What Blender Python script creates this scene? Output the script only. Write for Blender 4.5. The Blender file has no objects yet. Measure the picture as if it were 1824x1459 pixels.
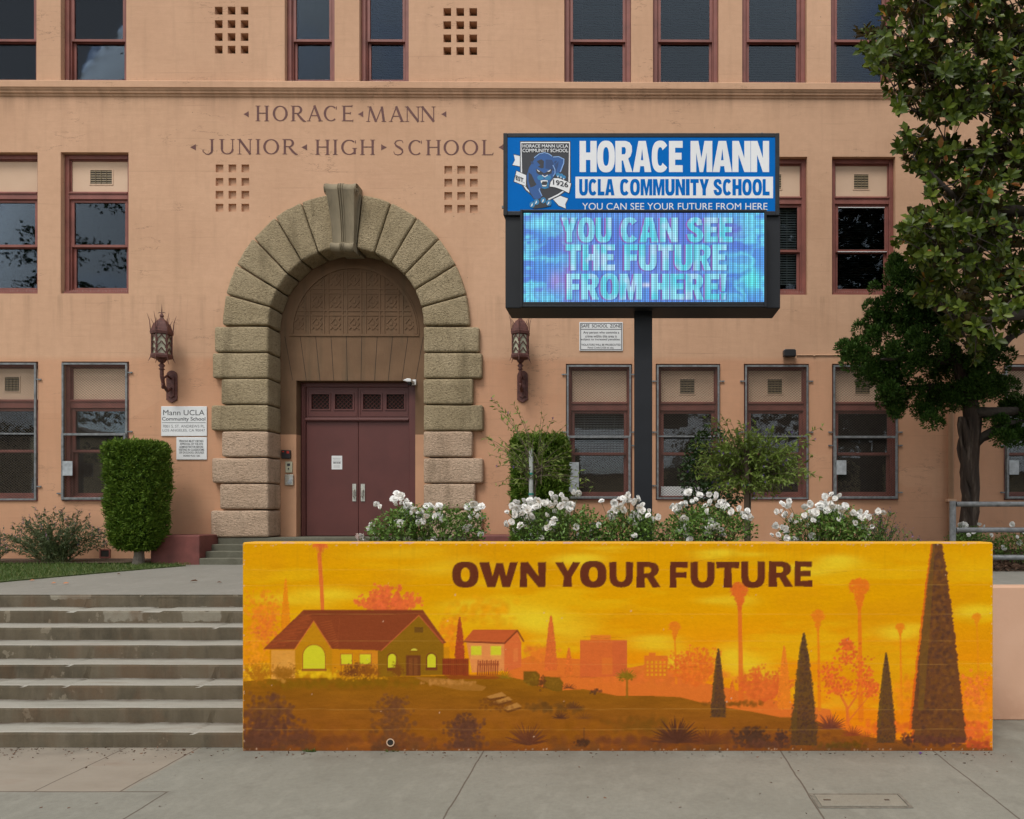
import bpy, bmesh, math, random
import numpy as np
from mathutils import Vector, Matrix
random.seed(7)
rng = np.random.default_rng(7)
sc = bpy.context.scene
COL = sc.collection
PI = math.pi

# ---------------------------------------------------------------- camera, world, sun, exposure
F, CX, CY, EYE = 1312.0, 1115.0, 909.0, 2.384        # focal length and principal point (photo pixels), eye height (m)
cam = bpy.data.cameras.new('camera')
cam.lens = 36.0 * F / 1824.0
cam.sensor_width = 36.0
cam.sensor_fit = 'HORIZONTAL'
cam.shift_x = -(CX - 912.0) / 1824.0
cam.shift_y = (CY - 729.5) / 1824.0
cam.clip_start, cam.clip_end = 0.1, 2000.0
camo = bpy.data.objects.new('camera', cam)
COL.objects.link(camo)
camo.location = (0, 0, EYE)
camo.rotation_euler = (PI / 2, 0, 0)
sc.camera = camo

SUN_EL, SUN_AZ = math.radians(58), math.radians(205)   # high, behind the photographer, a little to the left
w = bpy.data.worlds.new('World')
sc.world = w
w.use_nodes = True
wn, wl = w.node_tree.nodes, w.node_tree.links
wn.clear()
sky = wn.new('ShaderNodeTexSky')
sky.sky_type = 'NISHITA'
sky.sun_disc = False
sky.sun_elevation = SUN_EL
sky.sun_rotation = SUN_AZ
tc = wn.new('ShaderNodeTexCoord')
cn = wn.new('ShaderNodeTexNoise')
cn.inputs['Scale'].default_value = 2.6
cn.inputs['Detail'].default_value = 6
cr = wn.new('ShaderNodeMapRange')
cr.inputs['From Min'].default_value = 0.40
cr.inputs['From Max'].default_value = 0.50
cr.inputs['To Min'].default_value = 0.15
cr.inputs['To Max'].default_value = 1.0
mx = wn.new('ShaderNodeMix')
mx.data_type = 'RGBA'
mx.inputs[7].default_value = (6.3, 6.25, 6.15, 1)      # overcast cloud layer
bg = wn.new('ShaderNodeBackground')
bg.inputs['Strength'].default_value = 0.115
wo = wn.new('ShaderNodeOutputWorld')
wl.new(tc.outputs['Generated'], cn.inputs['Vector'])
wl.new(cn.outputs['Fac'], cr.inputs['Value'])
wl.new(cr.outputs['Result'], mx.inputs[0])
wl.new(sky.outputs['Color'], mx.inputs[6])
wl.new(mx.outputs[2], bg.inputs['Color'])
wl.new(bg.outputs['Background'], wo.inputs['Surface'])

sun = bpy.data.lights.new('sun', 'SUN')
sun.energy = 1.4
sun.angle = math.radians(20)
sun.color = (1.0, 0.95, 0.88)
suno = bpy.data.objects.new('sun', sun)
COL.objects.link(suno)
suno.location = (-6, -10, 30)
suno.rotation_euler = (math.radians(32), 0, math.radians(-25))

sc.view_settings.view_transform = 'Standard'
sc.view_settings.look = 'None'
sc.view_settings.gamma = 1.0
sc.view_settings.exposure = 0.57
sc.cycles.max_bounces = 8
sc.cycles.transparent_max_bounces = 12
sc.cycles.caustics_reflective = False
sc.cycles.caustics_refractive = False

# ---------------------------------------------------------------- helpers
def s2l(r, g, b):
    def f(c):
        c /= 255.0
        return c / 12.92 if c <= 0.04045 else ((c + 0.055) / 1.055) ** 2.4
    return (f(r), f(g), f(b))

def P(px, py, d):
    """world X, Z of a photo pixel seen at depth d"""
    return (px - CX) / F * d, EYE - (py - CY) / F * d

YF, TILT = 14.46, 0.0058            # facade distance and its slight turn
def B(px, py, dy=0.0):
    """building-local X, Z of a photo pixel on the plane dy behind the facade"""
    x = 0.0
    for _ in range(4):
        d = YF + dy + TILT * x
        x = (px - CX) / F * d
    return x, EYE - (py - CY) / F * d

class MB:
    """collects shapes and links them as ONE mesh object"""
    def __init__(s):
        s.v, s.f, s.m, s.cur = [], [], [], 0
    def add(s, V, Fs):
        n = len(s.v)
        s.v += [tuple(p) for p in V]
        for q in Fs:
            s.f.append(tuple(i + n for i in q)); s.m.append(s.cur)
        return s
    def box(s, x0, x1, y0, y1, z0, z1):
        V = [(x, y, z) for z in (z0, z1) for y in (y0, y1) for x in (x0, x1)]
        return s.add(V, [(0, 2, 3, 1), (4, 5, 7, 6), (0, 1, 5, 4), (2, 6, 7, 3), (0, 4, 6, 2), (1, 3, 7, 5)])
    def prism(s, poly, y0, y1):
        """poly in (x, z), counter-clockwise seen from -Y"""
        n = len(poly)
        V = [(x, y0, z) for x, z in poly] + [(x, y1, z) for x, z in poly]
        Fs = [tuple(range(n)), tuple(range(2 * n - 1, n - 1, -1))]
        Fs += [(i, i + n, (i + 1) % n + n, (i + 1) % n) for i in range(n)]
        return s.add(V, Fs)
    def slab(s, poly, z0, z1):
        """poly in (x, y), extruded along Z"""
        n = len(poly)
        V = [(x, y, z0) for x, y in poly] + [(x, y, z1) for x, y in poly]
        Fs = [tuple(range(n - 1, -1, -1)), tuple(range(n, 2 * n))]
        Fs += [(i, (i + 1) % n, (i + 1) % n + n, i + n) for i in range(n)]
        return s.add(V, Fs)
    def tube(s, pts, r, n=8, caps=True):
        pts = [Vector(p) for p in pts]
        if not hasattr(r, '__len__'):
            r = [r] * len(pts)
        up = None
        rings = []
        for i, p in enumerate(pts):
            t = (pts[min(i + 1, len(pts) - 1)] - pts[max(i - 1, 0)]).normalized()
            if up is None:
                up = t.orthogonal().normalized()
            up = (up - t * up.dot(t))
            up = up.normalized() if up.length > 1e-6 else t.orthogonal().normalized()
            bi = t.cross(up)
            rings.append([p + (up * math.cos(a) + bi * math.sin(a)) * r[i] for a in [2 * PI * k / n for k in range(n)]])
        V = [q for R in rings for q in R]
        Fs = []
        for i in range(len(pts) - 1):
            for k in range(n):
                a, b = i * n + k, i * n + (k + 1) % n
                Fs.append((a, b, b + n, a + n))
        if caps:
            Fs.append(tuple(range(n - 1, -1, -1)))
            Fs.append(tuple(range(len(V) - n, len(V))))
        return s.add(V, Fs)
    def lathe(s, prof, c=(0, 0, 0), n=12, a0=0.0):
        """prof: (radius, z) list, axis Z through c"""
        V = []
        for r, z in prof:
            for k in range(n):
                a = a0 + 2 * PI * k / n
                V.append((c[0] + r * math.cos(a), c[1] + r * math.sin(a), c[2] + z))
        Fs = []
        for i in range(len(prof) - 1):
            for k in range(n):
                a, b = i * n + k, i * n + (k + 1) % n
                Fs.append((a, b, b + n, a + n))
        Fs.append(tuple(range(n - 1, -1, -1)))
        Fs.append(tuple(range(len(V) - n, len(V))))
        return s.add(V, Fs)
    def build(s, name, mats, parent=None, smooth=False, bevel=0.0, segs=2):
        me = bpy.data.meshes.new(name)
        me.from_pydata(s.v, [], s.f)
        if not isinstance(mats, (list, tuple)):
            mats = [mats]
        for m in mats:
            me.materials.append(m)
        if len(mats) > 1:
            me.polygons.foreach_set('material_index', s.m)
        if smooth:
            me.polygons.foreach_set('use_smooth', [True] * len(me.polygons))
        me.update()
        o = link(name, me, parent)
        if bevel:
            b = o.modifiers.new('bevel', 'BEVEL')
            b.width, b.segments, b.limit_method, b.angle_limit = bevel, segs, 'ANGLE', math.radians(35)
            b.harden_normals = False
        return o

def link(name, data, parent=None):
    o = bpy.data.objects.new(name, data)
    COL.objects.link(o)
    if parent is not None:
        o.parent = parent
    return o

def arr_mesh(name, V, Fc, mats, parent=None, midx=None, smooth=False):
    """mesh from numpy arrays, every face with the same number of corners"""
    V = np.asarray(V, dtype=np.float32); Fc = np.asarray(Fc, dtype=np.int32)
    me = bpy.data.meshes.new(name)
    nf, k = Fc.shape
    me.vertices.add(len(V)); me.vertices.foreach_set('co', V.ravel())
    me.loops.add(nf * k); me.loops.foreach_set('vertex_index', Fc.ravel())
    me.polygons.add(nf)
    me.polygons.foreach_set('loop_start', np.arange(0, nf * k, k, dtype=np.int32))
    if not isinstance(mats, (list, tuple)):
        mats = [mats]
    for m in mats:
        me.materials.append(m)
    if midx is not None:
        me.polygons.foreach_set('material_index', np.asarray(midx, dtype=np.int32))
    if smooth:
        me.polygons.foreach_set('use_smooth', np.ones(nf, dtype=bool))
    me.update(calc_edges=True)
    return link(name, me, parent)

def tag(o, label=None, cat=None, group=None, kind=None):
    if label: o['label'] = label
    if cat: o['category'] = cat
    if group: o['group'] = group
    if kind: o['kind'] = kind
    return o

def thing(name, label, cat, loc=(0, 0, 0), rz=0.0, group=None):
    o = link(name, None)
    o.location = loc
    o.rotation_euler = (0, 0, rz)
    o.empty_display_size = 0.2
    return tag(o, label, cat, group)

def unit(v):
    return v / np.maximum(np.linalg.norm(v, axis=-1, keepdims=True), 1e-9)

def scatter(tv, tf, pos, direc, scale, roll=None, upv=None):
    """copies of a template (x across, y along, z out of the blade) as one vertex and face array"""
    n = len(pos)
    d = unit(np.asarray(direc, float))
    if upv is None:
        upv = np.tile(np.array([0, 0, 1.0]), (n, 1))
    sd = np.cross(d, upv)
    bad = np.linalg.norm(sd, axis=1) < 1e-3
    sd[bad] = np.cross(d[bad], np.array([1.0, 0, 0]))
    sd = unit(sd)
    nn = np.cross(sd, d)
    if roll is not None:
        c, s_ = np.cos(roll)[:, None], np.sin(roll)[:, None]
        sd, nn = sd * c + nn * s_, nn * c - sd * s_
    sc_ = np.asarray(scale, float).reshape(-1, 1, 1) * np.ones((n, 1, 1))
    V = pos[:, None, :] + sc_ * (tv[None, :, 0:1] * sd[:, None, :] + tv[None, :, 1:2] * d[:, None, :] + tv[None, :, 2:3] * nn[:, None, :])
    k = len(tv)
    Fa = (tf[None] + (np.arange(n) * k)[:, None, None]).reshape(-1, tf.shape[1])
    return V.reshape(-1, 3), Fa

# leaf templates (x across, y along from the stalk, z up)
LEAF_V = np.array([(0, 0, 0), (-.17, .28, .045), (0, .30, -.02), (.17, .28, .045), (-.25, .66, .03), (0, .66, -.05), (.25, .66, .03), (0, 1, -.14)])
LEAF_F = np.array([(0, 2, 1, 1), (0, 3, 2, 2), (1, 2, 5, 4), (2, 3, 6, 5), (4, 5, 7, 7), (5, 6, 7, 7)])
def tri_fix(Fq):
    """quads with a doubled corner become pairs of triangles"""
    out = []
    for q in Fq:
        a, b, c, d = q
        out.append((a, b, c))
        if d != c and d != a:
            out.append((a, c, d))
    return np.array(out)
LEAF_F = tri_fix(LEAF_F)
SMALL_V = np.array([(0, 0, 0), (-.26, .45, .06), (.26, .45, .06), (0, 1, -.08), (0, .45, -.03)])
SMALL_F = np.array([(0, 4, 1), (0, 2, 4), (1, 4, 3), (4, 2, 3)])
BLADE_V = np.array([(-.09, 0, 0), (.09, 0, 0), (.06, .6, .02), (-.06, .6, .02), (0, 1, -.03)])
BLADE_F = np.array([(0, 1, 2), (0, 2, 3), (3, 2, 4)])

# ---------------------------------------------------------------- materials
class NT:
    def __init__(s, name):
        s.m = bpy.data.materials.new(name)
        s.m.use_nodes = True
        s.n, s.l = s.m.node_tree.nodes, s.m.node_tree.links
        s.p = s.n['Principled BSDF']
        s.out = s.n['Material Output']
        s.tc = s.n.new('ShaderNodeTexCoord')
    def co(s, scale=(1, 1, 1), kind='Object'):
        mp = s.n.new('ShaderNodeMapping')
        mp.inputs['Scale'].default_value = scale
        s.l.new(s.tc.outputs[kind], mp.inputs['Vector'])
        return mp.outputs['Vector']
    def noise(s, scale, detail=4, rough=0.55, vec=None, dist=0.0):
        t = s.n.new('ShaderNodeTexNoise')
        t.inputs['Scale'].default_value = scale
        t.inputs['Detail'].default_value = detail
        t.inputs['Roughness'].default_value = rough
        t.inputs['Distortion'].default_value = dist
        s.l.new(vec if vec is not None else s.tc.outputs['Object'], t.inputs['Vector'])
        return t.outputs['Fac']
    def voronoi(s, scale, vec=None, feature='F1'):
        t = s.n.new('ShaderNodeTexVoronoi')
        t.feature = feature
        t.inputs['Scale'].default_value = scale
        s.l.new(vec if vec is not None else s.tc.outputs['Object'], t.inputs['Vector'])
        return t.outputs['Distance']
    def ramp(s, fac, stops):
        r = s.n.new('ShaderNodeValToRGB')
        e = r.color_ramp.elements
        while len(e) < len(stops):
            e.new(0.5)
        for k, (p, c) in enumerate(stops):
            e[k].position = p
            e[k].color = (*c, 1) if hasattr(c, '__len__') else (c, c, c, 1)
        s.l.new(fac, r.inputs['Fac'])
        return r.outputs['Color']
    def rng(s, v, a, b, c=0.0, d=1.0):
        r = s.n.new('ShaderNodeMapRange')
        for k, x in zip(('From Min', 'From Max', 'To Min', 'To Max'), (a, b, c, d)):
            r.inputs[k].default_value = x
        s.l.new(v, r.inputs['Value'])
        return r.outputs['Result']
    def math(s, op, a, b=0.0):
        r = s.n.new('ShaderNodeMath')
        r.operation = op
        for k, x in enumerate((a, b)):
            if isinstance(x, (int, float)):
                r.inputs[k].default_value = x
            else:
                s.l.new(x, r.inputs[k])
        return r.outputs[0]
    def mix(s, fac, a, b, blend='MIX'):
        r = s.n.new('ShaderNodeMix')
        r.data_type = 'RGBA'
        r.blend_type = blend
        for k, x in ((0, fac), (6, a), (7, b)):
            if isinstance(x, (int, float)):
                r.inputs[k].default_value = x
            elif isinstance(x, tuple):
                r.inputs[k].default_value = (*x, 1)
            else:
                s.l.new(x, r.inputs[k])
        return r.outputs[2]
    def sep(s, kind='Object'):
        r = s.n.new('ShaderNodeSeparateXYZ')
        s.l.new(s.tc.outputs[kind], r.inputs[0])
        return r.outputs
    def bump(s, h, strength=0.3, dist=0.01, prev=None):
        b = s.n.new('ShaderNodeBump')
        b.inputs['Strength'].default_value = strength
        b.inputs['Distance'].default_value = dist
        s.l.new(h, b.inputs['Height'])
        if prev is not None:
            s.l.new(prev, b.inputs['Normal'])
        s.l.new(b.outputs['Normal'], s.p.inputs['Normal'])
        return b.outputs['Normal']
    def set(s, color=None, rough=None, metal=None, spec=None):
        if color is not None:
            if isinstance(color, tuple):
                s.p.inputs['Base Color'].default_value = (*color, 1)
            else:
                s.l.new(color, s.p.inputs['Base Color'])
        if rough is not None:
            if isinstance(rough, (int, float)):
                s.p.inputs['Roughness'].default_value = rough
            else:
                s.l.new(rough, s.p.inputs['Roughness'])
        if metal is not None:
            s.p.inputs['Metallic'].default_value = metal
        if spec is not None:
            s.p.inputs['Specular IOR Level'].default_value = spec
        return s

def mul(c, k):
    return tuple(min(1.0, x * k) for x in c)

def paint(name, c, rough=0.5, var=0.18, scale=6.0, bump=0.06, metal=0.0, spec=None):
    t = NT(name)
    f = t.noise(scale, 5)
    t.set(t.ramp(f, [(0.3, mul(c, 1 - var)), (0.7, mul(c, 1 + var))]), rough, metal, spec)
    if bump:
        t.bump(t.noise(scale * 14, 3), bump, 0.004)
    return t.m

M = {}
# stucco of the facade
t = NT('salmon_stucco')
xyz = t.sep()
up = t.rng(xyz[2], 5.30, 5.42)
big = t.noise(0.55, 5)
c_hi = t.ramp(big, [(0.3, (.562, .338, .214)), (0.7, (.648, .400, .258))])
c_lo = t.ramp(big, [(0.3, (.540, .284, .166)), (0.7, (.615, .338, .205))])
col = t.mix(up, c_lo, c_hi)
streak = t.noise(1.0, 6, 0.6, t.co((5.5, 1, 0.5)))
col = t.mix(t.rng(streak, 0.52, 0.78, 0.0, 0.24), col, (.30, .19, .115))
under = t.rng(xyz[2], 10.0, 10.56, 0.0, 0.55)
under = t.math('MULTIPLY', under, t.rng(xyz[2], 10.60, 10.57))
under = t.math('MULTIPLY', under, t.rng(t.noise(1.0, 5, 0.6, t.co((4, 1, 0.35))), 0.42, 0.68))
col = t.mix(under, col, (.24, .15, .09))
base = t.rng(xyz[2], 2.3, 1.3, 0.0, 0.35)
col = t.mix(t.math('MULTIPLY', base, t.rng(t.noise(1.6, 5), 0.35, 0.65)), col, (.24, .115, .065))
board = t.math('FRACT', t.math('MULTIPLY', t.math('ADD', xyz[2], t.math('MULTIPLY', t.noise(0.7, 2), 0.05)), 3.1))
line = t.math('MULTIPLY', t.rng(board, 0.07, 0.0), t.rng(t.noise(0.9, 3, 0.5, t.co((1, 1, 2.5))), 0.50, 0.66))
col = t.mix(t.math('MULTIPLY', line, 0.32), col, (.25, .15, .09))
blk = t.n.new('ShaderNodeTexVoronoi'); blk.distance = 'CHEBYCHEV'; blk.inputs['Scale'].default_value = .55
t.l.new(t.co((.8, 1, 1.3)), blk.inputs['Vector'])
bsep = t.n.new('ShaderNodeSeparateColor'); t.l.new(blk.outputs['Color'], bsep.inputs[0])
col = t.mix(t.rng(bsep.outputs[0], .55, 1.0, 0, .16), col, (.68, .435, .275))
col = t.mix(t.rng(bsep.outputs[1], .6, 1.0, 0, .10), col, (.44, .25, .14))
hair = t.math('ABSOLUTE', t.math('SUBTRACT', t.noise(1.1, 7, .62, t.co((.55, 1, 2.6))), .5))
hair = t.math('MULTIPLY', t.rng(hair, .0045, .0015), t.rng(t.noise(.8, 3), .54, .60))
col = t.mix(t.math('MULTIPLY', hair, .75), col, (.20, .12, .075))
sill = t.math('MULTIPLY', t.rng(xyz[2], 5.6, 6.45, 0, 1), t.rng(xyz[2], 6.62, 6.56))
col = t.mix(t.math('MULTIPLY', sill, t.rng(t.noise(1.0, 5, .62, t.co((5, 1, .3))), .50, .70, 0, .5)), col, (.30, .19, .115))
mott = t.noise(7.0, 6, .7)
col = t.mix(t.rng(mott, .36, .64, 0, .22), col, (.45, .27, .165))
speck = t.rng(t.voronoi(2.3), 0.028, 0.018)
col = t.mix(t.math('MULTIPLY', speck, 0.6), col, (.12, .08, .05))
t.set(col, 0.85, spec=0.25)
n1 = t.bump(t.noise(55, 4, 0.6), 0.22, 0.006)
n2 = t.bump(t.noise(4.0, 4, 0.6, t.co((0.4, 1, 2.2))), 0.22, 0.02, n1)
t.bump(line, -0.35, 0.008, n2)
M['stucco'] = t.m

t = NT('panel_paint')
f = t.noise(1.2, 4)
t.set(t.ramp(f, [(0.3, (.60, .41, .28)), (0.7, (.66, .47, .33))]), 0.7)
M['infill'] = t.m

def stone(name, c1, c2, dirt):
    t = NT(name)
    g = t.noise(1.4, 5)
    base = t.ramp(g, [(0.3, c1), (0.7, c2)])
    pit = t.noise(26, 3, 0.6, t.co((1, 1, 1.5)), 0.8)
    base = t.mix(t.rng(pit, 0.50, 0.34, 0.0, 0.6), base, dirt)
    st = t.noise(1.0, 5, 0.6, t.co((4, 4, 0.7)))
    base = t.mix(t.rng(st, 0.52, 0.72, 0.0, 0.55), base, dirt)
    t.set(base, 0.9, spec=0.2)
    n = t.bump(pit, 1.0, 0.045)
    t.bump(t.noise(90, 3), 0.3, 0.006, n)
    return t.m
M['stone'] = stone('rough_olive_stone', (.36, .285, .172), (.46, .37, .235), (.16, .125, .072))
M['stone_pink'] = stone('rough_painted_stone', (.52, .37, .26), (.64, .47, .34), (.25, .185, .125))
def smooth_stone(name, c1, c2, dirt):
    t = NT(name)
    g = t.noise(1.8, 6)
    base = t.ramp(g, [(0.3, c1), (0.7, c2)])
    st = t.noise(1.0, 5, 0.6, t.co((6, 6, 0.5)))
    base = t.mix(t.rng(st, 0.5, 0.75, 0.0, 0.6), base, dirt)
    t.set(base, 0.8, spec=0.25)
    t.bump(t.noise(40, 4), 0.25, 0.006)
    return t.m
M['key'] = smooth_stone('smooth_grey_stone', (.21, .175, .115), (.30, .25, .17), (.085, .072, .048))
M['tymp'] = smooth_stone('brown_cast_stone', (.155, .090, .050), (.205, .122, .068), (.10, .075, .045))
M['jamb_low'] = paint('peach_jamb_paint', (.52, .285, .165), 0.75, 0.1, 2)
M['frame'] = paint('faded_maroon_frame', (.225, .074, .057), 0.5, 0.22, 3)
M['door'] = paint('maroon_door_paint', (.105, .028, .023), 0.5, 0.12, 2.0, 0.05)
M['block'] = paint('maroon_concrete_paint', (.165, .050, .042), 0.6, 0.25, 4, 0.3)
M['letter'] = paint('maroon_letter_paint', (.115, .036, .028), 0.6, 0.2, 8)
M['lantern'] = paint('rusty_maroon_iron', (.095, .030, .023), 0.6, 0.45, 20, 0.3)
M['lantern_glass'] = paint('frosted_lantern_glass', (.44, .43, .31), 0.4, 0.15, 12, 0)
M['dark'] = paint('near_black_fill', (.02, .017, .014), 0.9, 0.2, 5, 0)  # flat fill, shade of vents, grilles and drain put into its colour
M['room'] = paint('dim_classroom_wall', (.035, .034, .032), 0.9, 0.2, 1, 0)
M['cavity'] = paint('dark_hole_back', (.16, .095, .05), 0.9, 0.4, 9, 0.3)  # closed back of the open holes, their inner darkness put into the colour
M['grille'] = paint('bronze_vent_metal', (.16, .115, .055), 0.5, 0.3, 20, 0)
M['blind'] = paint('grey_blind_slats', (.52, .54, .54), 0.6, 0.1, 3, 0)
M['blind_dark'] = paint('dark_blind_slats', (.016, .024, .026), 0.5, 0.15, 3, 0)
M['galv'] = paint('galvanised_steel', (.20, .21, .215), 0.5, 0.35, 14, 0.1, 0.4)
M['galv_mesh'] = paint('weathered_wire_mesh', (.085, .072, .060), 0.85, 0.2, 10, 0, 0.0, 0.1)
M['galv_plate'] = paint('galvanised_sheet', (.40, .43, .45), 0.5, 0.3, 10, 0.1, 0.3)
M['white'] = paint('white_sign_enamel', (.72, .73, .73), 0.35, 0.04, 3, 0)
M['black'] = paint('black_paint', (.018, .018, .02), 0.4, 0.2, 8, 0)
M['ink'] = paint('dark_sign_ink', (.035, .035, .04), 0.5, 0.1, 8, 0)
M['greyink'] = paint('grey_sign_ink', (.14, .14, .15), 0.5, 0.1, 8, 0)
M['steel'] = paint('brushed_steel', (.55, .54, .48), 0.3, 0.2, 20, 0, 0.7)
M['red_led'] = paint('red_plastic', (.45, .03, .02), 0.3, 0.1, 8, 0)
M['spike'] = paint('bird_spike_wire', (.30, .24, .21), 0.5, 0.2, 10, 0, 0.3)
M['pipe'] = paint('peach_pipe_paint', (.60, .37, .23), 0.6, 0.1, 2)

def glass(name, ior, gcol, extra):
  t = NT(name)
  t.n.remove(t.p)
  tr = t.n.new('ShaderNodeBsdfTransparent'); tr.inputs[0].default_value = (.84, .88, .88, 1)
  gl = t.n.new('ShaderNodeBsdfGlossy'); gl.inputs['Roughness'].default_value = 0.015; gl.inputs[0].default_value = (*gcol, 1)
  bp = t.n.new('ShaderNodeBump'); bp.inputs['Strength'].default_value = 0.06; bp.inputs['Distance'].default_value = 0.02
  t.l.new(t.noise(1.3, 2), bp.inputs['Height']); t.l.new(bp.outputs[0], gl.inputs['Normal'])
  fr = t.n.new('ShaderNodeFresnel'); fr.inputs[0].default_value = ior
  ms = t.n.new('ShaderNodeMixShader')
  t.l.new(t.math('ADD', fr.outputs[0], extra), ms.inputs[0]); t.l.new(tr.outputs[0], ms.inputs[1]); t.l.new(gl.outputs[0], ms.inputs[2])
  t.l.new(ms.outputs[0], t.out.inputs['Surface'])
  return t.m
M['glass'] = glass('window_glass', 1.46, (.46, .54, .66), .008)
M['glass_low'] = glass('boosted_reflection_glass', 1.60, (.70, .76, .84), .012)  # same glass, reflection boosted so the ground floor panes mirror brighter

def foliage(name, cols, rough=0.5, back=None, trans=0.25, spec=0.4):
    """leaf colour changes from leaf to leaf, some light passes through"""
    t = NT(name)
    g = t.n.new('ShaderNodeNewGeometry')
    col = t.ramp(g.outputs['Random Per Island'], [(i / max(1, len(cols) - 1), c) for i, c in enumerate(cols)])
    if back is not None:
        col = t.mix(g.outputs['Backfacing'], col, back)
    t.set(col, rough, spec=spec)
    tl = t.n.new('ShaderNodeBsdfTranslucent')
    t.l.new(t.mix(0.0, col, col), tl.inputs['Color'])
    m2 = t.n.new('ShaderNodeMixShader'); m2.inputs[0].default_value = trans
    t.l.new(t.p.outputs[0], m2.inputs[1]); t.l.new(tl.outputs[0], m2.inputs[2])
    t.l.new(m2.outputs[0], t.out.inputs['Surface'])
    return t.m

def vcol(name, rough=0.75, emit=None, bumps=()):
    t = NT(name)
    a = t.n.new('ShaderNodeVertexColor'); a.layer_name = 'paint'
    if emit:
        t.set((.01, .01, .012), 0.3)
        t.l.new(a.outputs['Color'], t.p.inputs['Emission Color'])
        t.p.inputs['Emission Strength'].default_value = emit
    else:
        t.l.new(a.outputs['Color'], t.p.inputs['Base Color'])
        t.p.inputs['Roughness'].default_value = rough
        t.p.inputs['Specular IOR Level'].default_value = .05
        pv = None
        for sc_, st, di, vec in bumps:
            pv = t.bump(t.noise(sc_, 4, 0.55, t.co(vec)), st, di, pv)
    return t.m

# ---------------------------------------------------------------- lettering
def text_geo(s, x0, x1, z0, z1, bold=0.0, align=None):
    """built-in font, filled flat and fitted to a box in (x, z): vertex list, face list"""
    cu = bpy.data.curves.new('lettering', 'FONT')
    cu.body = s; cu.offset = bold; cu.resolution_u = 4
    o = bpy.data.objects.new('lettering', cu); COL.objects.link(o)
    dg = bpy.context.evaluated_depsgraph_get()
    ev = o.evaluated_get(dg); me = ev.to_mesh()
    V = np.array([v.co[:] for v in me.vertices])[:, :2]
    Fs = [tuple(p.vertices) for p in me.polygons]
    ev.to_mesh_clear()
    bpy.data.objects.remove(o); bpy.data.curves.remove(cu)
    a, b = V.min(0), V.max(0)
    sx, sz = (x1 - x0) / (b[0] - a[0]), (z1 - z0) / (b[1] - a[1])
    return np.stack([x0 + (V[:, 0] - a[0]) * sx, z0 + (V[:, 1] - a[1]) * sz], 1), Fs

def add_text(mb, s, x0, x1, z0, z1, y, bold=0.0):
    V, Fs = text_geo(s, x0, x1, z0, z1, bold)
    mb.add([(a, y, b) for a, b in V], Fs)

def strokes_mesh(mb, strokes, y, step=0.0002):
    """each stroke ((x, z, width), ...) becomes a ribbon, each a hair in front of the last"""
    for k, st in enumerate(strokes):
        n = len(st)
        L, R = [], []
        for i, (x, z, wd) in enumerate(st):
            a, b = st[max(0, i - 1)], st[min(n - 1, i + 1)]
            dx, dz = b[0] - a[0], b[1] - a[1]
            l = math.hypot(dx, dz) or 1
            nx, nz = -dz / l * wd / 2, dx / l * wd / 2
            L.append((x + nx, y - k * step, z + nz)); R.append((x - nx, y - k * step, z - nz))
        mb.add(L + R, [(i, i + n, i + 1 + n, i + 1) for i in range(n - 1)])

def arc(cx, cz, rx, rz, a0, a1, w0, w1, n=18):
    """arc from a0 to a1 degrees; the stroke swells from w0 (at top and bottom) to w1 (at the sides)"""
    out = []
    for i in range(n + 1):
        a = math.radians(a0 + (a1 - a0) * i / n)
        out.append((cx + rx * math.cos(a), cz + rz * math.sin(a), w0 + (w1 - w0) * abs(math.cos(a)) ** 1.5))
    return out

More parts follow.
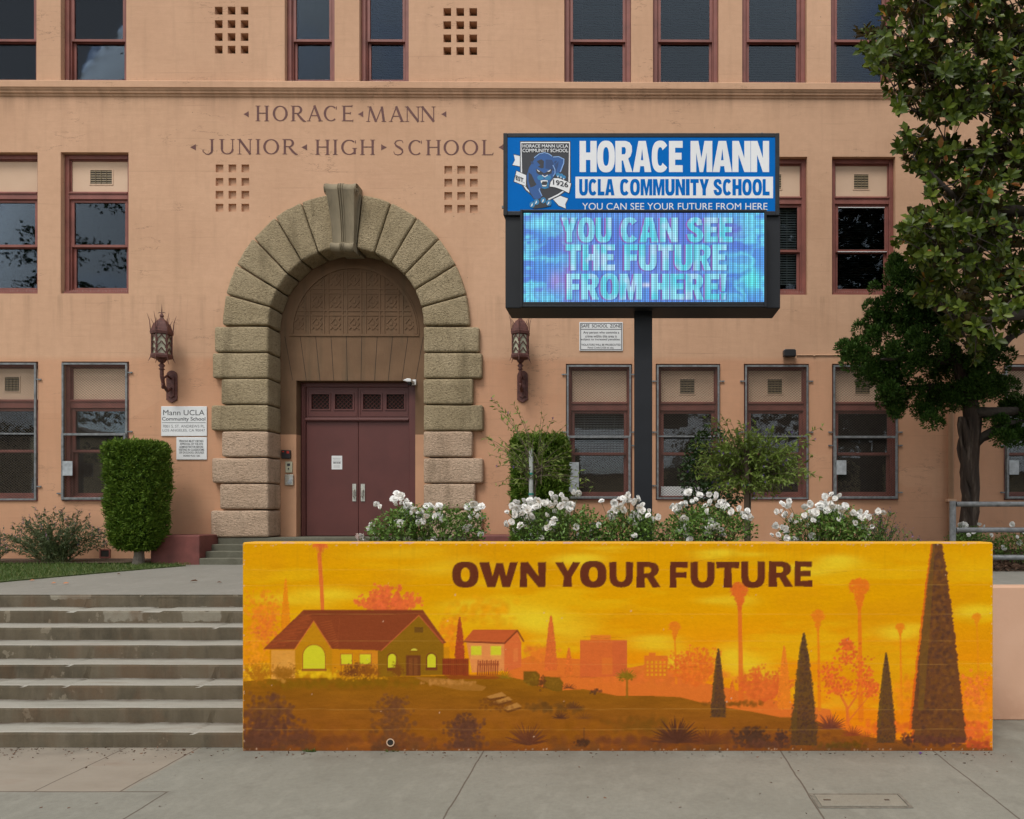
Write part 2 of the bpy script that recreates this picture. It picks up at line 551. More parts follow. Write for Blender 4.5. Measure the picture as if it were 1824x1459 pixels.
def roman(ch, x0, x1, z0, z1):
    """an incised roman capital as strokes in the box"""
    h, wd = z1 - z0, x1 - x0
    T, t_ = 0.155 * h, 0.055 * h
    sr, st = 0.13 * h, 0.035 * h
    S = []
    def stem(x, za=z0, zb=z1, w_=T, serif=(1, 1)):
        S.append([(x, za, w_), (x, (za + zb) / 2, w_ * .9), (x, zb, w_)])
        for on, z in zip(serif, (za + st / 2, zb - st / 2)):
            if on: S.append([(x - w_ / 2 - sr * .6, z, st), (x + w_ / 2 + sr * .6, z, st)])
    def diag(xa, za, xb, zb, w_):
        S.append([(xa, za, w_), (xb, zb, w_)])
    def serif(x, z, l=1.0):
        S.append([(x - sr * l, z, st), (x + sr * l, z, st)])
    m = z0 + h * .52
    if ch == 'H':
        stem(x0 + T * .9); stem(x1 - T * .9); diag(x0 + T, m, x1 - T, m, t_)
    elif ch == 'I':
        stem((x0 + x1) / 2)
    elif ch == 'O':
        S.append(arc((x0 + x1) / 2, z0 + h / 2, wd / 2 - T / 2, h / 2 - t_ / 2, 0, 360, t_, T, 36))
    elif ch in 'CG':
        S.append(arc((x0 + x1) / 2 + wd * .04, z0 + h / 2, wd / 2 - T / 2 + wd * .03, h / 2 - t_ / 2, 48, 312 if ch == 'C' else 325, t_, T, 30))
        S.append([(x1 - t_, z1 - h * .04, t_ * .8), (x1 - t_ * 1.3, z1 - h * .24, t_)])
        if ch == 'G':
            stem(x1 - T * .7, z0 + h * .05, z0 + h * .45, T, (0, 1))
    elif ch == 'R':
        stem(x0 + T * .9)
        S.append([(x0 + T, z1 - t_ / 2, t_), (x0 + wd * .45, z1 - t_ / 2, t_)])
        S.append(arc(x0 + wd * .42, z1 - h * .26, wd * .24, h * .26 - t_ / 2, 90, -90, t_, T, 16))
        S.append([(x0 + wd * .45, z1 - h * .52 + t_ / 2, t_), (x0 + T, z1 - h * .52 + t_ / 2, t_)])
        S.append([(x0 + wd * .40, z1 - h * .50, T * .7), (x0 + wd * .66, z0 + h * .18, T), (x0 + wd * .84, z0 + h * .02, T * .8), (x1, z0 - h * .03, t_ * .5)])
    elif ch == 'A':
        xm = x0 + wd * .48
        diag(x0 + wd * .08, z0, xm, z1 - h * .02, t_ * 1.2); diag(xm - T * .1, z1 + h * .02, x1 - wd * .10, z0, T)
        diag(x0 + wd * .24, z0 + h * .36, x1 - wd * .26, z0 + h * .36, t_)
        serif(x0 + wd * .08, z0 + st / 2); serif(x1 - wd * .10, z0 + st / 2, 1.2)
    elif ch == 'E':
        stem(x0 + T * .9)
        for z, l in ((z1 - t_ / 2, .92), (m, .78), (z0 + t_ / 2, 1.0)):
            diag(x0 + T, z, x0 + wd * l, z, t_)
            diag(x0 + wd * l - t_ * .4, z - h * .07, x0 + wd * l, z + h * .07, t_ * .8)
    elif ch == 'M':
        diag(x0 + wd * .06, z0, x0 + wd * .16, z1, t_ * 1.1); diag(x0 + wd * .16, z1, x0 + wd * .5, z0, T)
        diag(x0 + wd * .5, z0, x1 - wd * .16, z1, t_ * 1.1); diag(x1 - wd * .17, z1, x1 - wd * .05, z0, T)
        serif(x0 + wd * .06, z0 + st / 2); serif(x1 - wd * .05, z0 + st / 2, 1.2); serif(x0 + wd * .1, z1 - st / 2, .8)
    elif ch == 'N':
        diag(x0 + wd * .12, z0, x0 + wd * .12, z1, t_ * 1.1); diag(x0 + wd * .10, z1, x1 - wd * .10, z0, T)
        diag(x1 - wd * .12, z0, x1 - wd * .12, z1, t_ * 1.1)
        serif(x0 + wd * .12, z0 + st / 2); serif(x1 - wd * .12, z1 - st / 2); serif(x0 + wd * .06, z1 - st / 2, .8)
    elif ch == 'U':
        xa, xb = x0 + T * .9, x1 - t_ * 2
        zz = z0 + h * .34
        S.append([(xa, z1, T), (xa, zz, T)])
        a = arc((xa + xb) / 2, zz, (xb - xa) / 2, h * .34 - t_ / 2, 180, 360, t_, T * .85, 20)
        S.append(a); S.append([(xb, zz, t_ * 1.4), (xb, z1, t_ * 1.1)])
        serif(xa, z1 - st / 2, 1.3); serif(xb, z1 - st / 2)
    elif ch == 'J':
        xb = x1 - T * 1.2
        stem(xb, z0 + h * .3, z1, T, (0, 1))
        S.append([(xb, z0 + h * .32, T), (xb - T * .15, z0 + h * .14, T * .85), (xb - wd * .25, z0 + h * .0, T * .5), (xb - wd * .48, z0 + h * .01, t_), (x0 + wd * .02, z0 + h * .20, t_), (x0 + wd * .06, z0 + h * .30, t_ * 1.6)])
    elif ch == 'S':
        pts = [(.88, .80), (.80, .95), (.55, .985), (.28, .93), (.16, .77), (.28, .62), (.55, .50), (.80, .36), (.84, .19), (.66, .05), (.38, .015), (.14, .07), (.06, .24)]
        ww = [.7, .8, 1, 1.3, 1.7, 2.3, 2.8, 2.3, 1.7, 1.2, 1, .8, .8]
        S.append([(x0 + a * wd, z0 + b * h, t_ * k) for (a, b), k in zip(pts, ww)])
    elif ch == 'L':
        stem(x0 + T * 1.1); diag(x0 + T, z0 + t_ / 2, x1, z0 + t_ / 2, t_); diag(x1 - t_ * .6, z0, x1 + t_ * .2, z0 + h * .16, t_)
    elif ch == '<':
        S.append([(x0, (z0 + z1) / 2, .01 * h), (x0 + wd * .6, (z0 + z1) / 2, h * .55), (x1, (z0 + z1) / 2, h)])
    elif ch == '>':
        S.append([(x0, (z0 + z1) / 2, h), (x0 + wd * .4, (z0 + z1) / 2, h * .55), (x1, (z0 + z1) / 2, .01 * h)])
    return S

# ---------------------------------------------------------------- painted surfaces (a fine grid that carries the artwork)
class Canvas:
    """artwork in photo-pixel-sized units: x0..x1, y0..y1 (y down), one cell every `step` units"""
    def __init__(s, x0, x1, y0, y1, step):
        s.nx, s.ny = int(round((x1 - x0) / step)) + 1, int(round((y1 - y0) / step)) + 1
        s.x = np.linspace(x0, x1, s.nx); s.y = np.linspace(y0, y1, s.ny)
        s.X, s.Y = np.meshgrid(s.x, s.y)
        s.c = np.zeros((s.ny, s.nx, 3)); s.step = step
    def sl(s, x0, x1, y0, y1):
        i0, i1 = np.searchsorted(s.x, [x0, x1]); j0, j1 = np.searchsorted(s.y, [y0, y1])
        return slice(max(0, j0), min(s.ny, j1 + 1)), slice(max(0, i0), min(s.nx, i1 + 1))
    def blend(s, sl, m, col, a=1.0):
        col = np.asarray(col, float)
        m = (m * a)[..., None]
        s.c[sl] = s.c[sl] * (1 - m) + col * m
    def pmask(s, pts, sl):
        X, Y = s.X[sl], s.Y[sl]
        acc = np.zeros(X.shape)
        for ox, oy in ((-.25, -.25), (.25, -.25), (-.25, .25), (.25, .25)):
            ins = np.zeros(X.shape, bool)
            xx, yy = X + ox * s.step, Y + oy * s.step
            for (xa, ya), (xb, yb) in zip(pts, pts[1:] + pts[:1]):
                if ya == yb: continue
                c = ((ya > yy) != (yb > yy)) & (xx < (xb - xa) * (yy - ya) / (yb - ya) + xa)
                ins ^= c
            acc += ins
        return acc / 4
    def box_of(s, pts, pad=2):
        a = np.array(pts, float)
        return s.sl(a[:, 0].min() - pad, a[:, 0].max() + pad, a[:, 1].min() - pad, a[:, 1].max() + pad)
    def poly(s, pts, col, a=1.0, tex=None):
        sl = s.box_of(pts)
        if s.X[sl].size == 0: return
        m = s.pmask([tuple(p) for p in pts], sl)
        if tex is not None: m = m * tex[sl]
        s.blend(sl, m, col, a)
    def line(s, pts, w_, col, a=1.0, soft=1.0):
        """polyline with a width at each point"""
        if not hasattr(w_, '__len__'): w_ = [w_] * len(pts)
        sl = s.box_of(pts, max(w_) + 3)
        X, Y = s.X[sl], s.Y[sl]
        if X.size == 0: return
        best = np.zeros(X.shape)
        for (xa, ya), (xb, yb), wa, wb in zip(pts, pts[1:], w_, w_[1:]):
            dx, dy = xb - xa, yb - ya
            tt = np.clip(((X - xa) * dx + (Y - ya) * dy) / max(dx * dx + dy * dy, 1e-9), 0, 1)
            d = np.hypot(X - xa - tt * dx, Y - ya - tt * dy)
            best = np.maximum(best, np.clip(((wa + (wb - wa) * tt) / 2 - d) / soft + .5, 0, 1))
        s.blend(sl, best, col, a)
    def glow(s, cx, cy, rx, ry, col, a):
        sl = s.sl(cx - 2.2 * rx, cx + 2.2 * rx, cy - 2.2 * ry, cy + 2.2 * ry)
        X, Y = s.X[sl], s.Y[sl]
        r2 = ((X - cx) / rx) ** 2 + ((Y - cy) / ry) ** 2
        s.blend(sl, np.exp(-1.6 * r2) * np.clip((4.4 - r2) / 2, 0, 1), col, a)
    def dabs(s, pts, r, col, a=0.8, var=0.12):
        """brush dabs"""
        for x, y in pts:
            rr = r * random.uniform(.6, 1.3)
            sl = s.sl(x - rr - 1, x + rr + 1, y - rr - 1, y + rr + 1)
            X, Y = s.X[sl], s.Y[sl]
            if X.size == 0: continue
            k = random.uniform(1 - var, 1 + var)
            d = np.hypot(X - x, (Y - y) * random.uniform(.8, 1.25))
            s.blend(sl, np.clip((rr - d) / (rr * .55), 0, 1), np.array(col) * k, a)
    def mesh(s, name, mat, fn, parent):
        """fn(u, v) with u along x and v down y (0..1) gives the 3D points"""
        u = (s.X - s.x[0]) / (s.x[-1] - s.x[0]); v = (s.Y - s.y[0]) / (s.y[-1] - s.y[0])
        V = fn(u, v).reshape(-1, 3)
        idx = np.arange(s.nx * s.ny).reshape(s.ny, s.nx)
        Fc = np.stack([idx[1:, :-1], idx[1:, 1:], idx[:-1, 1:], idx[:-1, :-1]], -1).reshape(-1, 4)
        o = arr_mesh(name, V, Fc, mat, parent)
        at = o.data.color_attributes.new('paint', 'FLOAT_COLOR', 'POINT')
        c = np.ones((s.nx * s.ny, 4), np.float32); c[:, :3] = s.c.reshape(-1, 3)
        at.data.foreach_set('color', c.ravel())
        return o

def vnoise(X, Y, seed=0):
    r = np.random.default_rng(seed).random((257, 257))
    xi, yi = np.floor(X).astype(int), np.floor(Y).astype(int)
    fx, fy = X - xi, Y - yi
    fx, fy = fx * fx * (3 - 2 * fx), fy * fy * (3 - 2 * fy)
    g = lambda a, b: r[(yi + b) % 256, (xi + a) % 256]
    return (g(0, 0) * (1 - fx) + g(1, 0) * fx) * (1 - fy) + (g(0, 1) * (1 - fx) + g(1, 1) * fx) * fy

def fbm(X, Y, oct=5, seed=0):
    v, a, tot = 0, 1.0, 0
    for k in range(oct):
        v = v + a * vnoise(X * 2 ** k + 17.3 * k, Y * 2 ** k + 9.1 * k, seed + k); tot += a; a *= .55
    return v / tot

# ================================================================ THE SCHOOL
school = thing('school_building', 'three storey salmon stucco school with a rough stone entrance arch and maroon windows', 'building', (0, YF, 0), TILT)
X_L, X_R, Z_B, Z_T = -17.5, 17.0, 1.15, 16.0

WIN = []   # (kind, px left, px right, py top, py bottom, options)
for a, b, o in ((-45, 65, ''), (108, 225, ''), (507, 596, 'n'), (640, 728, 'nb'), (1005, 1124, 'd'), (1163, 1280, 'd'), (1322, 1437, 'd'), (1480, 1590, 'd')):
    WIN.append(('top', a, b, -107, 147 if a < 900 else 151, o))
for a, b, o in ((-45, 67, ''), (108, 229, 'G'), (1005, 1124, ''), (1163, 1280, ''), (1325, 1438, 'gB'), (1482, 1595, 'gd')):
    WIN.append(('mid', a, b, 271 if a < 900 else 279, 523 if a < 900 else 525, o))
for a, b, o in ((-48, 68, 'g'), (110, 230, 'p'), (1008, 1126, 'pB'), (1168, 1283, 'ga'), (1325, 1441, 'g'), (1482, 1600, 'gp'), (1788, 1904, 'p')):
    WIN.append(('ground', a, b, 644 if a < 900 else 648, 893 if a < 900 else 891, o))

holes = []           # x0, x1, z0, z1, depth, closed?
def rect(a, b, t, u, dy=0.0):
    x0, z1 = B(a, t, dy); x1, z0 = B(b, u, dy)
    return x0, x1, z0, z1
for k, a, b, t_, u, o in WIN:
    holes.append((*rect(a, b, t_, u), 0.30, 0))
for xs, ys, dep, cl in (((382.6, 405.5, 428.7), (12, 36, 59, 81.5), .22, 2), ((789.8, 812.8, 836), (14.5, 38, 61.5, 84), .22, 2),
                        ((384, 407, 430), (293, 317, 340, 363), .055, 1), ((791.5, 814.5, 837), (295.5, 318.5, 342, 365), .055, 1)):
    for x in xs:
        for y in ys:
            holes.append((*rect(x, x + 13.8, y, y + 14), dep, cl))

AX, AZ = B(616, 580, -0.12)          # centre of the arch, springing line
RI = 138 / F * (YF - .12 + TILT * AX)
RA, RB = 220 / F * (YF - .12 + TILT * AX), 236 / F * (YF - .12 + TILT * AX)
FLOOR_Z = 1.852
xs = sorted({X_L, X_R, *[h[0] for h in holes], *[h[1] for h in holes], *np.linspace(AX - 1.95, AX + 1.95, 40)})
zs = sorted({Z_B, Z_T, *[h[2] for h in holes], *[h[3] for h in holes], *np.linspace(AZ - .4, AZ + 2.0, 25)})
wall = MB()
vid = {}
def wv(x, y, z):
    k = (round(x, 5), round(y, 5), round(z, 5))
    if k not in vid:
        vid[k] = len(wall.v); wall.v.append(k)
    return vid[k]
xm = [(a + b) / 2 for a, b in zip(xs, xs[1:])]; zm = [(a + b) / 2 for a, b in zip(zs, zs[1:])]
open_ = np.zeros((len(xm), len(zm)), bool)
for x0, x1, z0, z1, d, c in holes:
    for i, x in enumerate(xm):
        if x0 < x < x1:
            for j, z in enumerate(zm):
                if z0 < z < z1: open_[i, j] = True
RM = 1.86
for i, x in enumerate(xm):
    for j, z in enumerate(zm):
        if abs(x - AX) < RM and (z < AZ or math.hypot(x - AX, z - AZ) < RM): open_[i, j] = True
for i in range(len(xm)):
    for j in range(len(zm)):
        if not open_[i, j]:
            wall.f.append((wv(xs[i], 0, zs[j]), wv(xs[i + 1], 0, zs[j]), wv(xs[i + 1], 0, zs[j + 1]), wv(xs[i], 0, zs[j + 1]))); wall.m.append(0)
for x0, x1, z0, z1, d, c in holes:                    # reveals
    for a, b in (((x0, z0), (x1, z0)), ((x1, z0), (x1, z1)), ((x1, z1), (x0, z1)), ((x0, z1), (x0, z0))):
        wall.f.append((wv(a[0], 0, a[1]), wv(a[0], d, a[1]), wv(b[0], d, b[1]), wv(b[0], 0, b[1]))); wall.m.append(0)
    if c:
        wall.f.append((wv(x0, d, z0), wv(x1, d, z0), wv(x1, d, z1), wv(x0, d, z1))); wall.m.append(c - 1)
wall.box(X_L, X_R, .001, 9.0, Z_T + .001, Z_T + .5)   # parapet and roof slab
wall.box(X_L - .3, X_L - .001, 0, 9.0, Z_B, Z_T + .5)
wall.box(X_R + .001, X_R + .3, 0, 9.0, Z_B, Z_T + .5)
wall.box(X_L, X_R, 8.7, 9.0, Z_B, Z_T)
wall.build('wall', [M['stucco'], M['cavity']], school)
# lattice bars inside the open perforations
for x0, x1, z0, z1, d, c in holes:
    if c == 2:
        mb = MB()
        for k in range(3):
            x = x0 + (x1 - x0) * (.22 + .28 * k)
            mb.box(x - .008, x + .008, d - .05, d - .03, z0 + .001, z1 - .001)
        mb.box(x0 + .001, x1 - .001, d - .056, d - .0505, (z0 + z1) / 2 - .006, (z0 + z1) / 2 + .006)
        mb.build('vent_lattice', M['grille'], school)
# rooms behind the glass
mb = MB()
for za, zb in ((1.9, 5.6), (6.2, 9.9), (10.2, 14.2)):
    for a, b in ((X_L + .1, AX - 2.6), (AX + 2.6, X_R - .1)) if za < 7 else ((X_L + .1, X_R - .1),):
        mb.add([(a, 4, za), (b, 4, za), (b, 4, zb), (a, 4, zb), (a, .31, za), (b, .31, za), (b, .31, zb), (a, .31, zb)],
               [(0, 1, 2, 3), (0, 4, 5, 1), (3, 2, 6, 7), (0, 3, 7, 4), (1, 5, 6, 2)])
mb.build('classroom_interior', M['room'], school)

def sweepx(mb, prof, x0, x1):
    n = len(prof)
    mb.add([(x0, y, z) for y, z in prof] + [(x1, y, z) for y, z in prof],
           [(i, (i + 1) % n, (i + 1) % n + n, i + n) for i in range(n)] + [tuple(range(n)), tuple(range(2 * n - 1, n - 1, -1))])
_, zc = B(0, 147); _, zc0 = B(0, 173)
H = zc - zc0
mb = MB()
sweepx(mb, [(.01, zc0), (-.02, zc0 + .02), (-.03, zc0 + H * .18), (-.055, zc0 + H * .22), (-.06, zc0 + H * .34), (-.075, zc0 + H * .38), (-.09, zc0 + H * .48), (-.105, zc0 + H * .52), (-.105, zc - .02), (-.09, zc - .004), (.01, zc)], X_L, X_R)
mb.build('string_course', M['stucco'], school)

# inscription
def inscribe(word, spans, y0, y1):
    mb = MB()
    for ch, (a, b) in zip(word, spans):
        x0, z1 = B(a, y0); x1, z0 = B(b, y1)
        strokes_mesh(mb, roman(ch, x0, x1, z0, z1), -.0035, .00025)
    mb.build('inscription' if word[0] not in '<>' else 'inscription_stop', M['letter'], school)
z2 = lambda L: [(360 + a * .307, 360 + b * .307) for a, b in L]
inscribe('HORACE', z2([(312, 388), (410, 497), (517, 604), (613, 695), (705, 785), (812, 876)]), 188.5, 216)
inscribe('MANN', z2([(958, 1060), (1088, 1170), (1180, 1264), (1268, 1354)]), 190, 217)
inscribe('JUNIOR', z2([(3, 74), (103, 187), (208, 289), (315, 335), (355, 447), (468, 557)]), 248, 275)
inscribe('HIGH', z2([(658, 740), (763, 783), (806, 895), (918, 1002)]), 249, 276)
inscribe('SCHOOL', z2([(1108, 1174), (1196, 1278), (1301, 1384), (1401, 1490), (1510, 1602), (1622, 1688)]), 249.5, 276.5)
for s_, a, b, y in (('<', 434, 443, 198), ('<', 638, 647, 198), ('<', 786, 795, 198), ('<', 339, 349, 257), ('<', 537, 547, 257), ('>', 679, 689, 257), ('<', 888, 897, 257)):
    inscribe(s_, [(a, b)], y, y + 11)

# ---------------- windows
def ring(mb, x0, x1, z0, z1, w_, y0, y1):
    mb.box(x0, x0 + w_, y0, y1, z0, z1); mb.box(x1 - w_, x1, y0, y1, z0, z1)
    mb.box(x0 + w_, x1 - w_, y0 + .001, y1, z0, z0 + w_); mb.box(x0 + w_, x1 - w_, y0 + .001, y1, z1 - w_, z1)

def blind(parent, x0, x1, z0, z1, y, m):
    mb = MB(); n = int((z1 - z0) / .048)
    for k in range(n):
        z = z1 - (k + .5) * .048
        mb.add([(x0, y, z - .016), (x1, y, z - .016), (x1, y + .03, z + .016), (x0, y + .03, z + .016)], [(0, 1, 2, 3)])
    for f_ in (.2, .8):
        x = x0 + (x1 - x0) * f_
        mb.box(x - .004, x + .004, y - .004, y - .002, z0, z1)
    mb.box(x0, x1, y - .01, y + .03, z1, z1 + .03)
    mb.build('blind', m, parent)

def make_window(kind, a, b, t_, u, o):
    x0, x1, z0, z1 = rect(a, b, t_, u)
    px = (x1 - x0) / (b - a)
    pt, pm, ms_ = {'top': (68, 82, 171), 'mid': (66, 80, 163), 'ground': (66, 82, 159)}[kind]
    e = .003
    x0 += e; x1 -= e; z0 += e; z1 -= e
    m = MB()
    ring(m, x0, x1, z0, z1, .085, .10, .24)
    ring(m, x0 + .085, x1 - .085, z0 + .085, z1 - .085, .022, .135, .24)
    zt, zt2 = z1 - (pt) * px, z1 - (pm) * px
    m.box(x0 + .085, x1 - .085, .105, .239, zt2, zt)
    m.box(x0 + .085, x1 - .085, .085, .104, zt - .05, zt - .012)
    m.box(x0 + .02, x1 - .02, .04, .099, z0, z0 + .045)          # sill
    root = m.build('window', M['frame'], school, bevel=.006, segs=1)
    # infill panel over the sashes
    xa, xb = x0 + .108, x1 - .108
    m = MB(); m.box(xa, xb, .16, .2, zt, z1 - .108); m.build('infill_panel', M['infill'], root)
    if 'g' in o or 'G' in o:
        wg, hg = (39 * px, 25 * px) if 'G' in o else (26 * px, 26 * px)
        xc, zc_ = (xa + xb) / 2 + (.02 if 'G' in o else 0), (zt + z1 - .108) / 2 + .0
        m = MB()
        ring(m, xc - wg / 2 - .02, xc + wg / 2 + .02, zc_ - hg / 2 - .02, zc_ + hg / 2 + .02, .02, .15, .159)
        m.cur = 1
        for k in range(6):
            z = zc_ - hg / 2 + hg * (k + .5) / 6
            m.add([(xc - wg / 2, .150, z - hg / 18), (xc + wg / 2, .150, z - hg / 18), (xc + wg / 2, .158, z + hg / 18), (xc - wg / 2, .158, z + hg / 18)], [(0, 1, 2, 3)])
        for k in range(1, 4):
            x = xc - wg / 2 + wg * k / 4
            m.box(x - .004, x + .004, .146, .149, zc_ - hg / 2, zc_ + hg / 2)
        m.cur = 2
        m.box(xc - wg / 2, xc + wg / 2, .1585, .1595, zc_ - hg / 2, zc_ + hg / 2)
        m.build('vent_grille', [M['infill'], M['grille'], M['dark']], root)
    zr = z1 - ms_ * px
    # upper sash outside, lower sash one step in
    m = MB(); ring(m, xa, xb, zr - .025, zt2 - .001, .052, .14, .185); m.build('upper_sash', M['frame'], root, bevel=.004, segs=1)
    m = MB(); ring(m, xa, xb, z0 + .108, zr + .02, .055, .19, .235); m.build('lower_sash', M['frame'], root, bevel=.004, segs=1)
    m = MB(); m.box(xa + .05, xb - .05, .162, .166, zr + .025, zt2 - .05); m.build('pane', M['glass_low' if kind == 'ground' else 'glass'], root)
    m = MB(); m.box(xa + .05, xb - .05, .21, .214, z0 + .16, zr - .03); m.build('pane', M['glass_low' if kind == 'ground' else 'glass'], root)
    if kind == 'mid' and 'd' in o:
        m = MB(); m.box(xa + .052, xb - .052, .136, .139, zt2 - .062, zt2 - .045); m.box(xa + .04, xb - .01, .136, .139, zr - .02, zr - .008)
        m.build('sash_weatherstrip', M['white'], root)
    if 'B' in o: blind(root, xa + .03, xb - .03, (zr - .05) if kind == 'ground' else (z0 + .25), zt2 - .06, .30, M['blind'])
    elif 'd' in o or 'b' in o: blind(root, xa + .03, xb - .03, z0 + .15, zt2 - .06, .30, M['blind_dark'])
    if 'a' in o:
        m = MB(); m.box(xa, xb, .12, .134, z0 + .05, z0 + .27); m.lathe([(.075, -.01), (.075, .01)], (xa + .16, 0, 0), 16)
        m.build('ventilator_panel', M['white'], root)
    return root
for wdw in WIN:
    make_window(*wdw)

# ---------------- steel mesh guards on the ground floor windows
def zigzag(mb, x0, x1, z0, z1, y, w_=.006, p=.025, q=.031):
    nr = int((z1 - z0) / p); nq = int((x1 - x0) / q)
    for k in range(nr + 1):
        z = z0 + k * p
        V = []
        for i in range(nq + 1):
            x = x0 + (x1 - x0) * i / nq
            zz = min(max(z + p / 2 * (1 if (i + k) % 2 else -1), z0), z1)
            V += [(x, y, zz - w_ / 2), (x, y + .002, zz + w_ / 2)]
        mb.add(V, [(2 * i, 2 * i + 2, 2 * i + 3, 2 * i + 1) for i in range(nq)])
for kind, a, b, t_, u, o in WIN:
    if kind != 'ground': continue
    x0, x1, z0, z1 = rect(a, b, t_, u)
    px = (x1 - x0) / (b - a)
    x0 += .02; x1 -= .02; z0 += .02; z1 -= .03
    m = MB(); ring(m, x0, x1, z0, z1, .035, -.035, .0)
    zs_ = z1 - 128 * px
    if 'p' not in o: m.box(x0 + .035, x1 - .035, -.03, -.005, zs_, zs_ + .03)
    for f_ in (.07, .50, .60, .95) if 'p' in o else (.12, .5, .9):
        z = z1 - (z1 - z0) * f_
        for s_ in (-1, 1):
            if random.random() < .12: continue
            xx = x0 if s_ < 0 else x1
            m.box(min(xx, xx + s_ * .10), max(xx, xx + s_ * .10), -.03, -.018, z - .012, z + .012)
            m.box(xx + s_ * .07 - .012, xx + s_ * .07 + .012, -.017, .0, z - .015, z + .015)
    g = m.build('window_guard', M['galv'], school)
    m = MB(); zigzag(m, x0 + .03, x1 - .03, z0 + .03, z1 - .03, -.012); m.build('steel_mesh', M['galv_mesh'], g)
    if 'p' in o:
        m = MB(); ring(m, x0 + .01, x1 - .01, z0 + .01, z1 - 126 * px, .045, -.062, -.037); m.build('escape_gate', M['galv'], g, bevel=.004, segs=1)
        m = MB()
        if a == 1008: m.box(x0 + .05, x0 + .24, -.075, -.064, z0 + .13, z0 + .72)
        else:
            m.box(x0 + .05, x0 + .24, -.075, -.064, z0 + .48, z0 + .76)
        m.build('latch_plate', M['galv_plate'], g)

# ---------------- bird spikes
def spikes(segs, py_fn, dy):
    m = MB()
    for a, b in segs:
        x0, z = B(a, py_fn(a), dy); x1, _ = B(b, py_fn(b), dy)
        n = int((x1 - x0) / .04)
        m.box(x0, x1, dy - .01, dy + .01, z, z + .006)
        for k in range(n):
            x = x0 + (x1 - x0) * (k + .5) / n
            lean = random.uniform(-.03, .03); ly = random.choice((-.04, .0, .03)); h = random.uniform(.07, .10)
            r = .0028
            m.add([(x - r, dy, z + .005), (x + r, dy, z + .005), (x, dy + r, z + .005), (x + lean, dy + ly, z + h)], [(0, 1, 3), (1, 2, 3), (2, 0, 3)])
    return m.build('bird_spikes', M['spike'], school)
spikes([(-60, 335), (345, 500), (504, 600), (605, 700), (705, 820), (1003, 1290), (1318, 1600)], lambda x: 147 + (x / 1824) * 5.5, -.05)
for kind, a, b, t_, u, o in WIN:
    if kind == 'mid': spikes([(a + 3, b - 3)], lambda x: u - 1, .06)

# ---------------- stone arch
def stone_block(name, poly, y0, y1, m, bev=.045):
    """rounded rough block, front edges worn"""
    mb = MB(); mb.prism(poly, y0, y1)
    me = bpy.data.meshes.new(name)
    bm = bmesh.new()
    vs = [bm.verts.new(p) for p in mb.v]
    for f_ in mb.f: bm.faces.new([vs[i] for i in f_])
    bmesh.ops.recalc_face_normals(bm, faces=bm.faces)
    bmesh.ops.bevel(bm, geom=[e for e in bm.edges], offset=bev, segments=3, profile=.55, affect='EDGES')
    bmesh.ops.triangulate(bm, faces=[f_ for f_ in bm.faces if len(f_.verts) > 4])
    for _ in range(2):
        long_ = [e for e in bm.edges if e.calc_length() > .10]
        bmesh.ops.subdivide_edges(bm, edges=long_, cuts=1, use_grid_fill=True)
    from mathutils import noise as mn
    for v in bm.verts:
        q = v.co * 5.0
        k = mn.noise(q) * .010 + mn.noise(q * 3.1) * .006
        v.co += Vector((mn.noise(q + Vector((9, 0, 0))) * .008, -k * 1.2, mn.noise(q + Vector((0, 7, 0))) * .008))
    for f_ in bm.faces: f_.smooth = True
    bm.to_mesh(me); bm.free()
    me.materials.append(m)
    return link(name, me, school)
G = .010
def ell(a, ra, rb):
    return AX + ra * math.cos(a), AZ + rb * math.sin(a)
angs = [math.radians(13.75 * k) for k in range(7)]
for side in (1, -1):
    for k in range(6):
        a0, a1 = angs[k], angs[k + 1]
        d_i, d_o = G / RI, G / RA
        a0i, a1i, a0o, a1o = a0 + d_i, a1 - d_i, a0 + d_o, a1 - d_o
        pts = [ell(a0i, RI, RI * 1.01), ell(a0o, RA, RB)]
        pts += [ell(a0o + (a1o - a0o) * .5, RA * .998, RB * .998)]
        pts += [ell(a1o, RA, RB), ell(a1i, RI, RI * 1.01)]
        pts += [ell((a0i + a1i) / 2, RI, RI * 1.01)]
        if side < 0: pts = [(2 * AX - x, z) for x, z in pts][::-1]
        stone_block('arch_stone', pts, -.12 - random.uniform(0, .012), .43, M['stone'])
tops = (582, 628.5, 675, 721.5, 768.5, 816, 862, 909.5)
bots = (627, 673.5, 720, 767, 814, 860.5, 907, 957)
Lo = (382, 378, 394, 376, 395, 377, 391, 375)
Ro = (853, 858, 842, 860, 841, 859.6, 846, 858)
for k in range(8):
    m = M['stone'] if k < 4 else M['stone_pink']
    for a, b in ((Lo[k], 478), (754, Ro[k])):
        x0, z1 = B(a, tops[k], -.12); x1, z0 = B(b, bots[k], -.12)
        if b == 478: x1 = AX - RI
        else: x0 = AX + RI
        z0 = max(z0, FLOOR_Z + .004)
        stone_block('quoin_stone', [(x0, z0), (x1, z0), (x1, z1), (x0, z1)], -.12 - random.uniform(0, .02), .43, m)

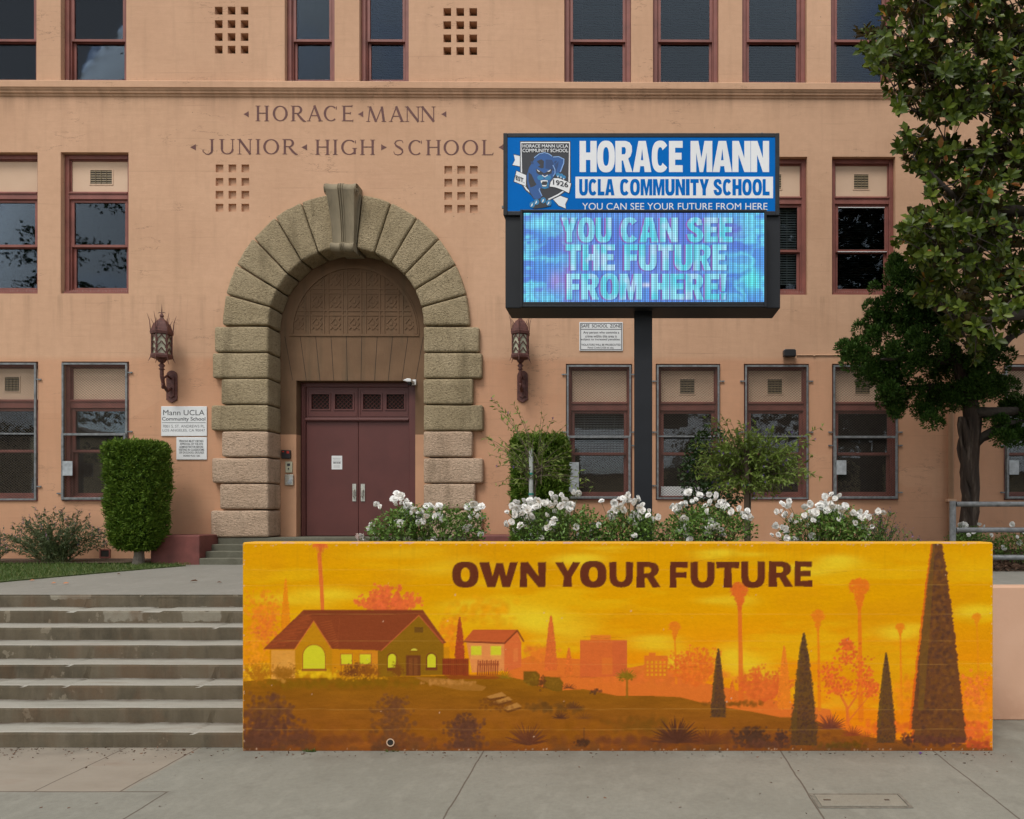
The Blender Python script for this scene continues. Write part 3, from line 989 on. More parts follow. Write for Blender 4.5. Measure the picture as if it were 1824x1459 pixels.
# keystone: a scrolled console
def keystone():
    zt, zb = B(616, 322, -.4)[1], B(616, 447, -.25)[1]
    wt, wb = .295, .20
    prof = []                                   # (projection, z) down the front
    h = zt - zb
    for i in range(11):                         # rolled top
        a = math.radians(100 - 105 * i / 10); r = .13
        prof.append((.26 + r * math.cos(a), zt - .13 + r * math.sin(a)))
    for s_ in np.linspace(.05, 1, 16):
        zz = zt - .145 - s_ * (h - .145 - .17)
        prof.append((.39 - .175 * math.sin(s_ * PI * .5) ** .9, zz))
    zc_ = zb + .085
    for i in range(12):                         # little bottom scroll
        a = math.radians(90 - 190 * i / 11); r = .085
        prof.append((.215 + r * math.cos(a), zc_ + r * math.sin(a)))
    us = np.linspace(-1, 1, 41)
    def relief(u):
        a = abs(u)
        if a > .90: return 0.0
        if a > .82: return -.012
        if a < .05: return .012
        if a < .10: return -.022
        if a < .17: return .006
        return -.016 - .020 * math.sin((a - .17) / .65 * PI)
    V, Fs = [], []
    n = len(us)
    for p, z in prof:
        f_ = (z - zb) / h
        wd = wb + (wt - wb) * max(0, min(1, f_)) ** 1.7
        if z < zb + .17: wd = wb * 1.12
        for u in us:
            V.append((AX - .02 + u * wd, -(p + relief(u)) , z))
    for i in range(len(prof) - 1):
        for k in range(n - 1):
            a = i * n + k
            Fs.append((a, a + 1, a + 1 + n, a + n))
    base = len(V)
    for p, z in prof:
        f_ = (z - zb) / h
        wd = wb + (wt - wb) * max(0, min(1, f_)) ** 1.7
        if z < zb + .17: wd = wb * 1.12
        V += [(AX - .02 - wd, .1, z), (AX - .02 + wd, .1, z)]
    for i in range(len(prof) - 1):
        Fs.append((base + 2 * i, i * n, (i + 1) * n, base + 2 * i + 2))
        Fs.append((i * n + n - 1, base + 2 * i + 1, base + 2 * i + 3, (i + 1) * n + n - 1))
    for i, fl in ((0, 1), (len(prof) - 1, 0)):
        r_ = [i * n + k for k in range(n)] + [base + 2 * i + 1, base + 2 * i]
        Fs.append(tuple(r_))
    mb = MB(); mb.add(V, Fs)
    # spiral on both cheeks
    for s_ in (-1, 1):
        x = AX - .02 + s_ * (wt + .001)
        pts = [(x, -.30 + (.115 - .10 * i / 40) * math.cos(i * .42), zt - .13 + (.115 - .10 * i / 40) * math.sin(i * .42)) for i in range(41)]
        mb.tube(pts, [.008] * 41, 6)
        mb.lathe([(.02, -.02), (.02, .02)], (x, -.30, zt - .13), 10)
    # block behind the console so that it joins the arch
    a = math.radians(82.9)
    xo, zo = RA * math.cos(a), AZ + RB * math.sin(a)
    xi, zi = RI * math.cos(a), AZ + RI * math.sin(a)
    mb.prism([(AX - xi, zi - .01), (AX + xi, zi - .01), (AX + xo, zo), (AX - xo, zo)], -.10, .43)
    return mb.build('keystone', M['key'], school)
keystone()

# ---------------- recessed wall with tympanum over the doors
RY = .43
DX0, DZ1 = B(528, 678, RY); DX1, _ = B(740, 678, RY)
mb = MB()
xs_ = sorted({AX - 1.75, AX + 1.75, DX0, DX1}); zsplit = B(600, 774, RY)[1]; ztop = AZ + RI + .3
mb.box(AX - 1.75, DX0, RY, RY + .3, zsplit, ztop)
mb.box(DX1, AX + 1.75, RY, RY + .3, zsplit, ztop)
mb.box(DX0, DX1, RY, RY + .3, DZ1, ztop)
mb.cur = 1
mb.box(AX - 1.75, DX0, RY - .002, RY + .3, FLOOR_Z, zsplit - .001)
mb.box(DX1, AX + 1.75, RY - .002, RY + .3, FLOOR_Z, zsplit - .001)
mb.build('recess_wall', [M['tymp'], M['jamb_low']], school)
# tympanum: moulded border and diaper pattern
TX, TZ = B(631, 595, RY); TR = (745 - 519) / 2 / F * (YF + RY + TILT * TX)
mb = MB()
def band(r0, r1, y0, n=36, sq=1.08):
    for i in range(n):
        a, b = PI * i / n, PI * (i + 1) / n
        q = [(TX + r * math.cos(t_), TZ + r * sq * math.sin(t_)) for r, t_ in ((r0, a), (r1, a), (r1, b), (r0, b))]
        mb.prism(q, y0, RY - .001)
band(TR - .055, TR, RY - .024); band(TR + .0, TR + .035, RY - .012)
mb.box(TX - TR - .03, TX + TR + .03, RY - .018, RY - .001, TZ - .045, TZ - .001)
ins = lambda x, z: math.hypot(x - TX, (z - TZ) / 1.08) < TR - .06
px_ = (YF + RY) / F
pw, ph = 33 * px_, 39 * px_
def clipped_bar(xa, za, xb, zb, w_, y0):
    """a raised fillet, in short pieces that stay inside the arch"""
    n = max(1, int(math.hypot(xb - xa, zb - za) / .035))
    dx, dz = (xb - xa) / n, (zb - za) / n
    l = math.hypot(dx, dz); nx, nz = -dz / l * w_ / 2, dx / l * w_ / 2
    run = None
    def flush(i0, i1):
        p0 = (xa + dx * i0, za + dz * i0); p1 = (xa + dx * i1, za + dz * i1)
        mb.prism([(p0[0] - nx, p0[1] - nz), (p1[0] - nx, p1[1] - nz), (p1[0] + nx, p1[1] + nz), (p0[0] + nx, p0[1] + nz)], y0, RY - .001)
    for i in range(n + 1):
        ok = i < n and ins(xa + dx * (i + .5), za + dz * (i + .5)) and za + dz * i > TZ - .01
        if ok and run is None: run = i
        if not ok and run is not None: flush(run, i); run = None
for k in range(-4, 4):
    x = TX + (k + .5) * pw
    for o_ in (-.045, .045): clipped_bar(x + o_, TZ, x + o_, TZ + 1.6, .028, RY - .013)
for k in range(1, 4):
    z = TZ + k * ph - .02
    for o_ in (-.045, .045): clipped_bar(TX - 1.4, z + o_, TX + 1.4, z + o_, .028, RY - .011)
for r_ in range(4):
    for c_ in range(-3, 4):
        x, z = TX + c_ * pw, TZ + (r_ + .5) * ph - .01
        a, b = pw * .27, ph * .27
        D = [(x, z - b), (x + a, z), (x, z + b), (x - a, z)]
        for p, q in zip(D, D[1:] + D[:1]): clipped_bar(*p, *q, .03, RY - .011)
        clipped_bar(x - .03, z, x + .03, z, .06, RY - .010)
        for sx in (-1, 1):
            for sz in (-1, 1):
                clipped_bar(x + sx * a, z + sz * b * .99, x + sx * a * .62, z + sz * b * .62, .022, RY - .012)
mb.build('tympanum_relief', M['tymp'], school)
# joints of the flat arch over the door
mb = MB()
z0, z1 = DZ1 + .002, TZ - .05
for k in range(-4, 6):
    xt = TX + (k - .5) * 27.3 * px_; xb = TX + (k - .5) * 24.2 * px_
    mb.add([(xb - .004, RY - .003, z0), (xb + .004, RY - .003, z0), (xt + .004, RY - .003, z1), (xt - .004, RY - .003, z1)], [(0, 1, 2, 3)])
mb.build('flat_arch_joints', M['dark'], school)

# ---------------- doors
DY = .73
dr = MB()
x0, x1 = DX0 + .003, DX1 - .003; zt = DZ1 - .003
lx0, lx1 = B(548, 0, DY)[0], B(731, 0, DY)[0]; lz = B(640, 752, DY)[1]
dr.box(x0, lx0, DY - .10, DY + .1, FLOOR_Z, zt); dr.box(lx1, x1, DY - .10, DY + .1, FLOOR_Z, zt)
dr.box(x0 + .07, lx0 - .06, DY - .13, DY - .101, FLOOR_Z, zt - .07); dr.box(lx1 + .02, x1 - .02, DY - .13, DY - .101, FLOOR_Z, zt - .07)
dr.box(lx0, lx1, DY - .10, DY + .1, B(0, 690, DY)[1], zt)
dr.box(lx0, lx1, DY - .10, DY + .1, lz, B(0, 745, DY)[1])
dr.box(lx0, lx1, DY - .125, DY - .101, lz + .02, lz + .055)
door = dr.build('entrance_door', M['door'], school, bevel=.008)
xmid = B(640.5, 0, DY)[0]
for a, b in ((lx0 + .004, xmid - .004), (xmid + .004, lx1 - .004)):
    m = MB(); m.box(a, b, DY - .06, DY - .01, FLOOR_Z + .01, lz - .004)
    m.build('door_leaf', M['door'], door, bevel=.004, segs=1)
    # transom panel with two little grilled openings
    za, zb = B(0, 745, DY)[1] + .002, B(0, 690, DY)[1] - .002
    m = MB(); hs = [((a + b) / 2 - .42, (a + b) / 2 - .06), ((a + b) / 2 + .06, (a + b) / 2 + .42)]
    hz0, hz1 = (za + zb) / 2 - .13, (za + zb) / 2 + .17
    m.box(a, b, DY - .06, DY - .02, za, hz0); m.box(a, b, DY - .06, DY - .02, hz1, zb)
    m.box(a, hs[0][0], DY - .06, DY - .02, hz0, hz1); m.box(hs[0][1], hs[1][0], DY - .06, DY - .02, hz0, hz1); m.box(hs[1][1], b, DY - .06, DY - .02, hz0, hz1)
    ring(m, a + .02, b - .02, za + .03, zb - .03, .02, DY - .07, DY - .061)
    for p, q in hs: ring(m, p - .03, q + .03, hz0 - .03, hz1 + .03, .03, DY - .075, DY - .0605)
    m.build('transom_panel', M['door'], door)
    for p, q in hs:
        m = MB(); n = 5
        for k in range(-n, n + 1):
            for s_ in (1, -1):
                pts = []
                for t_ in np.linspace(0, 1, 13):
                    x = p + (q - p) * t_; z = (hz0 + hz1) / 2 + s_ * (t_ - .5) * (hz1 - hz0) * 1.2 + k * .085
                    if hz0 < z < hz1: pts.append((x, DY - .04 + .004 * s_, z))
                if len(pts) > 1: m.tube([pts[0], pts[-1]], .006, 5)
        m.cur = 1; m.box(p, q, DY - .019, DY - .017, hz0, hz1)
        m.build('transom_grille', [M['door'], M['dark']], door)
m = MB()
for pa, pb in ((628.5, 635), (643.5, 650.5)):
    x0, z1 = B(pa, 862, DY - .06); x1, z0 = B(pb, 893, DY - .06)
    m = MB(); m.box(x0, x1, DY - .075, DY - .061, z0, z1)
    xc = (x0 + x1) / 2
    m.tube([(xc, DY - .076, z1 - .12), (xc, DY - .125, z1 - .14), (xc, DY - .125, z0 + .10), (xc, DY - .076, z0 + .08)], .014, 8)
    m.cur = 1; m.lathe([(.018, 0), (.018, .01)], (xc, DY - .08, z0 + .045), 10)
    m.build('pull_handle', [M['steel'], M['ink']], door)
m = MB(); m.box(DX0, DX1, DY + .11, DY + .13, FLOOR_Z, DZ1); m.build('door_backing', M['dark'], door)
mb = MB(); mb.box(AX - 1.75, AX + 1.75, .0, .9, FLOOR_Z - .1, FLOOR_Z - .003); 
M['step'] = None

# ================================================================ things fixed to the school wall
def on_wall(name, label, cat, px, py, dy=0.0, group=None):
    x, z = B(px, py, dy)
    c, s_ = math.cos(TILT), math.sin(TILT)
    return thing(name, label, cat, (x * c - dy * s_, YF + x * s_ + dy * c, z), TILT, group), x, z

def lantern(px, label):
    root, _, _ = on_wall('wall_lantern', label, 'lantern', px, 690, -.003, 'iron lanterns beside the entrance arch')
    U = 1 / 90.7
    m = MB(); h = 28 * U; wd = .105
    a = [(-wd, -h * .8), (0, -h), (wd, -h * .8)] + [(wd * math.cos(t_), h * .72 + wd * math.sin(t_)) for t_ in np.linspace(0, PI, 9)]
    m.prism(a, -.03, 0); 
    m.prism([(x * .6, z * .72) for x, z in a], -.05, -.031)
    m.build('backplate', M['lantern'], root, bevel=.006, segs=1)
    L = -.33
    m = MB()
    m.tube([(0, -.04, -.02), (0, -.16, -.10), (0, -.27, -.02), (0, L, .16), (0, L, .30), (0, L, .46)], [.025, .03, .03, .035, .032, .028], 8)
    m.tube([(0, -.05, .16), (0, -.16, .20), (0, -.26, .14), (0, -.30, .02), (0, -.29, -.08)], [.018, .022, .02, .016, .01], 8)
    m.lathe([(.015, 0), (.055, .03), (.03, .06), (.06, .10), (.03, .14)], (0, L, .26), 10)
    m.lathe([(.005, -.02), (.022, 0), (.018, .05), (.03, .08)], (0, L + .02, -.06), 8)
    m.build('bracket_arm', M['lantern'], root, smooth=True)
    z0 = .50; z1 = .98
    R0 = .215
    m = MB(); a0 = PI / 6
    m.lathe([(.06, -.08), (.10, -.03), (.215, 0), (.225, .04), (.215, .075), (.185, .08)], (0, L, z0), 6, a0)
    m.lathe([(.19, -.04), (.225, -.03), (.235, .02), (.215, .03)], (0, L, z1), 6, a0)
    for k in range(6):
        a = a0 + k * PI / 3
        x, y = .195 * math.cos(a), .195 * math.sin(a)
        m.tube([(x, L + y, z0 + .07), (x, L + y, z1 - .03)], .017, 6)
    for k in range(6):
        a = a0 + k * PI / 3 + PI / 6
        for q in (-1, 1):
            x, y = .215 * math.cos(a0 + k * PI / 3) , .215 * math.sin(a0 + k * PI / 3)
        ap = .195 * math.cos(PI / 6) + .004
        for j in range(3):
            zz = z0 + .10 + j * .125
            for q in (-1, 1):
                pts = []
                for f_ in (0, .5, 1):
                    off = q * (.075 - .072 * f_ ** .7); z = zz + .085 * f_
                    pts.append((ap * math.cos(a) - off * math.sin(a), L + ap * math.sin(a) + off * math.cos(a), z))
                m.tube(pts, .011, 5)
                o2 = q * .075
                m.tube([(ap * math.cos(a) - o2 * math.sin(a), L + ap * math.sin(a) + o2 * math.cos(a), zz - .05), pts[0]], .010, 5)
    kids = [m.build('cage', M['lantern'], root)]
    m = MB(); m.lathe([(.178, z0 + .078), (.178, z1 - .035)], (0, L, 0), 6, a0); kids.append(m.build('glass', M['lantern_glass'], root))
    m = MB()
    m.lathe([(.215, 0), (.20, .05), (.165, .13), (.12, .19), (.05, .24), (.03, .27), (.045, .30), (.02, .34)], (0, L, z1 + .03), 6, a0)
    kids.append(m.build('roof', M['lantern'], root))
    m = MB()
    m.tube([(0, L, z1 + .35), (0, L, z1 + .44), (0, L, z1 + .56)], [.014, .01, .002], 6)
    for k in range(6):
        a = a0 + k * PI / 3
        c, s_ = math.cos(a), math.sin(a)
        m.tube([(r * c, L + r * s_, z) for r, z in ((.215, z1), (.225, z1 + .12), (.235, z1 + .22), (.285, z1 + .36))], [.012, .010, .008, .002], 5)
        m.tube([(r * c, L + r * s_, z) for r, z in ((.20, z1 + .06), (.16, z1 + .17), (.21, z1 + .26))], [.010, .008, .002], 5)
        m.tube([(r * c, L + r * s_, z) for r, z in ((.215, z0 + .02), (.235, z0 - .03), (.265, z0 - .075))], [.010, .008, .002], 5)
    for q in (-1, 1):
        m.tube([(0, L, z1 + .38), (q * .05, L, z1 + .40), (q * .09, L, z1 + .38)], [.008, .008, .003], 5)
    kids.append(m.build('spikes', M['lantern'], root))
    for o in kids: o.scale = (.84, .84, 1); o.location.y = L * .16
lantern(307, 'maroon wrought iron lantern on the wall above the white school name sign')
lantern(931, 'maroon wrought iron lantern right of the stone arch under the electronic sign')

def wall_sign(name, label, cat, a, t_, b, u, lines, rule=None, border=False, mat_=None):
    root, x, z = on_wall(name, label, cat, (a + b) / 2, (t_ + u) / 2, -.004)
    s = (YF) / F
    wd, h = (b - a) * s, (u - t_) * s
    m = MB(); m.box(-wd / 2, wd / 2, -.018, 0, -h / 2, h / 2); m.build('panel', mat_ or M['white'], root, bevel=.012, segs=2)
    for mt, grp in lines.items():
        for txt, p0, p1, q0, q1, bd in grp:
            m = MB()
            add_text(m, txt, (p0 - (a + b) / 2) * s, (p1 - (a + b) / 2) * s, ((t_ + u) / 2 - q1) * s, ((t_ + u) / 2 - q0) * s, -.0195, bd)
            m.build('text_line', M[mt], root)
    if rule or border:
        m = MB()
        for r_ in (rule or []): m.box((r_[0] - (a + b) / 2) * s, (r_[1] - (a + b) / 2) * s, -.0196, -.0185, ((t_ + u) / 2 - r_[2] - r_[3]) * s, ((t_ + u) / 2 - r_[2]) * s)
        if border: ring(m, -wd / 2 + .02, wd / 2 - .02, -h / 2 + .02, h / 2 - .02, .013, -.0197, -.0185)
        m.build('border', M['ink'], root)
wall_sign('name_sign', 'larger white sign left of the arch, with the school name and address', 'sign', 288, 724, 369, 777,
          {'ink': [('Mann UCLA', 292, 365, 730.5, 740, .0), ('Community School', 290, 366.5, 743, 751.5, .010)],
           'greyink': [('7001 S. ST. ANDREWS PL.', 291, 366, 757, 762, .0), ('LOS ANGELES, CA 90047', 291, 366, 764.5, 769.5, .0)]},
          rule=[(290, 367, 752.8, .8)])
wall_sign('visitor_notice', 'small white visitor notice with bold black capitals below the school name sign', 'sign', 315, 779, 369, 819,
          {'ink': [('PERSONS MUST OBTAIN', 320.5, 363, 784, 788, .014), ('APPROVAL OF THE SITE', 321.5, 362.5, 789.2, 793, .014), ('ADMINISTRATOR BEFORE', 320.5, 363, 794.4, 798.2, .014),
                   ('VISITING IN CLASSROOMS', 319.5, 364.5, 799.4, 803.4, .014), ('OR ON SCHOOL GROUNDS', 320.5, 364, 804.4, 808.2, .014), ('BOARD RULE 1265', 328, 357, 810.4, 813.4, .014)]})
wall_sign('safe_zone_sign', 'black bordered safe school zone notice on the wall right of the lantern', 'sign', 1032, 574, 1109.5, 625.5,
          {'ink': [('SAFE  SCHOOL  ZONE', 1035.5, 1106, 578, 584, .016), ('Any person who commits a', 1039, 1103, 590.5, 596, .012), ('crime within this area is', 1042.5, 1098.5, 597, 601.8, .012),
                   ('subject to increased penalties.', 1035, 1105, 603, 607.8, .012), ('VIOLATORS WILL BE PROSECUTED', 1035.5, 1105.5, 612.8, 616.3, .014), ('Penal Code § 626 et seq.', 1047, 1093.5, 618, 622, .01)]},
          rule=[(1034, 1107.5, 586.5, 1.1)], border=True)

x0, z0 = B(178, 994, 0); x1, z1 = B(197, 978, 0)
m = MB(); ring(m, x0, x1, z0, z1, .025, -.015, -.001); m.cur = 1; m.box(x0 + .025, x1 - .025, -.006, -.001, z0 + .025, z1 - .025)
m.build('crawl_vent', [M['frame'], M['dark']], school)
root, _, _ = on_wall('floodlight', 'small black floodlight on the wall above the third guarded window', 'floodlight', 1404, 631, -.004)
m = MB(); m.box(-.09, .09, -.03, 0, -.05, .06); m.build('mounting_box', M['black'], root, bevel=.01)
m = MB(); m.prism([(-.12, -.07), (.12, -.07), (.12, .05), (.09, .07), (-.09, .07), (-.12, .05)], -.16, -.035); m.build('lamp_head', M['black'], root, bevel=.012)
root, _, _ = on_wall('electrical_conduit', 'thin painted conduit running right from the floodlight along the wall', 'conduit', 1412, 632.5, -.015)
m = MB(); m.tube([(.08, 0, 0), (4.6, 0, .01)], .012, 6)
for k in range(6): m.box(.4 + k * .75, .44 + k * .75, -.016, .012, -.02, .02)
m.build('conduit_run', M['pipe'], root)

x0, zt = B(1694, 170, -.06); _, zb = B(1694, 1000, -.06)
root, _, _ = on_wall('downspout', 'peach painted rain pipe on the wall behind the dark twisted tree', 'downspout', 1694, 1000, -.07)
H_ = Z_T - zb
m = MB(); m.tube([(0, 0, 0), (0, 0, H_ * .5), (0, 0, H_)], .055, 10); m.build('pipe', M['pipe'], root, smooth=True)
for f_ in (.08, .34, .60, .86):
    m = MB(); m.box(-.085, .085, -.062, .068, H_ * f_, H_ * f_ + .05); m.build('pipe_bracket', M['pipe'], root)

# devices in the doorway (on the recess wall)
root, _, _ = on_wall('card_reader', 'black card reader with red marks, topmost device on the left doorway jamb', 'card reader', 511.5, 810, RY - .004)
m = MB(); m.box(-.095, .085, -.06, 0, -.085, .09); m.build('case', M['black'], root, bevel=.012)
m = MB(); m.box(.02, .07, -.064, -.061, .02, .07); m.box(-.07, -.03, -.064, -.061, .045, .07); m.build('red_marks', M['red_led'], root)
root, _, _ = on_wall('intercom', 'pale metal intercom between the card reader and the steel box on the jamb', 'intercom', 515.5, 832, RY - .004)
m = MB(); m.box(-.07, .07, -.03, 0, -.115, .11); m.build('plate', M['lantern_glass'], root, bevel=.01)
m = MB(); m.box(-.03, .03, -.034, -.031, .02, .07); m.box(-.012, .012, -.036, -.031, -.05, -.02); m.build('speaker_slot', M['ink'], root)
root, _, _ = on_wall('steel_box', 'square brushed steel box, lowest device on the left doorway jamb', 'box', 516.5, 854, RY - .004)
m = MB(); m.box(-.085, .085, -.05, 0, -.12, .10); m.build('case', M['steel'], root, bevel=.012)
m = MB(); m.prism([(-.05, -.09), (.06, -.09), (.06, .06)], -.054, -.051); m.build('cover_plate', M['galv_plate'], root)
root, _, _ = on_wall('security_camera', 'white security camera under the stone at the right top of the doors', 'camera', 737, 684, RY - .004)
m = MB(); m.box(-.06, .06, -.05, 0, -.03, .08); m.box(-.03, .03, -.12, -.051, .0, .05); m.build('mount', M['white'], root, bevel=.01)
m = MB(); m.prism([(-.15, .03), (-.06, .0), (.02, .0), (.02, .06), (-.06, .07)], -.26, -.08); m.build('housing', M['white'], root, bevel=.012)
m = MB(); m.lathe([(.001, -.06), (.035, -.05), (.05, -.02), (.05, 0)], (-.03, -.17, .0), 12); m.build('lens_dome', M['black'], root, smooth=True)
root, _, _ = on_wall('door_notice', 'white paper notice taped on the left leaf of the maroon doors', 'notice', 600.5, 824, DY - .063)
m = MB(); m.box(-.108, .108, -.002, 0, -.14, .14); m.build('paper', M['white'], root)
m = MB()
for k, (a, b) in enumerate(((-.08, .08), (-.07, .07), (-.085, .085))): m.box(a, b, -.0035, -.0025, .085 - k * .035, .091 - k * .035)
for a, b in ((-.075, -.02), (-.01, .02), (.03, .075)): m.box(a, b, -.0035, -.0025, -.02, .005)
for k in range(3): m.box(-.07, .06, -.0035, -.0025, -.06 - k * .02, -.057 - k * .02)
m.build('writing', M['greyink'], root)

# ================================================================ SETTING: ground, pavement, steps, terrace
def concrete(name, c1, c2, dirt, dk=.5, bumpy=.25, rust=0.0, stretch=(1, 1, 1)):
    t = NT(name)
    g = t.noise(.8, 6, .6)
    col = t.ramp(g, [(.3, c1), (.7, c2)])
    f = t.noise(3.2, 6, .65, t.co(stretch))
    col = t.mix(t.rng(f, .52, .75, 0, dk), col, dirt)
    sp = t.math('MULTIPLY', t.rng(t.voronoi(4.5), .045, .03), t.rng(t.noise(3.3, 2), .48, .54))
    col = t.mix(t.math('MULTIPLY', sp, .65), col, mul(dirt, .5))
    gv = t.n.new('ShaderNodeTexVoronoi'); gv.inputs['Scale'].default_value = 2.1
    t.l.new(t.co((1, .8, 1)), gv.inputs['Vector'])
    gs = t.n.new('ShaderNodeSeparateColor'); t.l.new(gv.outputs['Color'], gs.inputs[0])
    gum = t.math('MULTIPLY', t.rng(gv.outputs['Distance'], .058, .042), t.rng(gs.outputs[0], .50, .51))
    col = t.mix(t.math('MULTIPLY', gum, .8), col, mul(dirt, .55))
    if rust:
        rf = t.noise(2.2, 5, .6, t.co((.5, 1.5, 1)))
        col = t.mix(t.rng(rf, .56, .72, 0, rust), col, (.22, .12, .07))
    grain = t.noise(160, 2)
    med = t.noise(22, 5, .65)
    col = t.mix(t.rng(med, .40, .66, 0, .30), col, mul(dirt, 1.2))
    wear = t.noise(5.5, 5, .6, t.co((1, .6, 1)))
    col = t.mix(t.rng(wear, .52, .66, 0, .22), col, mul(c2, 1.25))
    col = t.mix(t.rng(grain, .35, .65, 0, .30), col, mul(dirt, .8))
    t.set(col, .85, spec=.3)
    n = t.bump(grain, bumpy * .5, .003)
    t.bump(t.noise(9, 5), bumpy, .006, n)
    return t
t = concrete('sidewalk_concrete', (.208, .206, .172), (.270, .266, .225), (.125, .12, .098), .5)
xyz = t.sep()
# warm, dirtier apron at the foot of the steps
ap = t.math('MULTIPLY', t.math('MULTIPLY', t.rng(xyz[1], 6.22, 6.26), t.rng(xyz[0], -4.24, -4.29)), 0.8)
base = t.p.inputs['Base Color'].links[0].from_socket
col = t.mix(ap, base, t.ramp(t.noise(2.0, 6, .6, t.co((.6, 1.4, 1))), [(.3, (.235, .195, .15)), (.55, (.28, .24, .19)), (.75, (.235, .17, .125))]))
edge = t.math('MULTIPLY', t.rng(xyz[1], 6.85, 7.3), t.rng(t.noise(3, 5), .38, .6))
col = t.mix(t.math('MULTIPLY', edge, .45), col, (.14, .125, .10))
# joints and one crack: x of the long joints, y of the cross joint
jw = t.math('MULTIPLY', t.math('SUBTRACT', t.noise(3, 4), .5), .03)
def joint(v, at, w_, m=None):
    global col
    d = t.math('ABSOLUTE', t.math('SUBTRACT', t.math('ADD', v, jw), at))
    k = t.rng(d, w_, w_ * .35)
    if m is not None: k = t.math('MULTIPLY', k, m)
    col = t.mix(t.math('MULTIPLY', k, .8), col, (.075, .055, .04))
    return k
ks = [joint(xyz[0], -1.41, .010), joint(xyz[0], 1.53, .011), joint(xyz[0], 3.04, .011), joint(xyz[0], 4.6, .011)]
far = t.rng(xyz[1], 6.23, 6.25)
ks += [joint(xyz[0], -4.29, .012, far), joint(xyz[0], -5.02, .010, far), joint(xyz[0], -3.88, .012, t.rng(xyz[1], 6.25, 6.23))]
ck = t.math('ABSOLUTE', t.math('SUBTRACT', t.noise(.45, 6, .6), .5))
ck = t.math('MULTIPLY', t.rng(ck, .0032, .001), t.rng(t.noise(.5, 2), .50, .56))
ks += [joint(xyz[1], 6.24, .013, t.rng(xyz[0], -3.84, -3.9)), joint(xyz[1], 3.4, .012)]
t.set(col)
h = ks[0]
for k in ks[1:]: h = t.math('MAXIMUM', h, k)
t.bump(h, -.5, .01, t.p.inputs['Normal'].links[0].from_socket)
M['sidewalk'] = t.m
M['curb'] = concrete('kerb_concrete', (.28, .27, .24), (.34, .33, .30), (.15, .14, .12)).m
t = concrete('terrace_concrete', (.222, .218, .190), (.275, .268, .236), (.15, .14, .12), .35)
M['terrace'] = t.m
# stair concrete: dirty risers, paler worn treads, two patches of newer mortar
t = NT('stained_stair_concrete')
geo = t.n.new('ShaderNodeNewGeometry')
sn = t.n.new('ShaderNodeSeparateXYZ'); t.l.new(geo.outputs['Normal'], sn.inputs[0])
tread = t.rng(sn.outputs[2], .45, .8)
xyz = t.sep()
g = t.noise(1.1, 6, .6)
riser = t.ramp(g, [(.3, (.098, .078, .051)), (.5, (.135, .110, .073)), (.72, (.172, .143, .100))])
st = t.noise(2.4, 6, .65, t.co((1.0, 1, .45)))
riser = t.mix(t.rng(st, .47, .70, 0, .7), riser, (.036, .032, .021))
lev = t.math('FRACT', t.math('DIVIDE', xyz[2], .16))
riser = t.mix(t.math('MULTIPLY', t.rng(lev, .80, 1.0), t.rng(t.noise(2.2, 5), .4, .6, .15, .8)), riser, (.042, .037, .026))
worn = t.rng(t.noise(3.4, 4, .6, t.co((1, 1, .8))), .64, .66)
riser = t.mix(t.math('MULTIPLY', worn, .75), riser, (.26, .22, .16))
def patch(x0, x1, z0, z1):
    wob = t.math('MULTIPLY', t.math('SUBTRACT', t.noise(9, 3), .5), .10)
    xx, zz = t.math('ADD', xyz[0], wob), t.math('ADD', xyz[2], wob)
    k = t.math('MULTIPLY', t.math('MULTIPLY', t.rng(xx, x0, x0 + .02), t.rng(xx, x1, x1 - .02)), t.math('MULTIPLY', t.rng(zz, z0, z0 + .01), t.rng(zz, z1, z1 - .01)))
    return k
pk = t.math('MAXIMUM', patch(-5.62, -5.12, .975, 1.12), t.math('MULTIPLY', patch(-6.62, -6.10, .97, 1.12), t.rng(t.noise(6, 3), .42, .5)))
pk = t.math('MAXIMUM', pk, patch(-7.55, -7.0, 1.215, 1.30))
riser = t.mix(pk, riser, (.27, .245, .19))
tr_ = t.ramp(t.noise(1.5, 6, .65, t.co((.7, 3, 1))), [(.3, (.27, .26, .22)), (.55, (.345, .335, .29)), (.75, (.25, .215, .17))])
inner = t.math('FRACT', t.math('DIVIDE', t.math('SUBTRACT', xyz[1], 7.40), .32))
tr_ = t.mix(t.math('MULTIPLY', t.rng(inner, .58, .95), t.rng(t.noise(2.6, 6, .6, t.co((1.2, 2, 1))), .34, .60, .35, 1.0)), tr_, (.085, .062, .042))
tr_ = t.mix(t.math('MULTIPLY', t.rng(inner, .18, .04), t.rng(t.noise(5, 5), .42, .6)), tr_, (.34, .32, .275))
rust = t.rng(t.noise(1.7, 6, .62, t.co((1.0, 1, .5))), .50, .64)
riser = t.mix(t.math('MULTIPLY', rust, .6), riser, (.145, .088, .050))
vs = t.rng(t.noise(1.0, 5, .6, t.co((9, 1, .8))), .50, .62)
riser = t.mix(t.math('MULTIPLY', vs, .22), riser, (.20, .17, .125))
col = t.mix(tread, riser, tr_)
grain = t.noise(120, 3)
col = t.mix(t.rng(grain, .3, .7, 0, .25), col, (.10, .09, .07))
t.set(col, .88, spec=.25)
n = t.bump(grain, .25, .004); t.bump(t.noise(7, 6, .65), .5, .012, n)
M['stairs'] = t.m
t = concrete('entrance_step_concrete', (.125, .122, .088), (.175, .17, .13), (.075, .07, .05), .5)
M['step'] = t.m
t = concrete('asphalt', (.045, .045, .046), (.06, .06, .06), (.03, .03, .03), .5); M['asphalt'] = t.m
t = NT('dry_soil'); t.set(t.ramp(t.noise(9, 6), [(.3, (.04, .026, .016)), (.7, (.09, .06, .038))]), .95); t.bump(t.noise(20, 5), .8, .03); M['soil'] = t.m
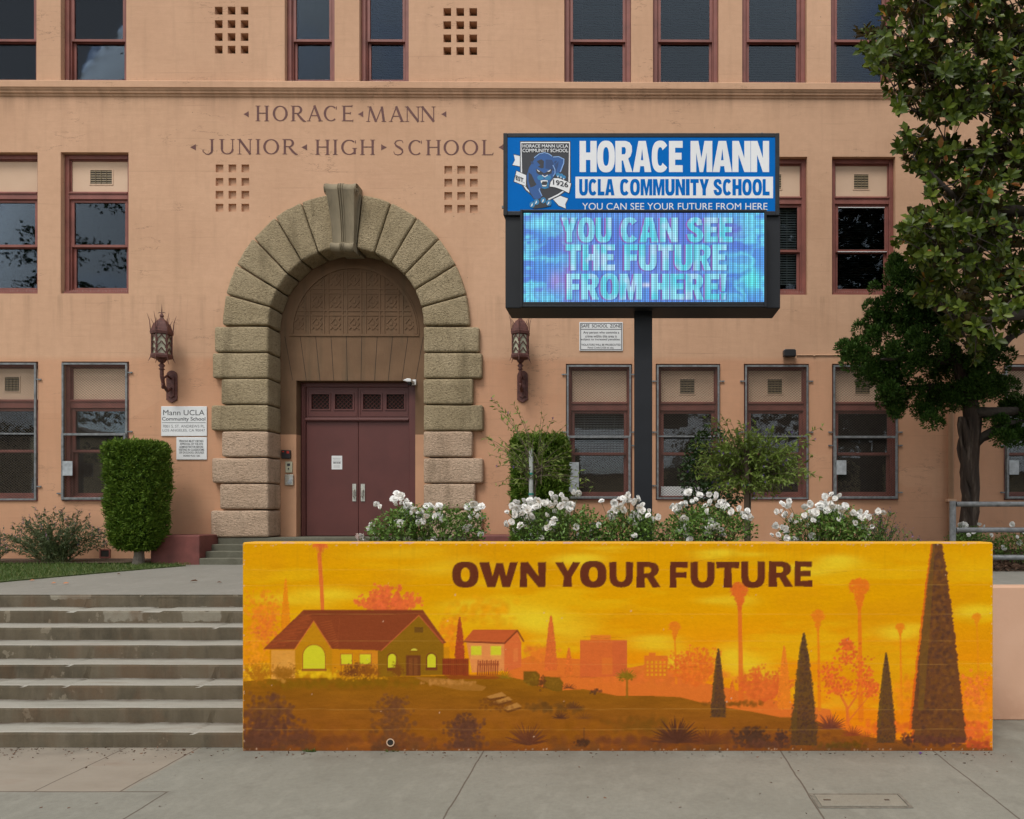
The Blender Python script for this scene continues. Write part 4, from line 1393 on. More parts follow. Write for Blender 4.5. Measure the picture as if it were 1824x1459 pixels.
t = NT('lawn_soil'); t.set(t.ramp(t.noise(5, 6), [(.3, (.05, .075, .018)), (.7, (.085, .115, .03))]), .95); t.bump(t.noise(60, 3), .8, .02); M['turf'] = t.m

def sheet(name, x0, x1, y0, y1, z, m, nx=1, ny=1):
    mb = MB(); mb.add([(x0, y0, z), (x1, y0, z), (x1, y1, z), (x0, y1, z)], [(0, 1, 2, 3)])
    return tag(mb.build(name, m), kind='structure')
sheet('ground', -400, 400, -400, 400, -.20, M['soil'])
sheet('road', -200, 200, -12, 2.35, -.13, M['asphalt'])
mb = MB(); mb.box(-200, 200, 2.35, 2.5, -.2, .0); tag(mb.build('kerb', M['curb'], bevel=.02), kind='structure')
mb = MB(); mb.box(-60, 60, 2.503, 9.0, -.2, .0); tag(mb.build('sidewalk', M['sidewalk']), kind='structure')
mb = MB(); mb.box(-200, 200, -16, -12, -.2, .0); tag(mb.build('pavement', M['curb']), kind='structure')

# terrace (slopes gently up to the school)
T0, T1 = 9.645, 14.6
zt_ = lambda y: 1.28 + (y - 9.64) * .0222
mb = MB(); mb.add([(-30, T0, zt_(T0)), (3.62, T0, zt_(T0)), (3.62, T1, zt_(T1)), (-30, T1, zt_(T1)), (-3.60, T0, 0), (3.62, T0, 0), (-3.60, T0, zt_(T0))], [(0, 1, 2, 3), (4, 5, 1, 6)])
tag(mb.build('terrace', M['terrace']), kind='structure')
# front steps
Y0, TR_, RS = 7.40, .32, .16
poly = [(Y0, .002)]
mb = MB()
prof = []
for k in range(8):
    y = Y0 + k * TR_; z = RS * (k + 1)
    prof += [(y, z - RS + (.002 if k == 0 else 0)), (y - .004, z - .03), (y + .002, z - .008), (y + .014, z - .001)]
prof += [(9.64, 1.279), (9.64, .002)]
nseg = 200; xsr = np.linspace(-14, -3.62, nseg + 1)
V = []
for x in xsr:
    for y, z in prof:
        lev_ = round(z / .16); cw = vnoise(np.array([x * 9.0 + lev_ * 31]), np.array([lev_ * 7.7]), 21)[0]
        if .16 * lev_ - z < .012 and z > .1 and z < 1.275 and cw > .86:
            y += .012 + (cw - .86) * .10; z -= .008 + (cw - .86) * .07
        V.append((x, y + .006 * (vnoise(np.array([x * 3.1]), np.array([z * 9 + y]), 3)[0] - .5), z + .005 * (vnoise(np.array([x * 2.3 + 7]), np.array([z * 9]), 5)[0] - .5) * (z > .05)))
n = len(prof)
mb.add(V, [(i * n + k, (i + 1) * n + k, (i + 1) * n + k + 1, i * n + k + 1) for i in range(nseg) for k in range(n - 1)])
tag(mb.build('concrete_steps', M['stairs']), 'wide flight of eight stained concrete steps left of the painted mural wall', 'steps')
# entrance steps between the two piers
xl, xr = -7.935, -2.975
mb = MB()
ys = (13.70, 13.90, 14.10, 14.32, 15.3); zz = (1.365, 1.49, 1.61, 1.73, FLOOR_Z)
prof = []
for k in range(4):
    prof += [(ys[k], zz[k]), (ys[k] - .003, zz[k + 1] - .012), (ys[k] + .012, zz[k + 1])]
prof += [(15.45, FLOOR_Z), (15.45, 1.3), (ys[0], 1.3)]
sweepx(mb, prof, xl + .004, xr - .004)
tag(mb.build('entrance_steps', M['step'], bevel=0), 'four grey concrete steps rising to the maroon double doors', 'steps')
for a, b, lb in ((-8.845, -7.935, 'maroon painted pier left of the entrance steps'), (-2.975, -2.07, 'maroon painted pier behind the white roses, right of the entrance steps')):
    mb = MB(); mb.box(a, b, 13.70, YF - .05 + TILT * a, 1.3, 1.918)
    o = mb.build('step_pier', M['block'], bevel=.018); tag(o, lb, 'pier', 'piers flanking the entrance steps')

# lawn and planting beds
mb = MB()
lawn_edge = [(-9.85, 9.80), (-9.55, 10.35), (-9.3, 10.94), (-9.05, 11.5), (-8.8, 12.0), (-8.5, 12.6), (-8.22, 13.1), (-8.02, 13.42), (-8.4, 13.62), (-8.9, 13.62)]
lp = [(-30, 9.80)] + lawn_edge + [(-8.9, 13.75), (-30, 13.75)]
mb.add([(x, y, zt_(y) + .02) for x, y in lp], [tuple(range(len(lp)))])
mb.add([(x, y, zt_(y) - .01) for x, y in lp] + [(x, y, zt_(y) + .02) for x, y in lp], [(i, i + 1, i + 1 + len(lp), i + len(lp)) for i in range(len(lp) - 1)])
tag(mb.build('lawn', M['turf']), kind='structure')
mb = MB(); mb.add([(-30, 13.6, zt_(13.6) + .045), (-8.86, 13.6, zt_(13.6) + .045), (-8.86, 14.6, zt_(14.6) + .06), (-30, 14.6, zt_(14.6) + .06)], [(0, 1, 2, 3)])
tag(mb.build('planting_bed', M['soil']), kind='structure')
# right-hand walkway, bed and retaining wall
WX = (1770 - CX) * 7.30 / F
mb = MB(); mb.box(WX + .004, 60, 8.62, 10.5, 1.2, 1.512); tag(mb.build('walkway', M['terrace']), kind='structure')
mb = MB(); mb.add([(3.63, 10.5, 1.53), (60, 10.5, 1.53), (60, 14.7, 1.62), (3.63, 14.7, 1.62), (3.63, 10.5, 1.0), (60, 10.5, 1.0), (3.63, 14.7, 1.0)], [(0, 1, 2, 3), (4, 5, 1, 0), (6, 4, 0, 3)])
tag(mb.build('mulch_bed', M['soil']), kind='structure')
M['peach'] = None
t = NT('peach_masonry_paint')
g = t.noise(1.2, 5); col = t.ramp(g, [(.3, (.60, .37, .25)), (.7, (.67, .43, .30))])
xyz = t.sep()
col = t.mix(t.math('MULTIPLY', t.rng(xyz[2], .45, .0), t.rng(t.noise(2.5, 5), .35, .6, 0, .6)), col, (.40, .21, .13))
t.set(col, .8, spec=.25); n = t.bump(t.noise(70, 3), .2, .004); t.bump(t.noise(5, 4), .2, .015, n)
M['peach'] = t.m
mb = MB(); mb.box(WX + .004, 60, 8.36, 8.617, .0, 1.517)
tag(mb.build('retaining_wall', M['peach'], bevel=.015), 'low peach painted retaining wall beyond the right end of the mural', 'wall')

# fallen leaves on the terrace and steps
lm = paint('dry_orange_leaf', (.34, .13, .05), .6, .3, 20, 0)
for i, (px, py) in enumerate(((338, 1038), (100, 1041), (123, 1041), (386, 1040), (208, 1025), (62, 1036))):
    d = 1312 * (2.384 - 1.30) / (py - CY)
    for _ in range(3): d = F * (EYE - zt_(d)) / (py - CY)
    x, z = P(px, py, d)
    V, Fc = scatter(LEAF_V, LEAF_F, np.array([[x, d, zt_(d) + .022 if px < 300 and False else zt_(d) + .022]]), np.array([[random.uniform(-1, 1), random.uniform(-.4, .4), .05]]), [.11 if i == 0 else .08], roll=np.array([.5]))
    o = arr_mesh('fallen_leaf', V, Fc, lm)
    tag(o, 'curled dry orange leaf lying on the terrace at the top of the front steps', 'leaf', 'dry leaves lying on the terrace')

# utility lid in the sidewalk
x0, x1, y0, y1 = 1.545, 2.30, 5.93, 6.15
root = thing('utility_lid', 'beige rectangular concrete utility box lid set in the grey sidewalk', 'utility lid', (1.92, 6.04, 0))
M['lidframe'] = paint('grimy_concrete_rim', (.165, .15, .12), .9, .3, 14, .3)
m = MB(); 
m.box(-.38, .38, -.15, -.128, .001, .006); m.box(-.38, .38, .128, .15, .001, .006); m.box(-.38, -.355, -.128, .128, .001, .006); m.box(.355, .38, -.128, .128, .001, .006)
m.build('frame', M['lidframe'], root)
m = MB(); m.box(-.345, .345, -.118, .118, .001, .009); m.build('lid', concrete('lid_concrete', (.225, .213, .170), (.272, .258, .212), (.15, .13, .10)).m, root, bevel=.004)
m = MB(); m.box(-.30, -.24, -.012, .012, .0095, .011); m.box(.20, .24, -.012, .012, .0095, .011); m.build('lifting_slot', M['soil'], root)

# ================================================================ MURAL WALL
WY = 7.30
WX0, WX1 = (431 - CX) * WY / F, (1770 - CX) * WY / F
WZ = EYE - (966 - CY) * WY / F
mural = thing('mural_wall', 'long low garden wall painted with a golden sunset mural and the words OWN YOUR FUTURE', 'wall', ((WX0 + WX1) / 2, WY, 0))
t = NT('yellow_wall_paint')
f = t.noise(5, 5)
col = t.mix(t.rng(f, .55, .62, 0, .9), (.66, .34, .010), (.52, .30, .21))
t.set(col, .75); t.bump(t.noise(60, 3), .3, .006)
M['ywall'] = t.m
W2 = (WX1 - WX0) / 2
mb = MB(); mb.box(-W2, W2, 0, .26, 0, WZ)
mb.build('wall_body', M['ywall'], mural, bevel=.022, segs=3)
mb = MB(); mb.box(-W2 + .003, -W2 + .22, .263, 2.36, 0, 1.62); mb.box(W2 - .26, W2 - .003, .263, 1.31, 0, WZ - .13)
mb.build('side_wall', M['peach'], mural, bevel=.012)

C_ = Canvas(431, 1770, 966, 1336, 1.5)
KM = 1.13
def q(r, g, b, k=1.0):
    return np.array(s2l(r, g, b)) * KM * k
X, Y = C_.X, C_.Y
yy = (Y - 966) / 370
sm = lambda a, b, v: np.clip((v - a) / (b - a), 0, 1)
top_, mid_, low_ = q(214, 152, 0), q(216, 152, 0), q(230, 132, 14)
base = top_ + (mid_ - top_) * sm(0, .45, yy)[..., None]
base = base + (low_ - base) * sm(.30, .75, yy)[..., None]
n1 = fbm(X / 130, Y / 26, 5, 1)[..., None]
n2 = fbm(X / 24, Y / 7, 4, 9)[..., None]
C_.c = base * (.94 + .12 * n1) * (.985 + .03 * n2)
C_.blend((slice(None), slice(None)), sm(.50, .66, fbm(X / 160 + 3, Y / 34, 5, 21)) * .55 * sm(0, .12, yy), q(222, 176, 16))
C_.blend((slice(None), slice(None)), sm(.52, .70, fbm(X / 120 + 9, Y / 40, 5, 33)) * .45, q(208, 140, 8))
YG = q(226, 196, 40)
for cx, cy, rx, ry, a in ((950, 1098, 95, 38, .75), (965, 1120, 40, 22, .6), (1055, 990, 62, 15, .65), (1300, 986, 50, 10, .8), (1475, 1005, 60, 16, .7), (1440, 1012, 40, 12, .6), (1300, 1066, 60, 14, .5),
                          (1600, 1128, 70, 18, .6), (1335, 1185, 48, 34, .75), (1735, 1090, 55, 14, .55), (500, 1065, 80, 22, .5), (604, 1056, 80, 14, .55), (815, 1000, 70, 18, .35), (830, 1078, 70, 16, .4),
                          (1160, 1142, 70, 18, .55), (1200, 1180, 40, 26, .5), (470, 1195, 60, 20, .6), (1090, 975, 60, 8, .3), (700, 985, 120, 12, .2), (1480, 1260, 40, 20, .4)):
    for k in range(5):
        C_.glow(cx + random.gauss(0, rx * .4), cy + random.gauss(0, ry * .35), rx * random.uniform(.5, .9), ry * random.uniform(.4, .8), YG, a * .68)

def brushy(cx, cy, rx, ry, r, col, n, a=.5, shape=None, spread=.42):
    pts = []
    while len(pts) < n:
        u, v = random.gauss(0, spread), random.gauss(0, spread)
        if abs(u) > 1 or abs(v) > 1: continue
        pts.append((cx + u * rx, cy + v * ry))
    C_.dabs(pts, r * .85, col, min(.9, a * 1.4), .18)
def spiky(cx, cy, R, col, n=26, a0=20, a1=160, r=3, a=.7, ysc=1.0):
    """fan of leafy twigs growing up from a foot"""
    for _ in range(n):
        an = math.radians(random.uniform(a0, a1)); L = R * random.uniform(.55, 1)
        p = [(cx, cy)]
        for k in range(1, 6):
            p.append((cx + math.cos(an) * L * k / 5 + random.uniform(-2, 2), cy - math.sin(an) * L * ysc * k / 5))
        C_.line(p, [1.6] * 6, col, a * .6)
        C_.dabs([(x + random.gauss(0, 3), y + random.gauss(0, 3)) for x, y in p[2:] for _ in range(3)], r, col, a)
def cypress(x, yt, yb, wb, col, dark=None, edge=None, n=260, rag=1.6):
    h = yb - yt
    prof = lambda f: wb / 2 * (f ** .75) * (1.0 - .12 * max(0, f - .85) / .15)
    L, R = [], []
    for i in range(60):
        f_ = i / 59
        L.append((x - prof(f_) * random.uniform(.86, 1.04) - random.uniform(0, rag), yt + f_ * h)); R.append((x + prof(f_) * random.uniform(.86, 1.04) + random.uniform(0, rag), yt + f_ * h))
    if edge is not None:
        C_.poly([(a - 4 - wb * .02, b) for a, b in L] + R[::-1], edge, .75)
    C_.poly(L + R[::-1], col, .95)
    pts = []
    for _ in range(n):
        f_ = random.random() ** .7
        pts.append((x + random.uniform(-1, 1) * prof(f_), yt + f_ * h))
    C_.dabs(pts, max(1.8, wb * .05), col if dark is None else dark, .45, .35)
    ed = []
    for _ in range(int(h * .7)):
        f_ = random.random(); ed.append((x + random.choice((-1, 1)) * prof(f_) * random.uniform(.9, 1.12), yt + f_ * h))
    C_.dabs(ed, max(1.3, wb * .04), col, .75, .25)
def palm(x, yt, yb, w_, R, col, a=.85):
    C_.line([(x, yt), (x + 1.5, (yt + yb) / 2), (x + 3, yb)], [w_ * .8, w_, w_ * 1.4], col, a)
    for _ in range(46):
        an = math.radians(random.uniform(-25, 205)); L = R * random.uniform(.6, 1)
        C_.line([(x, yt), (x + math.cos(an) * L * .6, yt - math.sin(an) * L * .6), (x + math.cos(an) * L, yt - math.sin(an) * L + L * .25)], [2.4, 2, .8], col, a * .7)
    puff = []
    for _ in range(int(R * 7)):
        an = random.uniform(0, 2 * PI); rr = R * .78 * random.random() ** .5; puff.append((x + rr * math.cos(an), yt + rr * .85 * math.sin(an)))
    for _ in range(int(R * 5)):
        v = random.random(); puff.append((x + random.uniform(-1, 1) * R * .6 * (1 - v * .85), yt + R * (.3 + 1.5 * v)))
    C_.dabs(puff, max(1.4, R * .14), col, min(.75, a * .75), .1)
    for _ in range(34):
        u = random.uniform(-1, 1); v = random.random()
        C_.line([(x + u * R * .55 * (1 - v * .6), yt + v * R * 1.0), (x + u * R * .5 * (1 - v * .5), yt + v * R * 1.0 + R * .4)], [2.5, 1], col, a * .6)
def agave(x, y, R, col, n=17, a=.85, sq=.8):
    for k in range(n):
        an = math.radians(8 + 164 * k / (n - 1) + random.uniform(-4, 4)); L = R * random.uniform(.75, 1)
        C_.line([(x + math.cos(an) * 3, y - 2), (x + math.cos(an) * L * .5, y - math.sin(an) * L * .55 * sq), (x + math.cos(an) * L, y - math.sin(an) * L * sq)], [R * .10, R * .085, .6], col * random.uniform(.85, 1.15), a)

OR, OR2 = q(222, 112, 36), q(214, 104, 44)
PK = q(202, 97, 50)
# far left foliage, slim cypress, tall palm
brushy(468, 1100, 36, 60, 5, q(226, 128, 30), 190, .33); brushy(472, 1120, 30, 40, 3.5, OR2, 120, .4); brushy(450, 1165, 26, 40, 5, q(226, 140, 30), 120, .35)
spiky(470, 1140, 95, q(224, 122, 30), 22, 55, 125, 2.4, .35)
cypress(507, 1028, 1120, 17, q(220, 130, 20), n=90)
C_.line([(567, 985), (571, 1040), (573, 1090)], [7, 7, 6.5], q(214, 106, 44), .95)
for _ in range(46):
    u = random.uniform(-1, 1); C_.line([(569 + u * 2, 966), (569 + u * 13, 968 + random.uniform(-2, 3)), (569 + u * 15, 970 + random.uniform(0, 6))], [2.4, 2, .7], q(220, 108, 44), .6)
for _ in range(26):
    u = random.uniform(-1, 1); C_.line([(569 + u * 7, 968), (569 + u * 6, 980 + random.uniform(-4, 6))], [2.2, .8], q(212, 100, 44), .6)
spiky(690, 1092, 64, q(220, 104, 48), 54, 15, 165, 3.2, .8, .95); brushy(690, 1070, 38, 26, 4, q(216, 98, 50), 110, .6)
brushy(862, 1085, 70, 28, 9, q(218, 148, 10), 120, .22); brushy(805, 1125, 26, 30, 6, q(224, 130, 24), 90, .3)
# haze of the far town
tw = [(905, 1168), (930, 1172), (960, 1160), (990, 1170), (1030, 1172), (1060, 1180), (1120, 1188), (1150, 1182), (1200, 1200), (1240, 1212), (1290, 1222), (1340, 1236), (1400, 1250), (1480, 1262), (1500, 1320), (900, 1320)]
C_.poly(tw, q(212, 106, 42), .9); brushy(1180, 1205, 190, 16, 8, q(214, 108, 42), 170, .3); brushy(960, 1160, 40, 20, 7, q(222, 120, 36), 80, .3)
C_.poly([(1052, 1129), (1088, 1129), (1088, 1140), (1052, 1140)], q(216, 116, 40), .9)
C_.poly([(1033, 1138), (1117, 1138), (1117, 1202), (1033, 1206)], q(206, 98, 46), .95); C_.poly([(1072, 1170), (1092, 1170), (1092, 1200), (1072, 1200)], q(216, 118, 40), .45)
C_.poly([(1091, 1139), (1117, 1139), (1117, 1202), (1091, 1202)], q(198, 92, 48), .55)
C_.poly([(1148, 1166), (1156, 1166), (1156, 1161), (1168, 1161), (1168, 1166), (1190, 1166), (1190, 1208), (1148, 1208)], q(212, 110, 36), .95)
for r_ in range(4):
    for c_ in range(5): C_.poly([(1152 + c_ * 7.6, 1176 + r_ * 7.4), (1155.6 + c_ * 7.6, 1176 + r_ * 7.4), (1155.6 + c_ * 7.6, 1180 + r_ * 7.4), (1152 + c_ * 7.6, 1180 + r_ * 7.4)], q(222, 158, 20), .9)
cypress(981, 1094, 1192, 24, q(208, 100, 44), n=140); cypress(1013, 1152, 1200, 15, q(212, 106, 40), n=60)
palm(1202, 1114, 1215, 3.2, 13, q(220, 122, 26))
palm(1318, 1048, 1248, 7.5, 20, q(214, 102, 36)); palm(1532, 1042, 1280, 7, 22, q(220, 114, 26)); palm(1458, 1094, 1262, 4.6, 15, q(220, 122, 24)); palm(1605, 1114, 1270, 3.6, 10, q(222, 128, 24)); palm(1742, 1096, 1205, 3, 10, q(220, 134, 22), .7)
spiky(1240, 1222, 74, q(218, 104, 36), 60, 40, 150, 2.8, .65); spiky(1360, 1250, 64, q(212, 96, 40), 64, 25, 155, 3, .65); cypress(1398, 1148, 1262, 26, q(222, 122, 34), n=140); cypress(1305, 1212, 1255, 18, q(214, 108, 36), n=60)
brushy(1240, 1195, 34, 22, 4, q(222, 116, 34), 80, .4); brushy(1360, 1225, 34, 30, 5, q(214, 104, 40), 110, .45)
C_.line([(1512, 1290), (1510, 1258), (1498, 1236), (1482, 1215)], [6, 5, 3.4, 2], OR2, .85); C_.line([(1511, 1262), (1526, 1240), (1532, 1205)], [4, 3, 2], OR2, .85); C_.line([(1511, 1285), (1548, 1240)], [3, 1.5], OR2, .8)
for cx, cy, rx, ry in ((1482, 1200, 26, 30), (1512, 1165, 26, 26), (1540, 1200, 24, 34), (1500, 1225, 30, 20), (1555, 1225, 20, 22), (1510, 1145, 14, 12)): brushy(cx, cy, rx, ry, 3.4, q(216, 98, 38), 100, .6)
brushy(1740, 1255, 40, 60, 7, q(226, 132, 30), 170, .4); brushy(1738, 1230, 30, 40, 4, q(222, 112, 44), 110, .5); brushy(1735, 1300, 40, 24, 6, q(216, 100, 40), 120, .5); brushy(1620, 1230, 24, 40, 6, q(224, 130, 26), 80, .35)
brushy(1480, 1300, 60, 20, 7, q(222, 112, 30), 120, .4); brushy(1580, 1300, 50, 22, 7, q(220, 104, 34), 100, .4)
# hill
hill = [(431, 1212), (470, 1208), (520, 1203), (640, 1198), (700, 1199), (790, 1200), (850, 1202), (900, 1203), (935, 1210), (965, 1222), (1000, 1228), (1040, 1226), (1100, 1238), (1160, 1238), (1210, 1240), (1250, 1250), (1300, 1260), (1340, 1266), (1390, 1276), (1420, 1276), (1480, 1290), (1530, 1308), (1580, 1316), (1650, 1318), (1720, 1324), (1770, 1330), (1770, 1337), (431, 1337)]
sl = C_.box_of(hill); mk = C_.pmask(hill, sl)
hx, hy = C_.X[sl], C_.Y[sl]
nn = fbm(hx / 46, hy / 9, 5, 5)[..., None]; n3 = fbm(hx / 90, hy / 40, 4, 15)[..., None]
g_ = sm(1205, 1325, hy)[..., None]
hc = q(140, 90, 14) * (1 - g_) + q(138, 78, 28) * g_
hc = hc * (.78 + .44 * nn) * (.85 + .3 * n3)
C_.c[sl] = C_.c[sl] * (1 - mk[..., None]) + hc * mk[..., None]
brushy(600, 1215, 190, 12, 8, q(124, 88, 12), 160, .25); brushy(900, 1300, 420, 26, 12, q(140, 84, 18), 260, .22); brushy(560, 1318, 160, 18, 10, q(118, 66, 32), 140, .25); brushy(1250, 1318, 300, 14, 9, q(112, 62, 34), 220, .28); brushy(1150, 1290, 80, 18, 8, q(118, 76, 22), 100, .25); brushy(985, 1258, 70, 12, 6, q(104, 68, 28), 90, .3); brushy(1310, 1252, 70, 5, 5, q(124, 78, 24), 70, .35)
# second house
RB = q(126, 56, 32)
C_.poly([(830, 1142), (898, 1142), (898, 1193), (840, 1196)], q(216, 134, 74), .95)
C_.poly([(897, 1144), (921, 1122), (928, 1142), (928, 1186), (897, 1196)], q(208, 102, 52), .97); C_.poly([(914, 1154), (922, 1152), (922, 1176), (914, 1178)], q(216, 120, 60), .7)
for a in (838, 873): C_.poly([(a, 1149), (a + 19, 1149), (a + 19, 1165), (a, 1165)], q(200, 196, 42), .95); C_.poly([(a, 1165), (a + 19, 1165), (a + 19, 1172), (a, 1172)], q(220, 160, 70), .5)
C_.poly([(826, 1139), (842, 1119.5), (921, 1119.5), (899, 1142), (832, 1142)], q(186, 86, 44), .98); C_.line([(826, 1141), (898, 1144), (921, 1121), (932, 1140)], 3, RB, .95)
# main house
C_.poly([(478, 1155), (525, 1155), (536, 1150), (800, 1150), (800, 1202), (478, 1206)], q(196, 128, 16), .95)
C_.poly([(481, 1156), (524, 1156), (524, 1206), (481, 1208)], q(212, 146, 60), .95); brushy(505, 1185, 24, 30, 7, q(214, 150, 64), 40, .3)
C_.poly([(672, 1158), (745, 1095), (789, 1143), (789, 1200), (672, 1204)], q(134, 94, 18), .98)
C_.poly([(524, 1156), (557, 1104), (590, 1156), (590, 1206), (524, 1206)], q(184, 126, 16), .97); brushy(560, 1196, 40, 10, 6, q(214, 172, 22), 50, .4)
C_.poly([(640, 1158), (672, 1158), (672, 1202), (640, 1202)], q(204, 126, 34), .7)
roof = [(466, 1155), (539, 1084), (752, 1084), (794, 1143), (787, 1145), (745, 1094), (678, 1157), (590, 1154), (557, 1104), (522, 1155)]
C_.poly(roof, q(132, 62, 34), .99)
C_.poly([(539, 1084), (752, 1084), (756, 1090), (540, 1096)], q(120, 56, 30), .6)
for k in range(26):
    f_ = k / 25; xa = 472 + f_ * 62 + random.uniform(-4, 4); ya = 1151 - f_ * 55
    C_.line([(xa, ya), (min(xa + random.uniform(14, 40), 552), ya - 3)], [1, 2.4], q(170, 82, 40), .35)
for k in range(12): C_.line([(566 + k * 2.6, 1108 + k * 4), (588 + k * 1.2, 1104 + k * 4)], [.8, 2], q(172, 88, 44), .35)
C_.line([(524, 1154), (557, 1104), (589, 1154)], 1.6, q(196, 96, 50), .8); C_.line([(678, 1157), (745, 1094), (788, 1143)], 1.8, q(186, 92, 50), .8); C_.line([(604, 1098), (599, 1150)], 1.2, q(150, 74, 40), .5)
def arch_win(x0, x1, yt, yb, fill, rim, rw):
    r = (x1 - x0) / 2; cx = (x0 + x1) / 2
    pts = [(cx + r * math.cos(a), yt + r * 1.05 - r * 1.05 * math.sin(a)) for a in np.linspace(0, PI, 15)] + [(x0, yb), (x1, yb)]
    big = [(cx + (x - cx) * (1 + rw / r), (yt + yb) / 2 + (y - (yt + yb) / 2) * (1 + 2 * rw / (yb - yt))) for x, y in pts]
    C_.poly(big, rim, .95); C_.poly(pts, fill, .98)
LIT = q(202, 196, 40)
arch_win(538, 577, 1147, 1189, LIT, q(160, 92, 30), 1.6); arch_win(690, 704, 1163, 1188, LIT, q(116, 58, 30), 2.2); arch_win(760, 775, 1163, 1187, LIT, q(116, 58, 30), 2.2)
C_.poly([(535, 1190), (580, 1190), (580, 1194), (535, 1194)], q(140, 70, 34), .9)
for a in (605, 639): C_.poly([(a - 1, 1162), (a + 22, 1162), (a + 22, 1183), (a - 1, 1183)], q(170, 92, 40), .8); C_.poly([(a + .5, 1164), (a + 20, 1164), (a + 20, 1181), (a + .5, 1181)], LIT, .98)
C_.poly([(722, 1165), (748, 1165), (748, 1202), (722, 1202)], q(108, 58, 30), .97); C_.poly([(727, 1170), (743, 1170), (743, 1201), (727, 1201)], q(126, 72, 34), .9); C_.poly([(734, 1170), (736, 1170), (736, 1201), (734, 1201)], q(98, 54, 28), .8)
arch_win(730, 743, 1153, 1157, q(200, 186, 60), q(120, 70, 30), 1)
C_.poly([(737, 1115), (753, 1115), (753, 1125), (737, 1125)], q(100, 66, 26), .8)
C_.poly([(688, 1188), (706, 1188), (706, 1193), (688, 1193)], q(110, 54, 30), .9); C_.poly([(757, 1187), (778, 1187), (778, 1192), (757, 1192)], q(110, 54, 30), .9)
C_.line([(606, 1172), (606, 1200)], 1.4, q(130, 72, 26), .6); C_.line([(536, 1112), (536, 1112)], 1, RB, .1)
# fence, dark cypress between the houses
C_.poly([(787, 1171), (834, 1171), (834, 1202), (787, 1200)], q(134, 52, 28), .95)
for k in range(14): C_.line([(788 + k * 3.4, 1171), (788 + k * 3.4, 1200)], 1, q(112, 44, 26), .7)
for k in range(10): C_.line([(851 + k * 3.9, 1175 + (k % 2)), (850 + k * 3.9, 1200)], 2.4, q(140, 58, 34), .9)
C_.poly([(850, 1180), (888, 1180), (888, 1183), (850, 1183)], q(140, 58, 34), .9); C_.poly([(789, 1200), (890, 1200), (905, 1208), (800, 1208)], q(140, 56, 26), .6)
cypress(818, 1097, 1172, 18, q(160, 62, 34), n=120, rag=2)
# path and stepping stones
C_.poly([(735, 1204), (780, 1206), (830, 1212), (866, 1222), (858, 1229), (820, 1228), (770, 1218)], q(160, 106, 40), .9); brushy(800, 1214, 60, 5, 4, q(182, 124, 58), 60, .4)
for pts in ([(866, 1239), (893, 1231), (902, 1238), (872, 1243)], [(876, 1249), (905, 1239), (912, 1245), (888, 1252)], [(895, 1259), (920, 1250), (929, 1257), (904, 1264)]):
    C_.poly([(a, b + 4) for a, b in pts], q(98, 56, 26), .8); C_.poly(pts, q(176, 122, 58), .95)
brushy(880, 1255, 34, 14, 4, q(112, 66, 28), 60, .35)
C_.poly([(932, 1194), (955, 1194), (961, 1200), (960, 1219), (948, 1221), (932, 1213)], q(112, 78, 20), .97); C_.poly([(968, 1203), (996, 1205), (1003, 1214), (1001, 1230), (985, 1229), (967, 1222)], q(118, 84, 20), .97)
brushy(946, 1207, 14, 12, 3, q(132, 96, 24), 30, .4); brushy(984, 1216, 16, 11, 3, q(132, 92, 24), 30, .4); brushy(965, 1215, 8, 14, 3, q(100, 58, 28), 40, .5)
# shrubs in front of the house and in the foreground
DK = q(94, 58, 42)
spiky(632, 1206, 40, q(112, 62, 28), 34, 20, 160, 2, .6, .7); spiky(655, 1206, 26, q(140, 82, 24), 24, 20, 160, 2, .5); spiky(505, 1208, 30, q(150, 96, 24), 30, 30, 150, 2.2, .5); spiky(710, 1202, 22, q(120, 70, 24), 20, 30, 150, 1.8, .5); spiky(455, 1212, 36, q(170, 106, 20), 34, 20, 160, 2.4, .45); brushy(640, 1205, 60, 6, 3, q(200, 138, 20), 60, .4)
brushy(478, 1290, 62, 56, 6.5, DK, 330, .42); brushy(450, 1320, 50, 24, 7, DK, 150, .4); brushy(530, 1315, 30, 20, 6, q(100, 60, 40), 90, .4); brushy(470, 1260, 40, 30, 5, q(112, 70, 34), 90, .35)
brushy(700, 1290, 48, 52, 5.5, q(106, 66, 38), 250, .36); brushy(700, 1255, 24, 24, 4.5, q(108, 66, 38), 90, .4); brushy(730, 1320, 50, 16, 6, q(114, 66, 34), 110, .3); brushy(690, 1330, 40, 8, 6, q(100, 58, 36), 60, .35)
brushy(828, 1300, 40, 28, 5, DK, 220, .42); brushy(825, 1325, 44, 10, 6, DK, 90, .4); brushy(830, 1282, 20, 14, 4, q(90, 56, 38), 50, .4)
agave(940, 1326, 44, q(96, 54, 36), 21, .8, 1.0); agave(998, 1280, 18, q(84, 50, 34), 17, .85, .95); agave(1022, 1262, 20, q(96, 58, 34), 17, .7); agave(1040, 1280, 20, q(112, 68, 34), 15, .5)
agave(1205, 1322, 54, q(84, 50, 36), 25, .85, .95); agave(1262, 1325, 42, q(106, 58, 34), 20, .65, .8); agave(1480, 1298, 34, q(108, 58, 42), 19, .85, .95); agave(1520, 1310, 26, q(140, 66, 36), 16, .8); agave(1545, 1312, 16, q(160, 76, 36), 12, .7); agave(1012, 1226, 16, q(98, 58, 34), 13, .8); agave(898, 1208, 20, q(136, 104, 20), 13, .8, 1.0)
agave(1116, 1207, 24, q(132, 104, 24), 19, .9, .8); C_.line([(1117, 1205), (1117, 1240)], 4, q(128, 96, 24), .85); brushy(1116, 1204, 16, 8, 3, q(128, 100, 22), 40, .6)
